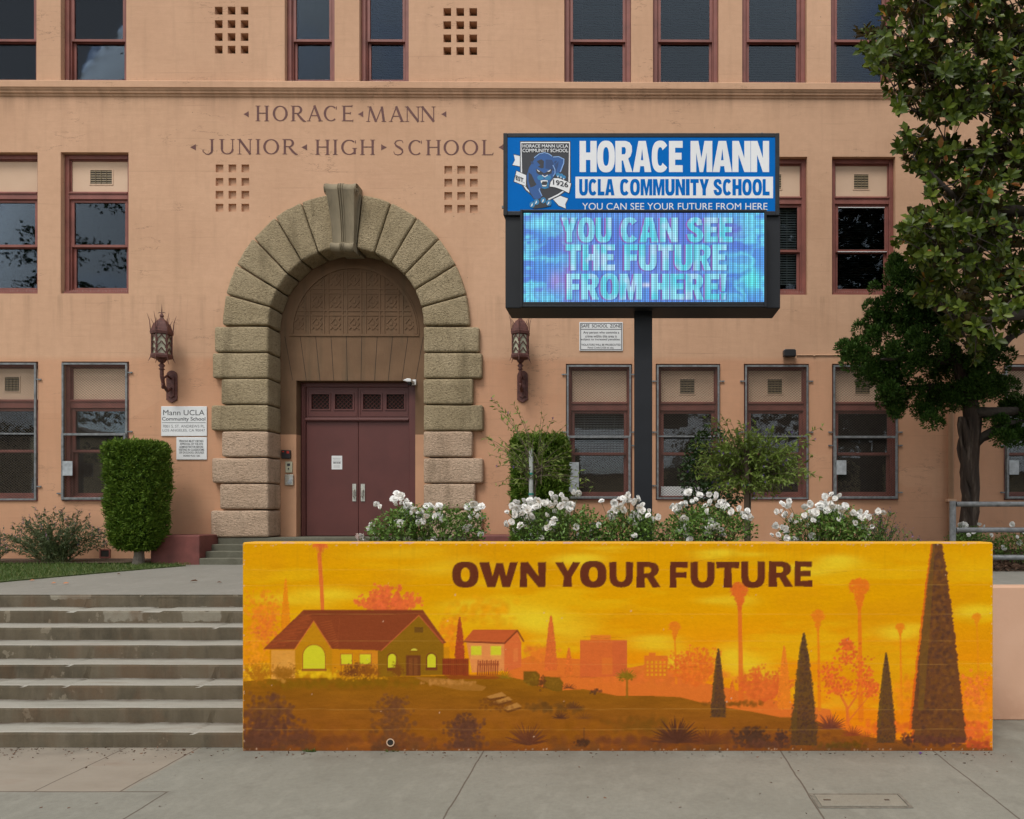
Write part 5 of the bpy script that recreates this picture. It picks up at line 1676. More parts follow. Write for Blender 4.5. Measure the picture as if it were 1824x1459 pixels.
C_.line([(1040, 1296), (1040, 1318)], 2.6, q(92, 56, 34), .7); brushy(1038, 1322, 16, 7, 4, q(78, 48, 32), 50, .5); brushy(1060, 1230, 12, 5, 3, q(96, 60, 36), 30, .5)
brushy(1340, 1310, 38, 20, 4.5, q(78, 52, 38), 170, .5); brushy(1392, 1312, 12, 20, 3.4, q(76, 50, 40), 60, .55); brushy(1365, 1325, 60, 10, 5, DK, 100, .4)
for x, yt, yb, wb in ((1280, 1153, 1276, 29), (1433, 1126, 1326, 52), (1580, 1161, 1322, 37)):
    cypress(x, yt, yb, wb, q(92, 64, 36), q(80, 54, 44), None, 420)
    C_.line([(x - wb * .12, yt + 20), (x - wb * .34, yb - 30)], [3, wb * .18], q(110, 82, 28), .35)
L, R = [], []
for i in range(140):
    f_ = i / 139; wl_ = 4 + 43 * f_ ** .9 - (6 if f_ > .93 else 0); wr_ = 6 + 44 * f_ ** .85
    L.append((1670 - wl_ - random.uniform(0, 3), 966 + f_ * 356)); R.append((1672 + wr_ + random.uniform(0, 4), 966 + f_ * 356))
C_.poly([(a - 4, b) for a, b in L] + R[::-1], q(206, 84, 30), .8)
C_.poly(L + R[::-1], q(100, 64, 38), .97)
for _ in range(900):
    f_ = random.random(); x = 1671 + random.uniform(-1, 1) * (6 + 37 * f_); C_.dabs([(x, 966 + f_ * 356)], 4.2, q(120, 76, 34) if random.random() < .5 else q(82, 54, 42), .45, .25)
C_.line([(1664, 968), (1656, 1060), (1648, 1160), (1642, 1260)], [6, 12, 14, 10], q(118, 86, 34), .5)
brushy(1680, 1318, 60, 10, 6, q(96, 56, 44), 90, .4); brushy(1620, 1315, 14, 14, 4, q(84, 50, 40), 50, .5); brushy(1745, 1325, 26, 8, 5, q(190, 78, 40), 50, .5); brushy(1500, 1326, 60, 7, 5, q(104, 72, 20), 70, .4)
C_.poly([(431, 1331), (1770, 1331), (1770, 1337), (431, 1337)], q(120, 66, 30), .35)
# hairline seams of the boards the wall was cast in
for y in (1013, 1040, 1092, 1140, 1181, 1262, 1298):
    xx = np.arange(431, 1771, 12)
    C_.line([(float(x), y + 2.2 * (fbm(np.array([x / 60.]), np.array([y * 1.])) [0] - .5) * 2) for x in xx], .9, q(232, 178, 90), .16)
# the words
def sup(cx, cy, rx, ry, n=2.6, k=40):
    return [(cx + rx * math.copysign(abs(math.cos(a)) ** (2 / n), math.cos(a)), cy + ry * math.copysign(abs(math.sin(a)) ** (2 / n), math.sin(a))) for a in np.linspace(0, 2 * PI, k, endpoint=False)]
GL = {
 'W': [(0, .02), (.26, 0), (.35, .56), (.44, .05), (.62, .05), (.70, .56), (.79, .02), (1, 0), (.80, .99), (.60, 1), (.52, .50), (.42, 1), (.21, .99)],
 'N': [(0, 1), (.03, .01), (.32, 0), (.71, .56), (.68, .01), (1, 0), (.97, 1), (.70, .99), (.27, .44), (.29, 1)],
 'Y': [(0, .02), (.32, 0), (.5, .36), (.70, 0), (1, .01), (.65, .60), (.67, 1), (.30, 1), (.35, .60)],
 'U': [(0, .02), (.31, 0), (.31, .56), (.34, .70), (.42, .77), (.5, .78), (.58, .77), (.66, .70), (.69, .56), (.69, 0), (1, .02), (.99, .62), (.95, .80), (.84, .93), (.68, .99), (.5, 1.01), (.32, .99), (.16, .93), (.05, .80), (.01, .62)],
 'F': [(.03, 0), (1, .01), (.99, .25), (.36, .22), (.36, .41), (.93, .39), (.93, .62), (.36, .61), (.39, 1), (0, 1)],
 'T': [(0, .01), (1, 0), (.98, .27), (.66, .24), (.69, 1), (.31, 1), (.35, .24), (.02, .26)],
 'E': [(.02, 0), (.97, .01), (.96, .24), (.36, .22), (.36, .38), (.90, .36), (.90, .60), (.36, .59), (.36, .77), (1, .74), (1, 1), (0, .99)],
 'R': [(.02, 0), (.55, .01), (.78, .06), (.90, .18), (.92, .33), (.86, .48), (.72, .57), (1, .99), (.66, 1), (.44, .64), (.34, .64), (.36, 1), (0, 1)],
}
TXT = q(92, 38, 28)
def glyph(ch, x0, x1, y0, y1):
    wd, h = x1 - x0, y1 - y0
    keep = C_.c.copy()
    if ch == 'O':
        C_.poly(sup((x0 + x1) / 2, (y0 + y1) / 2, wd / 2, h / 2), TXT, .97)
        hole = sup((x0 + x1) / 2, (y0 + y1) / 2, wd * .165, h * .265, 2.3)
    else:
        C_.poly([(x0 + a * wd, y0 + b * h) for a, b in GL[ch]], TXT, .97)
        hole = [(x0 + a * wd, y0 + b * h) for a, b in ((.33, .21), (.52, .22), (.60, .27), (.60, .38), (.52, .44), (.33, .45))] if ch == 'R' else None
    if hole:
        sl = C_.box_of(hole); m = C_.pmask(hole, sl)[..., None]
        C_.c[sl] = C_.c[sl] * (1 - m) + keep[sl] * m
for ch, a, b, y0, y1 in (('O', 804.5, 851.5, 998, 1044.5), ('W', 852.5, 922, 998.5, 1044), ('N', 925, 972.5, 998.5, 1044), ('Y', 988, 1034, 998.5, 1043.5), ('O', 1033, 1080.5, 996.5, 1044.5), ('U', 1085, 1128, 998, 1044), ('R', 1133.5, 1177.5, 998, 1044.5),
                         ('F', 1193, 1226, 998, 1045), ('U', 1230, 1274, 998, 1045), ('T', 1276, 1318, 998, 1044.5), ('U', 1320.5, 1364, 997, 1045), ('R', 1369.5, 1414, 997, 1043.5), ('E', 1416, 1448.5, 997, 1043)):
    glyph(ch, a, b, y0, y1)
chips = []
for _ in range(150):
    x = random.uniform(431, 1770); chips.append((x, random.choice((966.5, 967, 968, 1334, 1333)) + abs(random.gauss(0, 1.2)) * (1 if random.random() < .5 else -.4)))
for _ in range(26): chips.append((random.uniform(431, 1770), random.uniform(1000, 1330)))
for e in (432, 1769):
    for _ in range(22): chips.append((e + random.gauss(0, 1.2), random.uniform(968, 1334)))
C_.dabs(chips, 1.5, q(206, 170, 140), .75, .15)
gr = sm(1312, 1337, Y) * sm(.40, .66, fbm(X / 18, Y / 14, 4, 61)); C_.blend((slice(None), slice(None)), gr, q(84, 62, 40), .55)
dr_ = sm(.60, .74, fbm(X / 5.5, Y / 120, 4, 71)) * sm(1060, 966, Y); C_.blend((slice(None), slice(None)), dr_, q(150, 104, 20), .12)
for _ in range(9):
    x = random.uniform(440, 1760); y = random.uniform(980, 1300); p = [(x, y)]
    for k in range(9): p.append((p[-1][0] + random.uniform(4, 12), p[-1][1] + random.gauss(0, 1.3)))
    C_.line(p, .8, q(110, 66, 20), .35)
C_.c *= (.95 + .10 * fbm(X / 5, Y / 5, 3, 77))[..., None]
C_.mesh('mural_painting', vcol('mural_paint', .72, None, ((38, .35, .006, (1, 1, 1)), (6, .25, .012, (.25, 1, 1.6)))), lambda u, v: np.stack([-W2 + .014 + u * (2 * W2 - .028), np.full_like(u, -.004), WZ - .014 - v * (WZ - .016)], -1), mural)
dx, dz = P(696, 1322, WY)
m = MB()
xc = dx - (WX0 + WX1) / 2
ang = np.linspace(0, 2 * PI, 25)[:-1]
m.add([(xc + r * math.cos(a), -.012, dz + r * math.sin(a)) for r in (.030, .040) for a in ang], [(k, (k + 1) % 24, (k + 1) % 24 + 24, k + 24) for k in range(24)])
m.cur = 1
m.add([(xc + .031 * math.cos(a), -.010, dz + .031 * math.sin(a)) for a in ang], [tuple(range(24))])
m.build('drain_pipe', [M['infill'], M['dark']], mural)
mb = MB(); mb.add([(WX0 + .23, WY + .263, 1.80), (WX1 - .26, WY + .263, 1.80), (WX1 - .26, 10.2, 1.84), (WX0 + .23, 10.2, 1.84), (WX0 + .23, 10.2, 1.0), (WX1 - .26, 10.2, 1.0), (WX0 + .23, 9.6, 1.0), (WX0 + .23, WY + .263, 1.0)], [(0, 1, 2, 3), (3, 2, 5, 4), (0, 3, 4, 7)])
tag(mb.build('planter_soil', M['soil']), kind='structure')

# ================================================================ ELECTRONIC SIGN
SY = 8.5
M['cab'] = paint('charcoal_sign_cabinet', (.011, .013, .017), .5, .15, 3, .04, 0.0, .3)
M['trim'] = paint('worn_black_trim', (.014, .017, .022), .5, .35, 14, .15, 0.0, .3)
M['sblue'] = paint('blue_sign_vinyl', (.000, .138, .500), .6, .05, 2, 0, 0.0, .06)
M['swhite'] = paint('white_sign_vinyl', (.77, .79, .81), .5, .04, 2, 0)
M['nav'] = paint('navy_vinyl', (.005, .045, .16), .4, .1, 3, 0)
M['pblue'] = paint('deep_blue_vinyl', (.008, .085, .30), .4, .1, 3, 0)
M['teal'] = paint('teal_vinyl', (.015, .20, .42), .4, .1, 3, 0)
M['sky_v'] = paint('pale_blue_vinyl', (.22, .40, .75), .4, .1, 3, 0)
M['char'] = paint('charcoal_vinyl', (.020, .022, .030), .4, .1, 3, 0)
sx = (1145.5 - CX) * (SY + .22) / F
sign = thing('electronic_sign', 'tall pole sign with a blue school header over a glowing electronic message screen', 'sign', (sx, SY, 1.8))
SX = lambda px, d=0: (px - CX) * (SY + d) / F - sx
SZ = lambda py, d=0: EYE - (py - CY) * (SY + d) / F - 1.8
m = MB(); pw_ = 16 * (SY + .12) / F
m.box(-pw_, pw_, .22 - pw_, .22 + pw_, 0, SZ(548)); m.build('pole', M['cab'], sign, bevel=.012)
m = MB(); m.box(-pw_ - .10, pw_ + .10, .22 - pw_ - .1, .22 + pw_ + .1, -.15, .10); m.build('footing', M['char'], sign)
m = MB(); x0, x1, z0, z1 = SX(900), SX(1390), SZ(549), SZ(384)
m.box(x0, x1, 0, .46, z0, z1); m.build('cabinet', M['cab'], sign, bevel=.01)
hx0, hx1, hz0, hz1 = SX(896.5, -.03), SX(1388.5, -.03), SZ(384, -.03), SZ(237, -.03)
m = MB(); m.box(hx0, hx1, -.02, .46, hz0 + .002, hz1); ring(m, hx0, hx1, hz0 + .002, hz1, .050, -.034, -.021)
hd = m.build('header_box', M['trim'], sign, bevel=.006)
m = MB(); m.box(SX(1356.5), SX(1359.5), .02, .05, hz1, hz1 + .03); m.box(hx0 - .04, hx0, .10, .13, SZ(364), SZ(360)); m.build('lifting_bolt', M['galv'], sign)
m = MB(); m.box(hx0 + .048, hx1 - .048, -.028, -.0205, hz0 + .05, hz1 - .048); pn = m.build('header_panel', M['sblue'], hd)
HX, HZ = lambda px: SX(px, -.03), lambda py: SZ(py, -.03)

HG = {'H': [(0, 0), (.37, 0), (.37, .37), (.63, .37), (.63, 0), (1, 0), (1, 1), (.63, 1), (.63, .61), (.37, .61), (.37, 1), (0, 1)],
 'R': [(0, 0), (.6, 0), (.84, .05), (.96, .17), (.97, .34), (.89, .49), (.75, .57), (1, 1), (.62, 1), (.45, .63), (.37, .63), (.37, .43), (.55, .43), (.61, .37), (.61, .26), (.55, .20), (.37, .20), (.37, .43), (.37, .63), (.37, 1), (0, 1)],
 'A': [(0, 1), (.30, 0), (.70, 0), (1, 1), (.64, 1), (.60, .81), (.41, .81), (.435, .62), (.565, .62), (.5, .25), (.435, .62), (.41, .81), (.40, .81), (.36, 1)],
 'E': [(0, 0), (1, 0), (1, .22), (.45, .22), (.45, .38), (.92, .38), (.92, .60), (.45, .60), (.45, .78), (1, .78), (1, 1), (0, 1)],
 'F': [(0, 0), (1, 0), (1, .22), (.45, .22), (.45, .39), (.92, .39), (.92, .62), (.45, .62), (.45, 1), (0, 1)],
 'M': [(0, 0), (.36, 0), (.5, .55), (.64, 0), (1, 0), (1, 1), (.74, 1), (.74, .38), (.58, 1), (.42, 1), (.26, .38), (.26, 1), (0, 1)],
 'N': [(0, 0), (.36, 0), (.66, .55), (.66, 0), (1, 0), (1, 1), (.66, 1), (.34, .44), (.34, 1), (0, 1)],
 'U': [(0, 0), (.36, 0), (.36, .66), (.39, .75), (.45, .79), (.55, .79), (.61, .75), (.64, .66), (.64, 0), (1, 0), (1, .66), (.95, .83), (.83, .95), (.66, 1.01), (.34, 1.01), (.17, .95), (.05, .83), (0, .66)],
 'L': [(0, 0), (.44, 0), (.44, .77), (1, .77), (1, 1), (0, 1)], 'I': [(0, 0), (1, 0), (1, 1), (0, 1)],
 'T': [(0, 0), (1, 0), (1, .24), (.69, .24), (.69, 1), (.31, 1), (.31, .24), (0, .24)],
 'Y': [(0, 0), (.37, 0), (.5, .34), (.63, 0), (1, 0), (.68, .62), (.68, 1), (.32, 1), (.32, .62)],
 'S': [(.95, .31), (.61, .32), (.60, .23), (.5, .19), (.40, .22), (.39, .28), (.46, .35), (.75, .46), (.94, .58), (1, .72), (.94, .87), (.76, .98), (.5, 1.01), (.24, .98), (.07, .87), (0, .67), (.36, .66), (.39, .77), (.5, .81), (.61, .78), (.62, .71), (.54, .64), (.25, .53), (.07, .42), (0, .28), (.06, .13), (.23, .02), (.48, -.01), (.72, .01), (.89, .10)],
 '!': [(.05, 0), (.95, 0), (.80, .68), (.20, .68)]}
HW = dict(H=1, O=1.04, R=1, A=1.08, C=.98, E=.80, M=1.22, N=1.02, U=1, L=.76, I=.40, T=.88, Y=1, S=.94, F=.76)
HW['!'] = .36
def heavy(word, a, b, gap=.09):
    """outlines of heavy capitals filling a..b, y 0 (top)..1; rings are cut into quads"""
    ws = [HW[c] for c in word]; tot = sum(ws) + gap * (len(word) - 1); k = (b - a) / tot
    x = a; out_ = []
    for c, wd in zip(word, ws):
        wd *= k
        f = lambda u, v, x=x, wd=wd: (x + u * wd, v)
        if c in 'OC':
            n = 32; rg = (0, 360) if c == 'O' else (38, 322)
            P_ = []
            for i in range(n + 1):
                t_ = math.radians(rg[0] + (rg[1] - rg[0]) * i / n); cs, sn = math.cos(t_), math.sin(t_)
                e = lambda v, m: math.copysign(abs(v) ** (2 / m), v)
                P_.append((f(.5 + .5 * e(cs, 2.5), .5 - .51 * e(sn, 2.5)), f(.5 + .165 * e(cs, 2.4), .5 - .30 * e(sn, 2.4))))
            for (o0, i0), (o1, i1) in zip(P_, P_[1:]): out_.append([o0, o1, i1, i0])
        else:
            out_.append([f(u, v) for u, v in HG[c]])
            if c == '!': out_.append([f(.15, .76), f(.85, .76), f(.85, 1), f(.15, 1)])
        x += wd + gap * k
    return out_
def heavy_mesh(mb, word, a, b, y0, y1, y, gap=.09):
    for pc in heavy(word, 0, 1, gap):
        q_ = [(HX(a + u * (b - a)), y, HZ(y0 + v * (y1 - y0))) for u, v in pc]
        mb.add(q_, [tuple(range(len(q_)))])
m = MB()
def T(s, a, b, y0, y1, bd, y=-.0292): add_text(m, s, HX(a), HX(b), HZ(y1), HZ(y0), y, bd)
heavy_mesh(m, 'HORACE', 1032.4, 1216, 251, 306.5, -.0292, .025); heavy_mesh(m, 'MANN', 1230, 1370, 251, 306.5, -.0292, .02)
m.box(HX(1025), HX(1377), -.0290, -.0282, HZ(353), HZ(314.7))
T('YOU CAN SEE YOUR FUTURE FROM HERE', 1037, 1367, 361.5, 374, .0)
m.build('white_lettering', M['swhite'], hd)
for s, a, b in (('UCLA', 1031.6, 1094.6), ('COMMUNITY', 1104.4, 1262.8), ('SCHOOL', 1271, 1370.8)):
    m = MB(); heavy_mesh(m, s, a, b, 319, 348, -.0302, .075); m.build('blue_lettering', M['sblue'], hd)
# crest
E = lambda x, y: (HX(890 + x * .1096), HZ(230 + y * .1096))
lay = [0]
crest = MB()
MI = {'char': 0, 'swhite': 1, 'pblue': 2, 'nav': 3, 'teal': 4, 'sky_v': 5}
def em(pts, mt):
    lay[0] += 1
    crest.cur = MI[mt]
    y = -.0284 - lay[0] * .00012
    q_ = [E(a, b) for a, b in pts]
    crest.add([(a, y, b) for a, b in q_], [tuple(range(len(q_)))])
def grow(pts, k):
    cx = sum(p[0] for p in pts) / len(pts); cy = sum(p[1] for p in pts) / len(pts)
    return [(cx + (x - cx) * (1 + k / max(60, math.hypot(x - cx, y - cy))), cy + (y - cy) * (1 + k / max(60, math.hypot(x - cx, y - cy)))) for x, y in pts]
def ellp(cx, cy, rx, ry, n=20): return [(cx + rx * math.cos(a), cy + ry * math.sin(a)) for a in np.linspace(0, 2 * PI, n, endpoint=False)]
def out(pts, mt='swhite', k=14):
    em(grow(pts, k), 'char'); em(pts, mt)
def emline(pts, w_, mt):
    lay[0] += 1; crest.cur = MI[mt]
    strokes_mesh(crest, [[(*E(a, b), w_ * .1096 * SY / F) for a, b in pts]], -.0284 - lay[0] * .00012)
shield = [(340, 208), (1142, 208), (1142, 860), (1090, 985), (960, 1075), (740, 1180), (560, 1095), (430, 985), (345, 860)]
out([(230, 415), (335, 440), (335, 605), (210, 580), (250, 500)])
out([(870, 1140), (985, 1085), (1110, 1130), (1065, 1220), (1075, 1290), (960, 1240)])
em(grow(shield, 18), 'char'); em(shield, 'swhite'); em(grow(shield, -24), 'char')
out([(275, 680), (430, 750), (425, 925), (235, 850)])
body = [(545, 520), (600, 440), (700, 395), (780, 400), (860, 450), (960, 455), (1035, 490), (1040, 560), (1000, 690), (940, 720), (900, 740), (870, 780), (830, 880), (800, 960), (700, 965), (650, 960), (690, 1090), (640, 1140), (560, 1130), (500, 1040), (450, 900), (440, 760), (480, 620)]
em(grow(body, 10), 'char'); em(body, 'pblue')
em([(470, 700), (520, 740), (560, 830), (600, 900), (560, 930), (500, 950), (470, 850)], 'char'); em([(905, 570), (960, 520), (950, 600), (920, 690), (880, 680)], 'nav')
em([(600, 520), (680, 490), (720, 520), (715, 630), (680, 640), (620, 610), (660, 590)], 'char'); em([(745, 495), (850, 500), (890, 590), (880, 680), (800, 650), (745, 640)], 'nav')
em([(500, 525), (525, 570), (555, 560), (545, 530)], 'nav'); em([(935, 515), (905, 560), (880, 545), (900, 515)], 'nav')
em([(590, 640), (680, 690), (720, 720), (780, 690), (850, 640), (845, 720), (790, 740), (720, 745), (640, 740), (600, 710)], 'char')
em([(605, 655), (640, 680), (662, 685), (640, 695), (620, 685)], 'swhite'); em([(830, 655), (800, 678), (772, 684), (795, 695), (820, 685)], 'swhite')
em(ellp(665, 790, 55, 42), 'teal'); em(ellp(785, 790, 55, 42), 'teal'); em([(680, 740), (785, 740), (735, 785)], 'nav'); emline([(690, 748), (735, 778), (780, 748)], 14, 'swhite')
em([(665, 840), (785, 840), (800, 900), (780, 960), (735, 975), (690, 960), (668, 900)], 'teal'); em([(675, 850), (778, 850), (765, 940), (690, 940)], 'char')
em([(665, 838), (730, 828), (782, 838), (775, 868), (765, 850), (700, 850), (678, 885)], 'swhite'); em([(685, 900), (700, 912), (755, 912), (768, 900), (758, 932), (700, 932)], 'swhite')
emline([(560, 470), (640, 405), (730, 385), (800, 405), (855, 445)], 14, 'sky_v'); emline([(870, 455), (960, 450), (1045, 490), (1040, 560), (985, 700)], 16, 'sky_v'); emline([(865, 585), (900, 660), (900, 720), (868, 770)], 13, 'sky_v'); emline([(655, 960), (640, 990), (690, 1090)], 14, 'sky_v')
out([(815, 935), (830, 860), (880, 800), (960, 800), (1060, 840), (1160, 885), (1125, 1040), (1010, 985), (900, 945)])
for cx, cy, r in ((950, 745, 34), (1000, 760, 36), (1045, 785, 30)): em(ellp(cx, cy, r, r), 'teal'); em([(cx - 14, cy + 15), (cx + 8, cy + 15), (cx - 4, cy + 50)], 'swhite')
em([(490, 1250), (540, 1180), (640, 1130), (760, 1110), (830, 1190), (835, 1250), (700, 1280), (560, 1295)], 'char')
for cx, cy in ((530, 1230), (600, 1185), (710, 1160), (800, 1200)): em(ellp(cx, cy, 44, 48), 'teal'); em([(cx - 26, cy + 40), (cx - 8, cy - 14), (cx + 10, cy - 20), (cx + 6, cy + 14)], 'swhite')
cr_ = crest.build('crest', [M[k] for k in MI], hd)
m = MB()
yT = -.0284 - (lay[0] + 4) * .00012
for s, a, b, y0, y1 in (('HORACE MANN UCLA', 372, 1112, 252, 304), ('COMMUNITY SCHOOL', 372, 1115, 322, 380)):
    V, Fs = text_geo(s, *[E(a, y1)[0], E(b, y1)[0], E(a, y1)[1], E(a, y0)[1]], .012); m.add([(a_, yT, b_) for a_, b_ in V], Fs); m.build('crest_title', M['swhite'], hd); m = MB()
for s, (xa, ya), (xb, yb), hgt in (('EST.', (262, 820), (402, 880), 72), ('1926', (868, 905), (1115, 955), 88)):
    m = MB(); V, Fs = text_geo(s, 0, 1, 0, 1, .02)
    sk = -(yb - ya) / (xb - xa)
    m.add([(E(xa + (xb - xa) * u, 0)[0], yT, E(0, ya - hgt * v + (yb - ya) * u)[1]) for u, v in V], Fs)
    m.build('crest_date', M['char'], hd)
# message screen
m = MB()
lx0, lx1, lz0, lz1 = SX(927, -.14), SX(1365, -.14), SZ(548, -.14), SZ(374.5, -.14)
m.box(lx0, lx1, -.14, -.002, lz0, lz1); ring(m, lx0, lx1, lz0, lz1, .028, -.165, -.1405)
m.box(lx0 + .028, lx1 - .028, -.160, -.1405, lz0 + .028, SZ(539, -.14))
led = m.build('message_screen', M['cab'], sign, bevel=.006)
D = Canvas(933, 1361, 380, 538, .8)
X, Y = D.X, D.Y
LQ = lambda r, g, b: np.array(s2l(r, g, b))
D.c[:] = LQ(78, 142, 224)
sv = (slice(None), slice(None))
D.blend(sv, sm(.42, .62, fbm(X / 60, Y / 40, 4, 3)), LQ(112, 116, 216), .45)
D.blend(sv, sm(.50, .72, fbm(X / 45 + 5, Y / 70, 4, 8)), LQ(70, 110, 210), .7)
edge_ = np.clip(np.abs((X - 1147) / 214) * 1.6 - .62, 0, 1)
wisp = 1 - np.abs(fbm(X / 42 + fbm(X / 30, Y / 30, 3, 4) * 1.6, Y / 34, 4, 12) - .5) * 6
D.blend(sv, np.clip(wisp, 0, 1) * edge_, LQ(110, 228, 244), .95)
D.blend(sv, sm(.55, .75, fbm(X / 26, Y / 30, 4, 44)) * edge_, LQ(70, 150, 226), .8)
D.glow(962, 398, 26, 14, LQ(120, 226, 248), .9); D.glow(1340, 500, 22, 26, LQ(84, 230, 226), .8); D.glow(1150, 508, 26, 5, LQ(255, 255, 255), .5); D.glow(990, 500, 14, 20, LQ(180, 140, 210), .6); D.glow(1012, 430, 20, 26, LQ(140, 84, 190), .5); D.glow(1300, 410, 30, 22, LQ(112, 90, 200), .6); D.glow(1010, 500, 10, 34, LQ(180, 110, 190), .5)
def raster_text(s, a, b, y0, y1, col, off, alpha, bd):
    msk = np.zeros(D.X.shape)
    for pc in heavy(s, a, b, .07):
        pts = [(u + off[0], y0 + v * (y1 - y0) + off[1]) for u, v in pc]
        sl = D.box_of(pts)
        if D.X[sl].size: msk[sl] = np.maximum(msk[sl], D.pmask(pts, sl))
    D.blend(sv, msk, col, alpha)
    return msk
for s, a, b, y0, y1 in (('YOU', 1000, 1089, 388, 432), ('CAN', 1106, 1207, 388, 432), ('SEE', 1224, 1305, 388, 432), ('THE', 1008, 1095, 436, 482), ('FUTURE', 1112, 1294, 436, 482), ('FROM', 1009, 1143, 488, 534), ('HERE!', 1160, 1294, 488, 534)):
    raster_text(s, a, b, y0, y1, LQ(150, 66, 170), (-3, 1), .75, .07)
    raster_text(s, a, b, y0, y1, LQ(60, 70, 170), (2.5, 1.5), .6, .07)
    mk_ = raster_text(s, a, b, y0, y1, LQ(138, 220, 242), (0, 0), .97, .07)
    D.blend(sv, mk_ * sm(.40, .62, fbm(X / 30, Y / 60, 3, 19)), LQ(74, 204, 226), .9)
    D.blend(sv, mk_ * sm(.55, .7, fbm(X / 22 + 7, Y / 30, 3, 29)), LQ(190, 214, 248), .6)
dots = (.62 + .38 * np.cos(2 * PI * X / 3.2)) * (.74 + .26 * np.cos(2 * PI * Y / 3.2))
moire = .86 + .22 * np.cos(2 * PI * (X / 9.4 + .5 * np.sin((X - 933) / 90)))
D.c *= (dots * moire * 1.60)[..., None]
D.mesh('lit_screen', vcol('led_glow', emit=.92), lambda u, v: np.stack([SX(933, -.14) + u * (SX(1361, -.14) - SX(933, -.14)), np.full_like(u, -.148), SZ(380, -.14) - v * (SZ(380, -.14) - SZ(538, -.14))], -1), led)

# ================================================================ GUARD RAIL
RYd = 10.45
px0 = (1697 - CX) * RYd / F
rail = thing('guard_rail', 'grey pipe railing with three rails along the walkway right of the mural', 'railing', (px0, RYd, 1.515))
zr_ = [EYE - (y - CY) * RYd / F - 1.515 for y in (898, 944, 993)]
for k in range(5):
    m = MB(); m.tube([(k * 2.4, 0, -.005), (k * 2.4, 0, zr_[0] + .045)], .045, 12); m.build('post', M['galv'], rail, smooth=False)
for z in zr_:
    m = MB(); m.tube([(.046, 0, z), (14, 0, z)], .038, 12); m.build('rail', M['galv'], rail, smooth=False)

# ================================================================ PLANTS
M['rose_leaf'] = foliage('rose_leaf', [(.060, .125, .020), (.10, .20, .030), (.15, .265, .05), (.21, .32, .075)], .45)
M['petal'] = foliage('white_petal', [(.88, .87, .82), (.91, .90, .88), (.93, .93, .91)], .7, None, .12, .2)
M['petal_pink'] = foliage('blush_petal', [(.86, .74, .70), (.90, .80, .76)], .6, None, .3, .2)
M['stem'] = paint('green_stem', (.075, .095, .030), .6, .3, 20, 0)
M['twig'] = paint('grey_twig', (.11, .085, .055), .8, .3, 20, 0)
M['mag'] = foliage('magnolia_leaf', [(.034, .056, .007), (.056, .088, .009), (.080, .122, .012), (.130, .170, .018), (.040, .066, .008)], .38, (.060, .050, .018), .25, .22)
M['mag_old'] = foliage('yellowed_leaf', [(.30, .16, .02), (.36, .12, .02), (.22, .18, .03)], .4, None, .2)
M['jun'] = foliage('juniper_spray', [(.018, .048, .007), (.032, .078, .011), (.050, .112, .016), (.075, .145, .024)], .6, None, .12, .2)
M['thuja'] = foliage('clipped_conifer_spray', [(.045, .090, .010), (.075, .145, .014), (.115, .195, .020), (.16, .24, .03)], .6, None, .2, .2)
M['potato'] = foliage('pale_leaf', [(.13, .20, .03), (.20, .29, .05), (.27, .35, .08)], .5, None, .35)
M['darkleaf'] = foliage('dark_bush_leaf', [(.012, .035, .008), (.022, .055, .010), (.04, .085, .014)], .5, None, .2)
M['purple'] = foliage('purple_flower', [(.10, .03, .28), (.16, .05, .38)], .6, None, .2)
M['salvia'] = foliage('grey_green_leaf', [(.075, .11, .04), (.12, .16, .07), (.16, .19, .10)], .6, None, .3)
M['salvia_fl'] = foliage('dusty_purple_flower', [(.15, .09, .19), (.22, .13, .26)], .7, None, .2)
M['grass'] = foliage('lawn_blade', [(.042, .090, .012), (.065, .125, .018), (.095, .155, .028), (.19, .20, .07)], .6, None, .25)
M['chip'] = foliage('bark_chip', [(.06, .032, .02), (.11, .062, .038), (.17, .10, .065)], .9, None, 0)
t = NT('fibrous_bark')
g = t.noise(1.0, 6, .65, t.co((9, 9, 1.1)))
t.set(t.ramp(g, [(.32, (.016, .010, .007)), (.55, (.060, .040, .028)), (.74, (.21, .165, .13))]), .9); t.bump(g, 1.0, .05)
M['bark'] = t.m
M['branch'] = paint('dark_branch', (.045, .035, .026), .85, .35, 12, .4)
M['stake'] = paint('grey_plastic_stake', (.40, .42, .40), .5, .15, 5, 0)
M['wood_stake'] = paint('brown_wood_stake', (.115, .080, .055), .8, .25, 8, .2)
M['tie'] = paint('teal_plant_tie', (.02, .20, .16), .5, .2, 5, 0)

R3 = lambda n: rng.normal(size=(n, 3))
def ellipsoid_pts(n, c, r, shell=.0):
    d = unit(R3(n)); k = rng.random(n) ** (1 / 3)
    k = shell + (1 - shell) * k
    return np.array(c) + d * k[:, None] * np.array(r), d

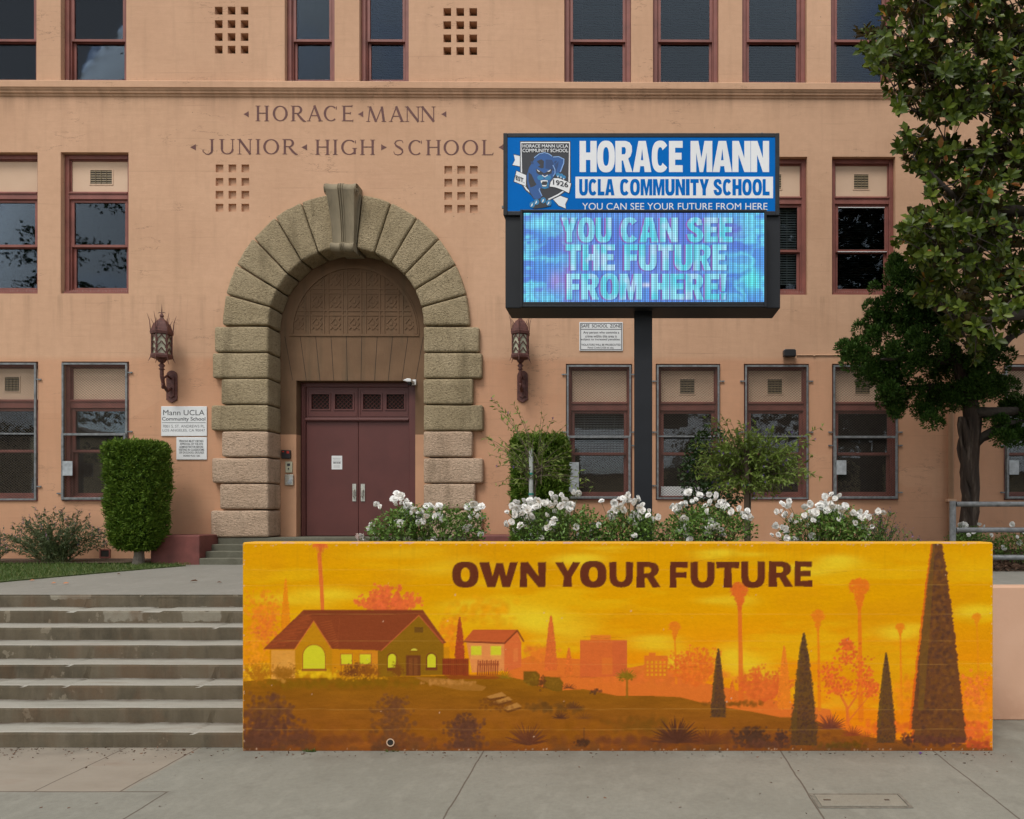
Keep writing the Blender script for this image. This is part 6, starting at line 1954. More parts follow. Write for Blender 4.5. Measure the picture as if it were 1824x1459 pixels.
# ---- roses
def bloom_data(name, m, seed):
    g = np.random.default_rng(seed)
    pv = np.array([(0, 0, 0), (-.55, .55, .10), (-.35, .95, .02), (.35, .95, .02), (.55, .55, .10), (0, .5, -.10)])
    pf = np.array([(0, 5, 1), (1, 5, 2), (2, 5, 3), (3, 5, 4), (4, 5, 0)])
    D_, S_ = [], []
    for ringk, (n, el, s) in enumerate(((6, 5, 1.0), (6, 28, .92), (5, 52, .72), (3, 75, .5))):
        for k in range(n):
            a = 2 * PI * (k + .5 * (ringk % 2)) / n + g.normal() * .3; e = math.radians(el - 4 + g.normal() * 16)
            D_.append((math.cos(a) * math.cos(e), -math.sin(e) , math.sin(a) * math.cos(e))); S_.append(s * g.uniform(.85, 1.1))
    D_ = np.array(D_)
    V, Fc = scatter(pv, pf, np.zeros((len(D_), 3)), D_, S_, upv=np.tile([0, -1.0, 0], (len(D_), 1)))
    o = arr_mesh(name, V, Fc, m, None, smooth=True)
    me = o.data; bpy.data.objects.remove(o)
    return me
BL = [bloom_data('rose_blossom', M['petal'], k) for k in range(3)]
BP = bloom_data('rose_blossom', M['petal_pink'], 9)

def rose_bush(label, cx, cw, ytop, pts, depth, zsoil=1.8, leaves=2600, scale=1.0, pinks=(), group='white rose bushes along the wall'):
    xw = (cx - CX) * depth / F; w_ = cw / 2 * depth / F
    zt = EYE - (ytop - CY) * depth / F
    root = thing('rose_bush', label, 'rose bush', (xw, depth, zsoil), 0, group)
    h = zt - zsoil
    # canopy: several lumps; leaves hang on a web of stems
    n = leaves
    P1, d1 = ellipsoid_pts(int(n * .62), (0, 0, h * .50), (w_ * .92, .30, h * .40), .35)
    lump = []
    for k in range(9):
        c = (random.uniform(-.75, .75) * w_, random.uniform(-.22, .22), h * random.uniform(.45, .72))
        q_, _ = ellipsoid_pts(int(n * .38 / 9), c, (w_ * .26, .16, h * .26), .2); lump.append(q_)
    Pn = np.concatenate([P1] + lump)
    Pn = Pn[Pn[:, 2] > .02]
    dr_ = unit(R3(len(Pn)) + np.array([0, -.5, .15]) + np.stack([Pn[:, 0] / w_, Pn[:, 1] * 0, Pn[:, 2] * 0], 1) * .6)
    V, Fc = scatter(SMALL_V, SMALL_F, Pn, dr_, rng.uniform(.030, .058, len(Pn)), roll=rng.normal(size=len(Pn)) * .7)
    blooms = []
    stems = MB()
    for i, (bx, by) in enumerate(pts):
        dy = random.uniform(-.26, .10)
        d = depth + dy
        x = (bx - CX) * d / F - xw; z = EYE - (by - CY) * d / F - zsoil
        blooms.append((x, dy, z, i in pinks))
        f0 = (x * .35 + random.uniform(-.1, .1), random.uniform(-.05, .05), 0)
        stems.tube([f0, ((f0[0] + x) / 2 + random.uniform(-.05, .05), dy * .5, z * .6), (x, dy + .02, z - .015)], [.006, .004, .003], 4, caps=False)
    stems.build('stems', M['stem'], root)
    arr_mesh('foliage', V, Fc, M['rose_leaf'], root)
    for x, y, z, pk in blooms:
        s = random.choice((random.uniform(.024, .036), random.uniform(.034, .048), random.uniform(.040, .054))) * scale
        o = link('rose_blossom', BP if pk else random.choice(BL), root)
        if pk: s *= 1.25
        o.location = (x, y, z); o.scale = (s, s * random.uniform(.6, 1.0), s * random.uniform(.8, 1.0))
        o.rotation_euler = (random.uniform(-1.25, -.1), random.uniform(0, 6.28), random.uniform(-.6, .6))
    # leaves right under the blooms
    return root
def dense(pts, n=0):
    """blooms come in clusters: add close companions"""
    out_ = list(pts)
    for x, y in pts:
        for _ in range(n if random.random() < .75 else 0):
            out_.append((x + random.uniform(-13, 13), y + random.uniform(-9, 9)))
    return out_
za = lambda L: [(620 + a * .34, 840 + b * .34) for a, b in L]
zb = lambda L: [(1180 + a * .353, 840 + b * .353) for a, b in L]
A_ = za([(55, 345), (165, 180), (280, 130), (305, 158), (250, 170), (110, 300), (120, 275), (330, 230), (400, 190), (430, 255), (485, 190), (660, 170), (690, 172), (655, 220), (710, 247), (640, 290), (695, 328), (445, 350), (465, 367), (255, 265), (290, 215), (345, 195), (370, 225), (410, 180), (455, 235), (330, 215), (420, 205), (630, 185), (300, 195), (385, 205), (440, 185), (360, 245)])
B_ = za([(880, 160), (900, 180), (870, 220), (855, 262), (890, 230), (930, 240), (960, 245), (905, 285), (920, 270), (950, 150), (1000, 150), (1030, 165), (1065, 175), (1080, 135), (1120, 125), (1150, 180), (1110, 180), (1150, 220), (1045, 225), (1070, 270), (1045, 290), (1195, 290), (1205, 112), (1210, 335), (1285, 275), (1275, 300), (985, 345), (915, 370), (1000, 325), (970, 200), (940, 205), (890, 205), (1165, 170), (1010, 170), (1050, 160), (915, 215), (1130, 165)])
Cc = za([(1328, 155), (1370, 235), (1385, 200), (1400, 180), (1425, 180), (1440, 140), (1470, 150), (1520, 140), (1500, 150), (1525, 185), (1490, 215), (1520, 210), (1580, 225), (1590, 250), (1370, 215), (1505, 278), (1500, 335), (1410, 205), (1540, 205), (1380, 240), (1450, 155)])
Dd = zb([(50, 175), (95, 165), (130, 105), (170, 140), (150, 150), (270, 120), (300, 155), (320, 150), (215, 180), (230, 220), (245, 250), (240, 285), (270, 295), (220, 290), (120, 322), (295, 315), (400, 210), (430, 200), (415, 230), (390, 190), (440, 220), (345, 205), (105, 235), (90, 300), (115, 160), (255, 280), (235, 300), (425, 215)])
Ee = zb([(600, 200), (640, 150), (650, 220), (605, 280), (585, 318), (625, 335), (690, 245), (715, 220), (745, 165), (760, 245), (745, 200), (765, 215), (800, 165), (830, 170), (860, 175), (880, 185), (820, 125), (870, 135), (900, 230), (920, 185), (960, 210), (990, 230), (1000, 200), (1030, 205), (1045, 235), (1010, 285), (1040, 305), (755, 325), (755, 350), (1080, 210), (690, 350), (800, 185), (850, 190), (910, 190), (985, 215), (890, 240), (815, 160), (845, 165)])
rose_bush('white rose bush in front of the maroon doors, one big pink bloom low beside it', 762, 232, 890, dense(A_, 2)[:92], 8.05, pinks=(0, 20), leaves=3600)
rose_bush('white rose bush under the clipped hedge, with a blush pink bloom', 990, 176, 893, dense(B_, 2)[:92], 8.05, pinks=(17,), leaves=3000)
rose_bush('smallest white rose bush, just left of the foot of the sign pole', 1118, 140, 900, dense(Cc, 2)[:85], 8.0, leaves=2300)
rose_bush('white rose bush at the foot of the wooden stake, right of the sign pole', 1262, 190, 890, dense(Dd, 2)[:85], 8.05, leaves=3300)
rose_bush('densest white rose bush under the guarded window, beside a purple salvia', 1470, 180, 895, dense(Ee, 2)[:95], 8.05, leaves=3300)
rose_bush('white rose bush at the foot of the dark twisted trunk behind the railing', 1725, 90, 930, zb([(1505, 265), (1525, 270), (1600, 265), (1620, 275), (1545, 320), (1660, 320), (1520, 262), (1570, 300), (1720, 385)]), 11.2, 1.55, 1500, 1.15, group='white rose bushes behind the railing')
rose_bush('white rose bush at the far right behind the railing', 1815, 110, 940, zb([(1765, 267), (1800, 358), (1725, 388), (1830, 300), (1790, 330)]), 11.2, 1.55, 1500, 1.15, group='white rose bushes behind the railing')

# ---- wispy shrubs made of stems with leaves
def stem_shrub(name, label, cat, x, y, z, tips, leafm, flm=None, leaf=.045, per=16, fl=.15, group=None, foot=.06, narrow=.6, seed=1, twist=.06, spike=False, stemr=.006):
    rs = random.Random(seed)
    root = thing(name, label, cat, (x, y, z), 0, group)
    st = MB(); LP, LD, LS, FP, FD = [], [], [], [], []
    for tp in tips:
        (sx_, sy_, sz_), (tx, ty, tz) = tp
        p0 = Vector((sx_, sy_, sz_)); p1 = Vector((tx, ty, tz))
        mid = (p0 + p1) / 2 + Vector((-(p1 - p0).x * .15, rs.uniform(-twist, twist), (p1 - p0).length * .12))
        pts = [p0 * (1 - t_) ** 2 + mid * 2 * t_ * (1 - t_) + p1 * t_ ** 2 for t_ in np.linspace(0, 1, 7)]
        st.tube(pts, [stemr * (1 - .75 * k / 6) for k in range(7)], 4, caps=False)
        L = (p1 - p0).length
        nl = max(4, int(per * L / .5))
        for k in range(nl):
            f_ = .18 + .82 * rs.random(); i = min(5, int(f_ * 6)); fr_ = f_ * 6 - i
            q_ = pts[i].lerp(pts[i + 1], fr_); tg = (pts[i + 1] - pts[i]).normalized()
            dd = tg * .7 + Vector((rs.gauss(0, 1), rs.gauss(0, 1), rs.gauss(0, 1))) * .75
            LP.append(q_[:]); LD.append(dd[:]); LS.append(leaf * rs.uniform(.6, 1.25))
        if flm is not None:
            if spike:
                for k in range(9):
                    q_ = pts[6] + Vector((rs.gauss(0, .008), rs.gauss(0, .008), -.012 * k + .03)); FP.append(q_[:]); FD.append((rs.gauss(0, 1), rs.gauss(0, 1), .6))
            elif rs.random() < fl:
                for k in range(5): FP.append((pts[6] + Vector((0, -.01, 0)))[:]); a = k * 2 * PI / 5; FD.append((math.cos(a), -.5, math.sin(a)))
    st.build('stems', M['twig'] if not spike else M['stem'], root)
    tv = SMALL_V * np.array([narrow, 1, 1])
    V, Fc = scatter(tv, SMALL_F, np.array(LP), np.array(LD), np.array(LS), roll=rng.normal(size=len(LP)))
    arr_mesh('foliage', V, Fc, leafm, root)
    if FP and not spike:
        for i in range(0, len(FP), 5):
            V, Fc = scatter(SMALL_V, SMALL_F, np.zeros((5, 3)), np.array(FD[i:i + 5]), np.full(5, .022))
            o = arr_mesh('flower', V, Fc, flm, root); o.location = FP[i]
    elif FP:
        V, Fc = scatter(SMALL_V, SMALL_F, np.array(FP), np.array(FD), np.full(len(FP), .026 if spike else .022))
        arr_mesh('flower_spikes', V, Fc, flm, root)
    return root
def fan(n, w_, h, d, seed, spread=.25, lo=.45):
    rs = random.Random(seed); out_ = []
    for _ in range(n):
        u = rs.uniform(-1, 1); hh = h * (1 - .55 * abs(u) ** 1.6) * rs.uniform(lo, 1)
        out_.append(((rs.uniform(-1, 1) * spread * w_, rs.uniform(-.1, .1), 0), (u * w_, rs.uniform(-d, d), hh)))
    return out_
x, z = P(95, 990, 13.7); 
stem_shrub('salvia_shrub', 'loose grey green salvia with dusty purple spikes beneath the left windows', 'shrub', x, 13.75, zt_(13.7), fan(120, 1.0, 1.18, .45, 3), M['salvia'], M['salvia_fl'], .075, 22, group='salvia shrubs', seed=4, narrow=.55, spike=True)
x, z = P(-20, 990, 13.7)
stem_shrub('salvia_shrub', 'thin salvia sprigs at the left edge, beside the larger purple salvia', 'shrub', x, 13.7, zt_(13.7), fan(50, .6, .8, .3, 13), M['salvia'], M['salvia_fl'], .06, 16, group='salvia shrubs', seed=14, narrow=.55, spike=True)
x, _ = P(1578, 0, 8.2)
stem_shrub('salvia_shrub', 'dark purple tipped salvia right of the densest rose bush, behind the mural wall', 'shrub', x, 8.3, 1.8, fan(60, .40, .62, .2, 23), M['rose_leaf'], M['salvia_fl'], .045, 20, group='salvia shrubs', seed=24, narrow=.6, spike=True)
x, _ = P(1062, 0, 8.4)
stem_shrub('salvia_shrub', 'low bronze purple salvia between two rose bushes, left of the pole foot', 'shrub', x, 8.45, 1.8, fan(46, .26, .40, .15, 33), M['salvia_fl'], M['salvia_fl'], .04, 18, group='salvia shrubs', seed=34, narrow=.6, spike=True)
x, _ = P(1180, 0, 8.4)
stem_shrub('salvia_shrub', 'small dusky salvia in front of the pole footing, between two rose bushes', 'shrub', x, 8.4, 1.8, fan(40, .22, .42, .12, 43), M['rose_leaf'], M['salvia_fl'], .04, 18, group='salvia shrubs', seed=44, narrow=.6, spike=True)

# staked potato bushes: a thin arching one and a dense one
d = 9.4
x0, _ = P(950, 0, d)
def T3(px, py, dd=0.0):
    X_, Z_ = P(px, py, d + dd); return (X_ - x0, dd, Z_ - 1.82)
rs = random.Random(5); tips = []
for px, py in ((876, 710), (882, 725), (915, 720), (905, 735), (940, 760), (965, 735), (970, 740), (985, 745), (1000, 770), (1005, 760), (868, 780), (862, 778), (872, 810), (880, 860), (884, 865), (885, 830), (1050, 855), (1060, 860), (1040, 840), (1055, 870), (1030, 800), (1010, 790), (900, 800), (920, 790), (1015, 830), (890, 745), (930, 740), (955, 755), (870, 790), (1000, 850), (910, 830), (1035, 870)):
    tips.append((T3(952 + rs.uniform(-8, 8), 868 - rs.uniform(0, 30), rs.uniform(-.05, .05)), T3(px, py, rs.uniform(-.25, .25))))
for k in range(26):
    px = rs.uniform(885, 1020); py = rs.uniform(770, 860)
    tips.append((T3(952 + rs.uniform(-15, 15), 862 - rs.uniform(0, 40), rs.uniform(-.1, .1)), T3(px, py, rs.uniform(-.25, .25))))
r1 = stem_shrub('potato_bush', 'thin arching potato bush tied to a grey stake in front of the clipped hedge', 'shrub', x0, d, 1.82, tips, M['potato'], M['purple'], .07, 13, .14, 'staked purple flowered shrubs', seed=6, twist=.1, stemr=.007)
m = MB(); a = T3(952, 985); m.tube([(0, 0, 0), (.01, .02, .3), T3(953, 862)], [.018, .015, .012], 6); m.build('trunk', M['twig'], r1)
m = MB(); b = T3(947, 800); m.tube([(b[0], -.05, -.02), (b[0], -.05, b[2])], .028, 10); o = m.build('plant_stake', M['stake']); o.location = (x0, d, 1.82); tag(o, 'pale grey stake with green ties holding the thin arching shrub', 'stake')
m = MB(); 
for py in (846, 882): z = T3(0, py)[2]; m.tube([(b[0], -.05, z), (b[0], -.05, z + .025)], .033, 10); m.tube([(b[0], -.05, z + .01), (.02, .02, z + .01)], .008, 5)
m.build('plant_tie', M['tie'], o)
x0, _ = P(1335, 0, d); tips = []
for k in range(330):
    a = rs.uniform(0, 2 * PI); r_ = rs.random() ** .5
    px, py = 1338 + 104 * r_ * math.cos(a), 822 - 66 * r_ * math.sin(a) + 12 * abs(r_ * math.cos(a))
    tips.append((T3(1335 + (px - 1335) * .35, 850 + (py - 850) * .3, rs.uniform(-.12, .12)), T3(px, py, rs.uniform(-.45, .45))))
for px, py in ((1465, 760), (1452, 782), (1448, 810), (1462, 850), (1255, 742), (1272, 745), (1285, 740), (1318, 750), (1345, 752), (1235, 790), (1225, 840), (1448, 845), (1410, 770), (1385, 760), (1300, 748), (1440, 790)):
    tips.append((T3(1335 + (px - 1335) * .3, 830, 0), T3(px, py, rs.uniform(-.3, .2))))
r2 = stem_shrub('potato_bush', 'dense round purple flowered potato bush on a wooden stake right of the sign pole', 'shrub', x0, d, 1.82, tips, M['potato'], M['purple'], .07, 26, .22, 'staked purple flowered shrubs', seed=7, twist=.1, stemr=.006)
m = MB(); m.tube([(0, 0, 0), (.0, .02, .3), T3(1336, 850)], [.022, .02, .016], 6); m.build('trunk', M['twig'], r2)
b = T3(1328, 800); m = MB(); m.box(b[0] - .028, b[0] + .028, -.10, -.045, -.02, b[2]); o = m.build('plant_stake', M['wood_stake']); o.location = (x0, d, 1.82); tag(o, 'brown wooden stake behind the white roses carrying the dense round shrub', 'stake')
m = MB(); z = T3(0, 866)[2]; m.box(b[0] - .032, b[0] + .032, -.104, -.041, z, z + .025); m.build('plant_tie', M['tie'], o)

# dark bush behind the dense potato bush
def leaf_bush(name, label, cat, x, y, z, lobes, m, leaf, n, group=None, tv=SMALL_V, tf=SMALL_F):
    root = thing(name, label, cat, (x, y, z), 0, group)
    Ps, Ds = [], []
    tot = sum(l[3] * l[5] for l in lobes)
    for cx, cy, cz, rx, ry, rz in lobes:
        p_, d_ = ellipsoid_pts(int(n * rx * rz / tot), (cx, cy, cz), (rx, ry, rz), .3); Ps.append(p_); Ds.append(d_ * .8 + R3(len(p_)) * .6)
    Ps, Ds = np.concatenate(Ps), np.concatenate(Ds)
    V, Fc = scatter(tv, tf, Ps, Ds, rng.uniform(.7, 1.3, len(Ps)) * leaf, roll=rng.normal(size=len(Ps)))
    arr_mesh('foliage', V, Fc, m, root)
    return root
d = 12.6; x0, _ = P(1262, 0, d); gz = 1.45
L3 = lambda px, py, rx, ry: ((px - CX) * d / F - x0, 0, EYE - (py - CY) * d / F - gz, rx * d / F, rx * d / F * .8, ry * d / F)
r3 = leaf_bush('evergreen_bush', 'dark broad leaved bush behind the dense potato bush, against the windows', 'bush', x0, d, gz, [L3(1265, 790, 30, 34), (L3(1250, 850, 40, 50)), L3(1290, 850, 44, 56), L3(1262, 900, 46, 40), L3(1240, 820, 22, 34)], M['darkleaf'], .07, 3400)
m = MB(); m.tube([(0, 0, 0), (0, 0, .5)], [.05, .03], 6); m.build('trunk', M['twig'], r3)

# clipped conifers
def clipped(label, prof, x, y, z, depth_r, n, trunk=True):
    """prof: (height, half width) list"""
    root = thing('clipped_conifer', label, 'topiary', (x, y, z), 0, 'clipped conifers')
    hs = np.array([p[0] for p in prof]); ws = np.array([p[1] for p in prof])
    h = rng.uniform(hs[0], hs[-1], n); wv_ = np.interp(h, hs, ws)
    a = rng.uniform(0, 2 * PI, n); pn = (np.abs(np.cos(a)) ** 5 + np.abs(np.sin(a)) ** 5) ** .2
    lump = 1 + .05 * np.sin(a * 5 + h * 7) + .04 * np.sin(a * 9 - h * 13) + rng.normal(size=n) * .025
    k = np.where(rng.random(n) < .75, 1.0, rng.uniform(.55, 1, n)) * lump
    Pn = np.stack([np.cos(a) / pn * wv_ * k, np.sin(a) / pn * wv_ * depth_r * k, h + rng.normal(size=n) * .02], 1)
    nt = n // 5
    at = rng.uniform(0, 2 * PI, nt); rt = np.sqrt(rng.random(nt))
    tn = (np.abs(np.cos(at)) ** 5 + np.abs(np.sin(at)) ** 5) ** .2
    Pt = np.stack([np.cos(at) / tn * rt * ws[-1], np.sin(at) / tn * rt * ws[-1] * depth_r, np.full(nt, hs[-1]) + rng.normal(size=nt) * .03], 1)
    Pb = Pt[: nt // 2] * np.array([ws[0] / ws[-1], ws[0] / ws[-1], 0]) + np.array([0, 0, hs[0]])
    Pn = np.concatenate([Pn, Pt, Pb])
    out_ = np.stack([np.concatenate([np.cos(a), at * 0, np.zeros(len(Pb))]), np.concatenate([np.sin(a), at * 0, np.zeros(len(Pb))]), np.concatenate([np.zeros(n), np.ones(nt), -np.ones(len(Pb))])], 1)
    D_ = out_ * .7 + np.array([0, 0, .45]) + R3(len(Pn)) * .5
    # each tuft: several short blades
    rep = 9
    Pn = np.repeat(Pn, rep, 0) + R3(len(Pn) * rep) * .022; D_ = np.repeat(D_, rep, 0) + R3(len(D_) * rep) * .35
    V, Fc = scatter(BLADE_V * np.array([1.9, 1, 1]), BLADE_F, Pn, D_, rng.uniform(.03, .07, len(Pn)), roll=rng.normal(size=len(Pn)))
    arr_mesh('foliage', V, Fc, M['thuja'], root)
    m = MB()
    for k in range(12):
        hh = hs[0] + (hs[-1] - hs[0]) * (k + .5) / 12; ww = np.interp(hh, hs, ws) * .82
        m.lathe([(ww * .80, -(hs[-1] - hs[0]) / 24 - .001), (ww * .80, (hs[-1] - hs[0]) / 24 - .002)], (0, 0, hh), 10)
    o = m.build('dark_core', M['jun_in'], root); o.scale = (1, depth_r, 1)  # solid core, the shade inside the foliage put into its dark colour
    if trunk:
        m = MB(); m.tube([(0, 0, -.02), (.02, 0, .2), (-.01, 0, hs[0] + .3)], [.11, .085, .08], 10); m.build('trunk', M['twig_pale'], root)
    return root
M['jun_in'] = paint('shaded_core_green', (.020, .038, .008), .95, .4, 20, 0)
M['twig_pale'] = paint('pale_grey_trunk', (.20, .17, .14), .85, .3, 14, .4)
d = 13.55; x0, _ = P(246, 0, d); gz = zt_(d)
ZH = lambda py: EYE - (py - CY) * d / F - gz
WH = lambda px: px * d / F
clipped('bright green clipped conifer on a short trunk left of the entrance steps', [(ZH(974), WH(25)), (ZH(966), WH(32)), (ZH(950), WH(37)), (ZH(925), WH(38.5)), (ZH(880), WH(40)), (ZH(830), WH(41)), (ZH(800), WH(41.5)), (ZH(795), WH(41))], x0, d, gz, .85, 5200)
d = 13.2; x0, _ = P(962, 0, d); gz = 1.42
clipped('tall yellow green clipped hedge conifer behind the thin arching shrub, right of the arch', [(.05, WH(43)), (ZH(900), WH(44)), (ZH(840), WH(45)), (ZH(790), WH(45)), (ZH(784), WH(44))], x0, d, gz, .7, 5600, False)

# lawn blades, mulch chips, a weed at the wall foot
n = 26000
gx = rng.uniform(-13.5, -7.9, n); gy = rng.uniform(9.8, 13.62, n)
ex = np.interp(gy, [p[1] for p in lawn_edge[:8]], [p[0] for p in lawn_edge[:8]])
ok = gx < ex + .03
gx, gy = gx[ok], gy[ok]
V, Fc = scatter(BLADE_V * np.array([.7, 1, 1]), BLADE_F, np.stack([gx, gy, 1.28 + (gy - 9.64) * .0222 + .018], 1), np.stack([rng.normal(size=len(gx)) * .5, rng.normal(size=len(gx)) * .5, np.ones(len(gx))], 1), rng.uniform(.035, .075, len(gx)), roll=rng.uniform(0, 6, len(gx)))
tag(arr_mesh('grass', V, Fc, M['grass']), kind='stuff')
n = 5000
gx = rng.uniform(3.7, 8.5, n); gy = 10.5 + rng.random(n) ** 1.5 * 3.2
V, Fc = scatter(BLADE_V * np.array([2.2, 1, 3]), BLADE_F, np.stack([gx, gy, 1.545 + (gy - 10.5) * .0215 + rng.random(n) * .03], 1), np.stack([rng.normal(size=n), rng.normal(size=n), rng.normal(size=n) * .3], 1), rng.uniform(.04, .10, n), roll=rng.normal(size=n))
tag(arr_mesh('bark_mulch', V, Fc, M['chip']), kind='stuff')
for px, n, lb in ((554, 60, 'small green weed sprouting at the foot of the mural wall, left of the drain hole'), (700, 18, 'tiny green weed at the foot of the mural wall under the drain hole')):
    xw, _ = P(px, 0, 7.28)
    p_ = np.stack([rng.normal(size=n) * .035, rng.normal(size=n) * .006, np.full(n, .002)], 1)
    V, Fc = scatter(BLADE_V, BLADE_F, p_, np.stack([rng.normal(size=n), rng.normal(size=n) * .3 - .3, np.abs(rng.normal(size=n)) * .6 + .1], 1), rng.uniform(.02, .05, n), roll=rng.normal(size=n))
    o = arr_mesh('weed', V, Fc, M['grass']); o.location = (xw, 7.27, 0); tag(o, lb, 'weed')

# litter swept against the steps and the wall foot
n = 475
gx = np.concatenate([rng.uniform(-8, -3.9, 260), rng.uniform(-3.8, 4.5, 160), rng.uniform(-6, 5, 55)]); gy = np.concatenate([7.38 - np.abs(rng.normal(size=260)) * .16, 7.27 - np.abs(rng.normal(size=160)) * .10, rng.uniform(5.5, 7.2, 55)])
V, Fc = scatter(BLADE_V * np.array([3.0, 1, 2]), BLADE_F, np.stack([gx, gy, np.full(n, .003)], 1), np.stack([rng.normal(size=n), rng.normal(size=n), np.abs(rng.normal(size=n)) * .15], 1), rng.uniform(.010, .032, n), roll=rng.normal(size=n))
tag(arr_mesh('leaf_litter', V, Fc, M['chip']), kind='stuff')
xw, _ = P(1640, 0, 7.2)
V, Fc = scatter(SMALL_V, SMALL_F, np.array([[0, 0, .004], [.02, .005, .004], [-.015, -.004, .004]]), np.array([[1, .2, .1], [-.5, .4, .1], [.2, -.6, .1]]), np.full(3, .035))
o = arr_mesh('fallen_petal', V, Fc, M['purple']); o.location = (xw, 7.22, 0); tag(o, 'bright purple petals on the pavement below the big painted cypress', 'petals')
# ---- dark twisted juniper
d = 12.4; x0, _ = P(1725, 0, d); gz = 1.57
jun = thing('juniper_tree', 'dark green twisted juniper with shaggy bark and clumped foliage', 'tree', (x0, d, gz))
J = lambda px, py, dy=0.0: Vector(((px - CX) * (d + dy) / F - x0, dy, EYE - (py - CY) * (d + dy) / F - gz))
m = MB()
m.tube([J(1724, 1000), J(1722, 960), J(1726, 920), J(1730, 870), J(1727, 830), J(1730, 790), J(1733, 750), J(1725, 700), J(1700, 640), J(1670, 580)], [.22, .165, .14, .135, .145, .135, .145, .125, .09, .06], 16)
for k in range(7):                                     # sinewy ribs of the trunk
    a = 2 * PI * k / 7
    pts = [J(1725 + 4 * math.sin(py * .03) + 11 * math.cos(a + py * .007 + .4 * math.sin(py * .05 + k)), py, .12 * math.sin(a + py * .007)) for py in range(995, 730, -14)]
    m.tube(pts, [.042 + .020 * math.sin(i * 1.3 + k * 2.1) for i in range(len(pts))], 6)
m.build('trunk', M['bark'], jun, smooth=True)
m = MB()
for p_, r_ in (([(1735, 790), (1755, 775), (1785, 755), (1830, 750)], (.10, .07, .05, .03)), ([(1742, 785), (1760, 780), (1790, 760)], (.05, .04, .02)), ([(1730, 735), (1760, 735), (1810, 732), (1870, 728)], (.11, .09, .07, .05)), ([(1720, 700), (1660, 690), (1610, 690)], (.12, .07, .03)), ([(1700, 640), (1640, 640), (1570, 640)], (.10, .06, .02)), ([(1690, 610), (1640, 570), (1600, 520)], (.08, .05, .02)), ([(1725, 710), (1760, 640), (1800, 600), (1840, 580)], (.13, .09, .06, .03))):
    m.tube([J(a, b, random.uniform(-.2, .2) * i) for i, (a, b) in enumerate(p_)], r_, 8)
m.build('branches', M['branch'], jun, smooth=True)
lobes = [(1592, 505, 42, 46), (1575, 560, 36, 40), (1618, 560, 56, 60), (1570, 640, 62, 40), (1522, 636, 34, 30), (1508, 622, 16, 20), (1598, 690, 56, 46), (1588, 728, 26, 28), (1640, 620, 60, 60), (1658, 700, 36, 36), (1662, 738, 26, 22), (1645, 728, 20, 16), (1700, 650, 62, 40), (1742, 695, 54, 36), (1705, 700, 40, 34), (1780, 690, 44, 30), (1805, 720, 30, 24), (1640, 510, 46, 60), (1660, 460, 40, 50), (1690, 560, 50, 50), (1760, 640, 50, 40), (1600, 470, 24, 26), (1548, 600, 30, 26), (1545, 665, 34, 28), (1775, 745, 24, 14), (1812, 770, 28, 26), (1850, 740, 40, 30), (1790, 785, 18, 14)]
Ps, Ds = [], []
for px, py, rx, ry in lobes:
    c = J(px, py, random.uniform(-.35, .35)); R_ = np.array([rx, (rx + ry) / 2, ry]) * d / F
    for _ in range(max(4, int(rx * ry / 120))):       # each lobe is a heap of small rounded tufts
        dd = unit(R3(1))[0]; cc = np.array(c) + dd * R_ * random.uniform(.3, .9); rr = random.uniform(.09, .17)
        nn_ = int(380 * (rr / .15) ** 2)
        o_ = unit(R3(nn_) + np.array([0, -.2, .35])); Ps.append(cc + o_ * rr * rng.uniform(.55, 1.0, (nn_, 1)) * np.array([1, 1, 1.1])); Ds.append(o_ + np.array([0, 0, .55]) + R3(nn_) * .35)
Ps, Ds = np.concatenate(Ps), np.concatenate(Ds)
V, Fc = scatter(BLADE_V * np.array([3.2, 1, 1]), BLADE_F, Ps, Ds, rng.uniform(.028, .055, len(Ps)), roll=rng.normal(size=len(Ps)))
arr_mesh('crown', V, Fc, M['jun'], jun)

# ---- magnolia reaching in from the right
d = 9.6; x0, y0_ = 6.9, 11.0; gz = 1.56
mag = thing('magnolia_tree', 'large glossy leaved magnolia with some orange leaves leaning in at the upper right', 'tree', (x0, y0_, gz))
G_ = lambda px, py, dd: np.array([(px - CX) * dd / F - x0, dd - y0_, EYE - (py - CY) * dd / F - gz])
m = MB()
m.tube([(0, 0, -.05), (-.05, 0, 1.2), (-.1, -.2, 2.6), (.1, -.4, 4.2), (.0, -.5, 6.0), (.1, -.5, 8.5), (.2, -.4, 11)], [.30, .24, .21, .18, .14, .09, .04], 12)
m.build('trunk', M['bark'], mag, smooth=True)
m = MB()
for pts, r_ in (([(1900, 240, 10.3), (1840, 190, 10), (1790, 155, 9.8), (1745, 165, 9.6), (1710, 190, 9.5)], (.13, .10, .075, .05, .025)), ([(1745, 165, 9.6), (1690, 130, 9.5), (1620, 105, 9.5), (1540, 80, 9.4)], (.04, .03, .02, .008)),
                ([(1900, 420, 10.3), (1840, 380, 10), (1770, 370, 9.6), (1700, 350, 9.4), (1650, 300, 9.4)], (.12, .09, .06, .035, .012)), ([(1840, 380, 10), (1760, 440, 9.5), (1690, 450, 9.3), (1630, 420, 9.3)], (.07, .05, .03, .01)),
                ([(1890, 560, 10.3), (1820, 560, 9.9), (1760, 570, 9.5), (1700, 560, 9.2)], (.09, .07, .04, .012)), ([(1860, 110, 10.2), (1800, 40, 9.9), (1720, -40, 9.7)], (.08, .05, .02)), ([(1830, 80, 9.8), (1780, 80, 9.5), (1720, 110, 9.3), (1700, 115, 9.2)], (.03, .022, .015, .008)), ([(1850, 250, 10), (1780, 260, 9.8), (1720, 280, 9.6)], (.05, .03, .01))):
    m.tube([tuple(G_(*p_)) for p_ in pts], r_, 8)
m.build('branches', M['branch'], mag, smooth=True)
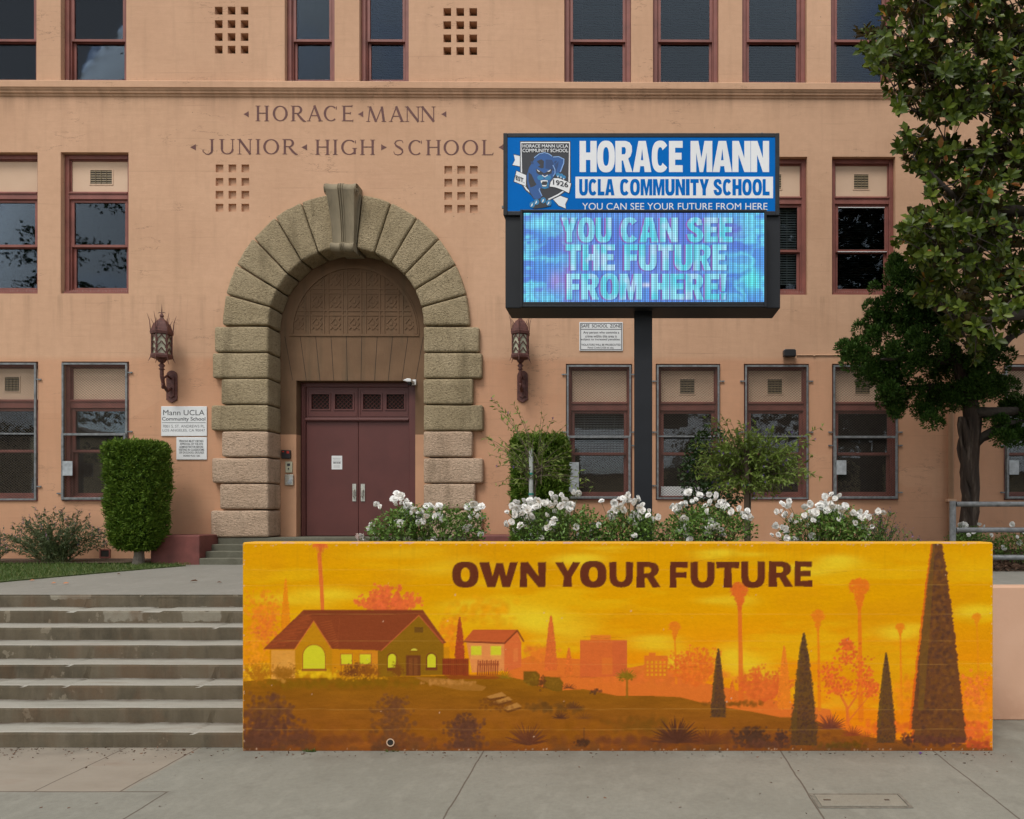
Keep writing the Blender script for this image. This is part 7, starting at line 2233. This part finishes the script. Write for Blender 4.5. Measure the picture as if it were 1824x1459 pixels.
outl = [(1570, -260), (1600, 0), (1528, 55), (1525, 95), (1555, 130), (1580, 165), (1600, 195), (1650, 215), (1690, 225), (1720, 205), (1755, 225), (1735, 262), (1650, 235), (1600, 225), (1592, 260), (1620, 300), (1660, 330), (1640, 365), (1600, 395), (1590, 430), (1620, 460), (1660, 470), (1625, 520), (1640, 545), (1680, 560), (1690, 600), (1720, 600), (1730, 655), (1760, 620), (1800, 590), (1850, 570), (1960, 600), (2080, 520), (2160, 300), (2150, 0), (2080, -260)]
def inpoly(x, y, pts):
    c = False
    for (xa, ya), (xb, yb) in zip(pts, pts[1:] + pts[:1]):
        if (ya > y) != (yb > y) and x < (xb - xa) * (y - ya) / (yb - ya) + xa: c = not c
    return c
clusters = []
rs = random.Random(11)
while len(clusters) < 860:
    px, py = rs.uniform(1520, 2160), rs.uniform(-260, 660)
    if inpoly(px, py, outl) and not (1690 < px < 1720 and 250 < py < 300) and not (1735 < px < 1770 and 205 < py < 240):
        clusters.append((px, py, rs.uniform(8.9, 11.4)))
Ps, Ds, S_, Up = [], [], [], []
tw_ = MB()
for px, py, dd in clusters:
    nr = rs.randint(3, 6)
    c = G_(px, py, dd)
    for k in range(nr):
        for _ in range(12):
            ox, oy = rs.gauss(0, 22), rs.gauss(0, 20)
            if inpoly(px + ox, py + oy, outl): break
        e = G_(px + ox, py + oy, dd + rs.gauss(0, .22))
        ax = unit((unit((e - c).reshape(1, 3))[0] * .8 + np.array([rs.gauss(0, .35), -.75 + rs.gauss(0, .3), .45])).reshape(1, 3))[0]
        tw_.tube([tuple(c), tuple(e)], [.009, .005], 4, caps=False)
        nl = rs.randint(7, 11)
        b1 = unit(np.cross(ax, [0, 0, 1.0]).reshape(1, 3))[0]; b2 = np.cross(ax, b1)
        for j in range(nl):
            a = j * 2.399 + rs.uniform(-.3, .3); t_ = math.radians(rs.uniform(42, 95) * (.6 + .5 * j / nl))
            dv = ax * math.cos(t_) + (b1 * math.cos(a) + b2 * math.sin(a)) * math.sin(t_)
            Ps.append(e - ax * .006 * j); Ds.append(dv); S_.append(rs.uniform(.085, .155)); Up.append(ax)
Ps, Ds, S_, Up = map(np.array, (Ps, Ds, S_, Up))
V, Fc = scatter(LEAF_V, LEAF_F, Ps, Ds, S_, roll=rng.normal(size=len(Ps)) * .25, upv=Up)
k = len(LEAF_F); old = rng.random(len(Ps)) < .02
arr_mesh('crown', V, Fc, [M['mag'], M['mag_old']], mag, midx=np.repeat(old.astype(int), k), smooth=False)
tw_.build('twigs', M['branch'], mag)

# ================================================================ ACROSS THE STREET (seen mirrored in the windows)
M['tan'] = paint('tan_house_stucco', (.62, .48, .26), .8, .1, 2)
M['roof_tile'] = paint('brown_shingle', (.15, .11, .08), .85, .25, 6, .3)
M['cloud_leaf'] = foliage('street_tree_leaf', [(.012, .03, .008), (.025, .055, .012), (.04, .08, .02)], .6, None, .1, .2)
def house(label, x0, x1, y0, y1, h, ridge, wins):
    root = thing('house', label, 'house', ((x0 + x1) / 2, (y0 + y1) / 2, -.05), 0, 'houses across the street')
    w_, dd = (x1 - x0) / 2, (y1 - y0) / 2
    m = MB(); m.box(-w_, w_, -dd, dd, 0, h); m.prism([(-w_, h + .001), (w_, h + .001), (0, h + ridge)], -dd, dd); m.build('wall', M['tan'], root)
    m = MB()
    for s in (-1, 1):
        m.add([(0, -dd - .5, h + ridge + .12), (s * (w_ + .5), -dd - .5, h - .10), (s * (w_ + .5), dd + .5, h - .10), (0, dd + .5, h + ridge + .12), (0, -dd - .5, h + ridge + .02), (s * (w_ + .5), -dd - .5, h - .22), (s * (w_ + .5), dd + .5, h - .22), (0, dd + .5, h + ridge + .02)], [(0, 1, 2, 3), (4, 5, 6, 7), (0, 1, 5, 4), (3, 2, 6, 7), (1, 2, 6, 5)])
    m.build('roof', M['roof_tile'], root)
    for a, b, z0, z1 in wins:
        m = MB(); ring(m, a, b, z0, z1, .12, dd + .002, dd + .08); m.cur = 1; m.box(a + .12, b - .12, dd + .002, dd + .03, z0 + .12, z1 - .12); m.build('window', [M['white'], M['dark']], root)
house('tall tan house with a low gable across the street, mirrored in the left windows', -47, -27, -34, -20, 5.6, 2.4, [(-8, -6, 2.8, 4.6), (-2, 0, 2.8, 4.6), (4, 6, .8, 2.4), (5, 7, 3, 4.6)])
house('low tan house across the street, mirrored in the right windows', -8, 36, -34, -21, 4.4, 1.6, [(-6, -4, 1, 2.6), (2, 4, 1, 2.6)])  # right end lengthened to block bright sky in the ground window reflections
def street_tree(label, x, y, h, cr, n, lay):
    root = thing('street_tree', label, 'tree', (x, y, -.15), 0, 'trees across the street')
    m = MB(); m.tube([(0, 0, 0), (.1, 0, h * .4), (0, 0, h * .95)], [.35, .28, .06], 8); m.build('trunk', M['branch'], root)
    Ps = []
    for k in range(lay):
        f_ = .3 + .7 * k / lay
        a = random.uniform(0, 6.28); L = cr * (1.25 - f_) * random.uniform(.7, 1.2)
        p0 = np.array([0, 0, h * f_]); p1 = p0 + np.array([math.cos(a) * L, math.sin(a) * L, random.uniform(-.2, .5)])
        for t_ in rng.random(n * 2): Ps.append(p0 + (p1 - p0) * (.15 + .85 * t_) + rng.normal(size=3) * np.array([.35, .35, .18]))
    Ps = np.array(Ps)
    V, Fc = scatter(SMALL_V * np.array([1.6, 1, 1]), SMALL_F, Ps, R3(len(Ps)), rng.uniform(.12, .27, len(Ps)), roll=rng.normal(size=len(Ps)))
    arr_mesh('crown', V, Fc, M['cloud_leaf'], root)
street_tree('tall layered cedar across the street, mirrored in the upper left windows', -25, -13.5, 31, 8, 60, 64)
street_tree('second cedar across the street, mirrored at the left edge', -33, -14.5, 19, 6.5, 60, 44)
street_tree('added dark street tree that darkens the reflections in the middle right windows', 7.5, -15, 15, 5.5, 60, 40)  # unseen tree added to darken the middle floor reflections
street_tree('added dark street tree beside the low tan house, darkening the window reflections', 15, -16, 13, 5.5, 60, 36)  # another unseen tree, added for darker window reflections
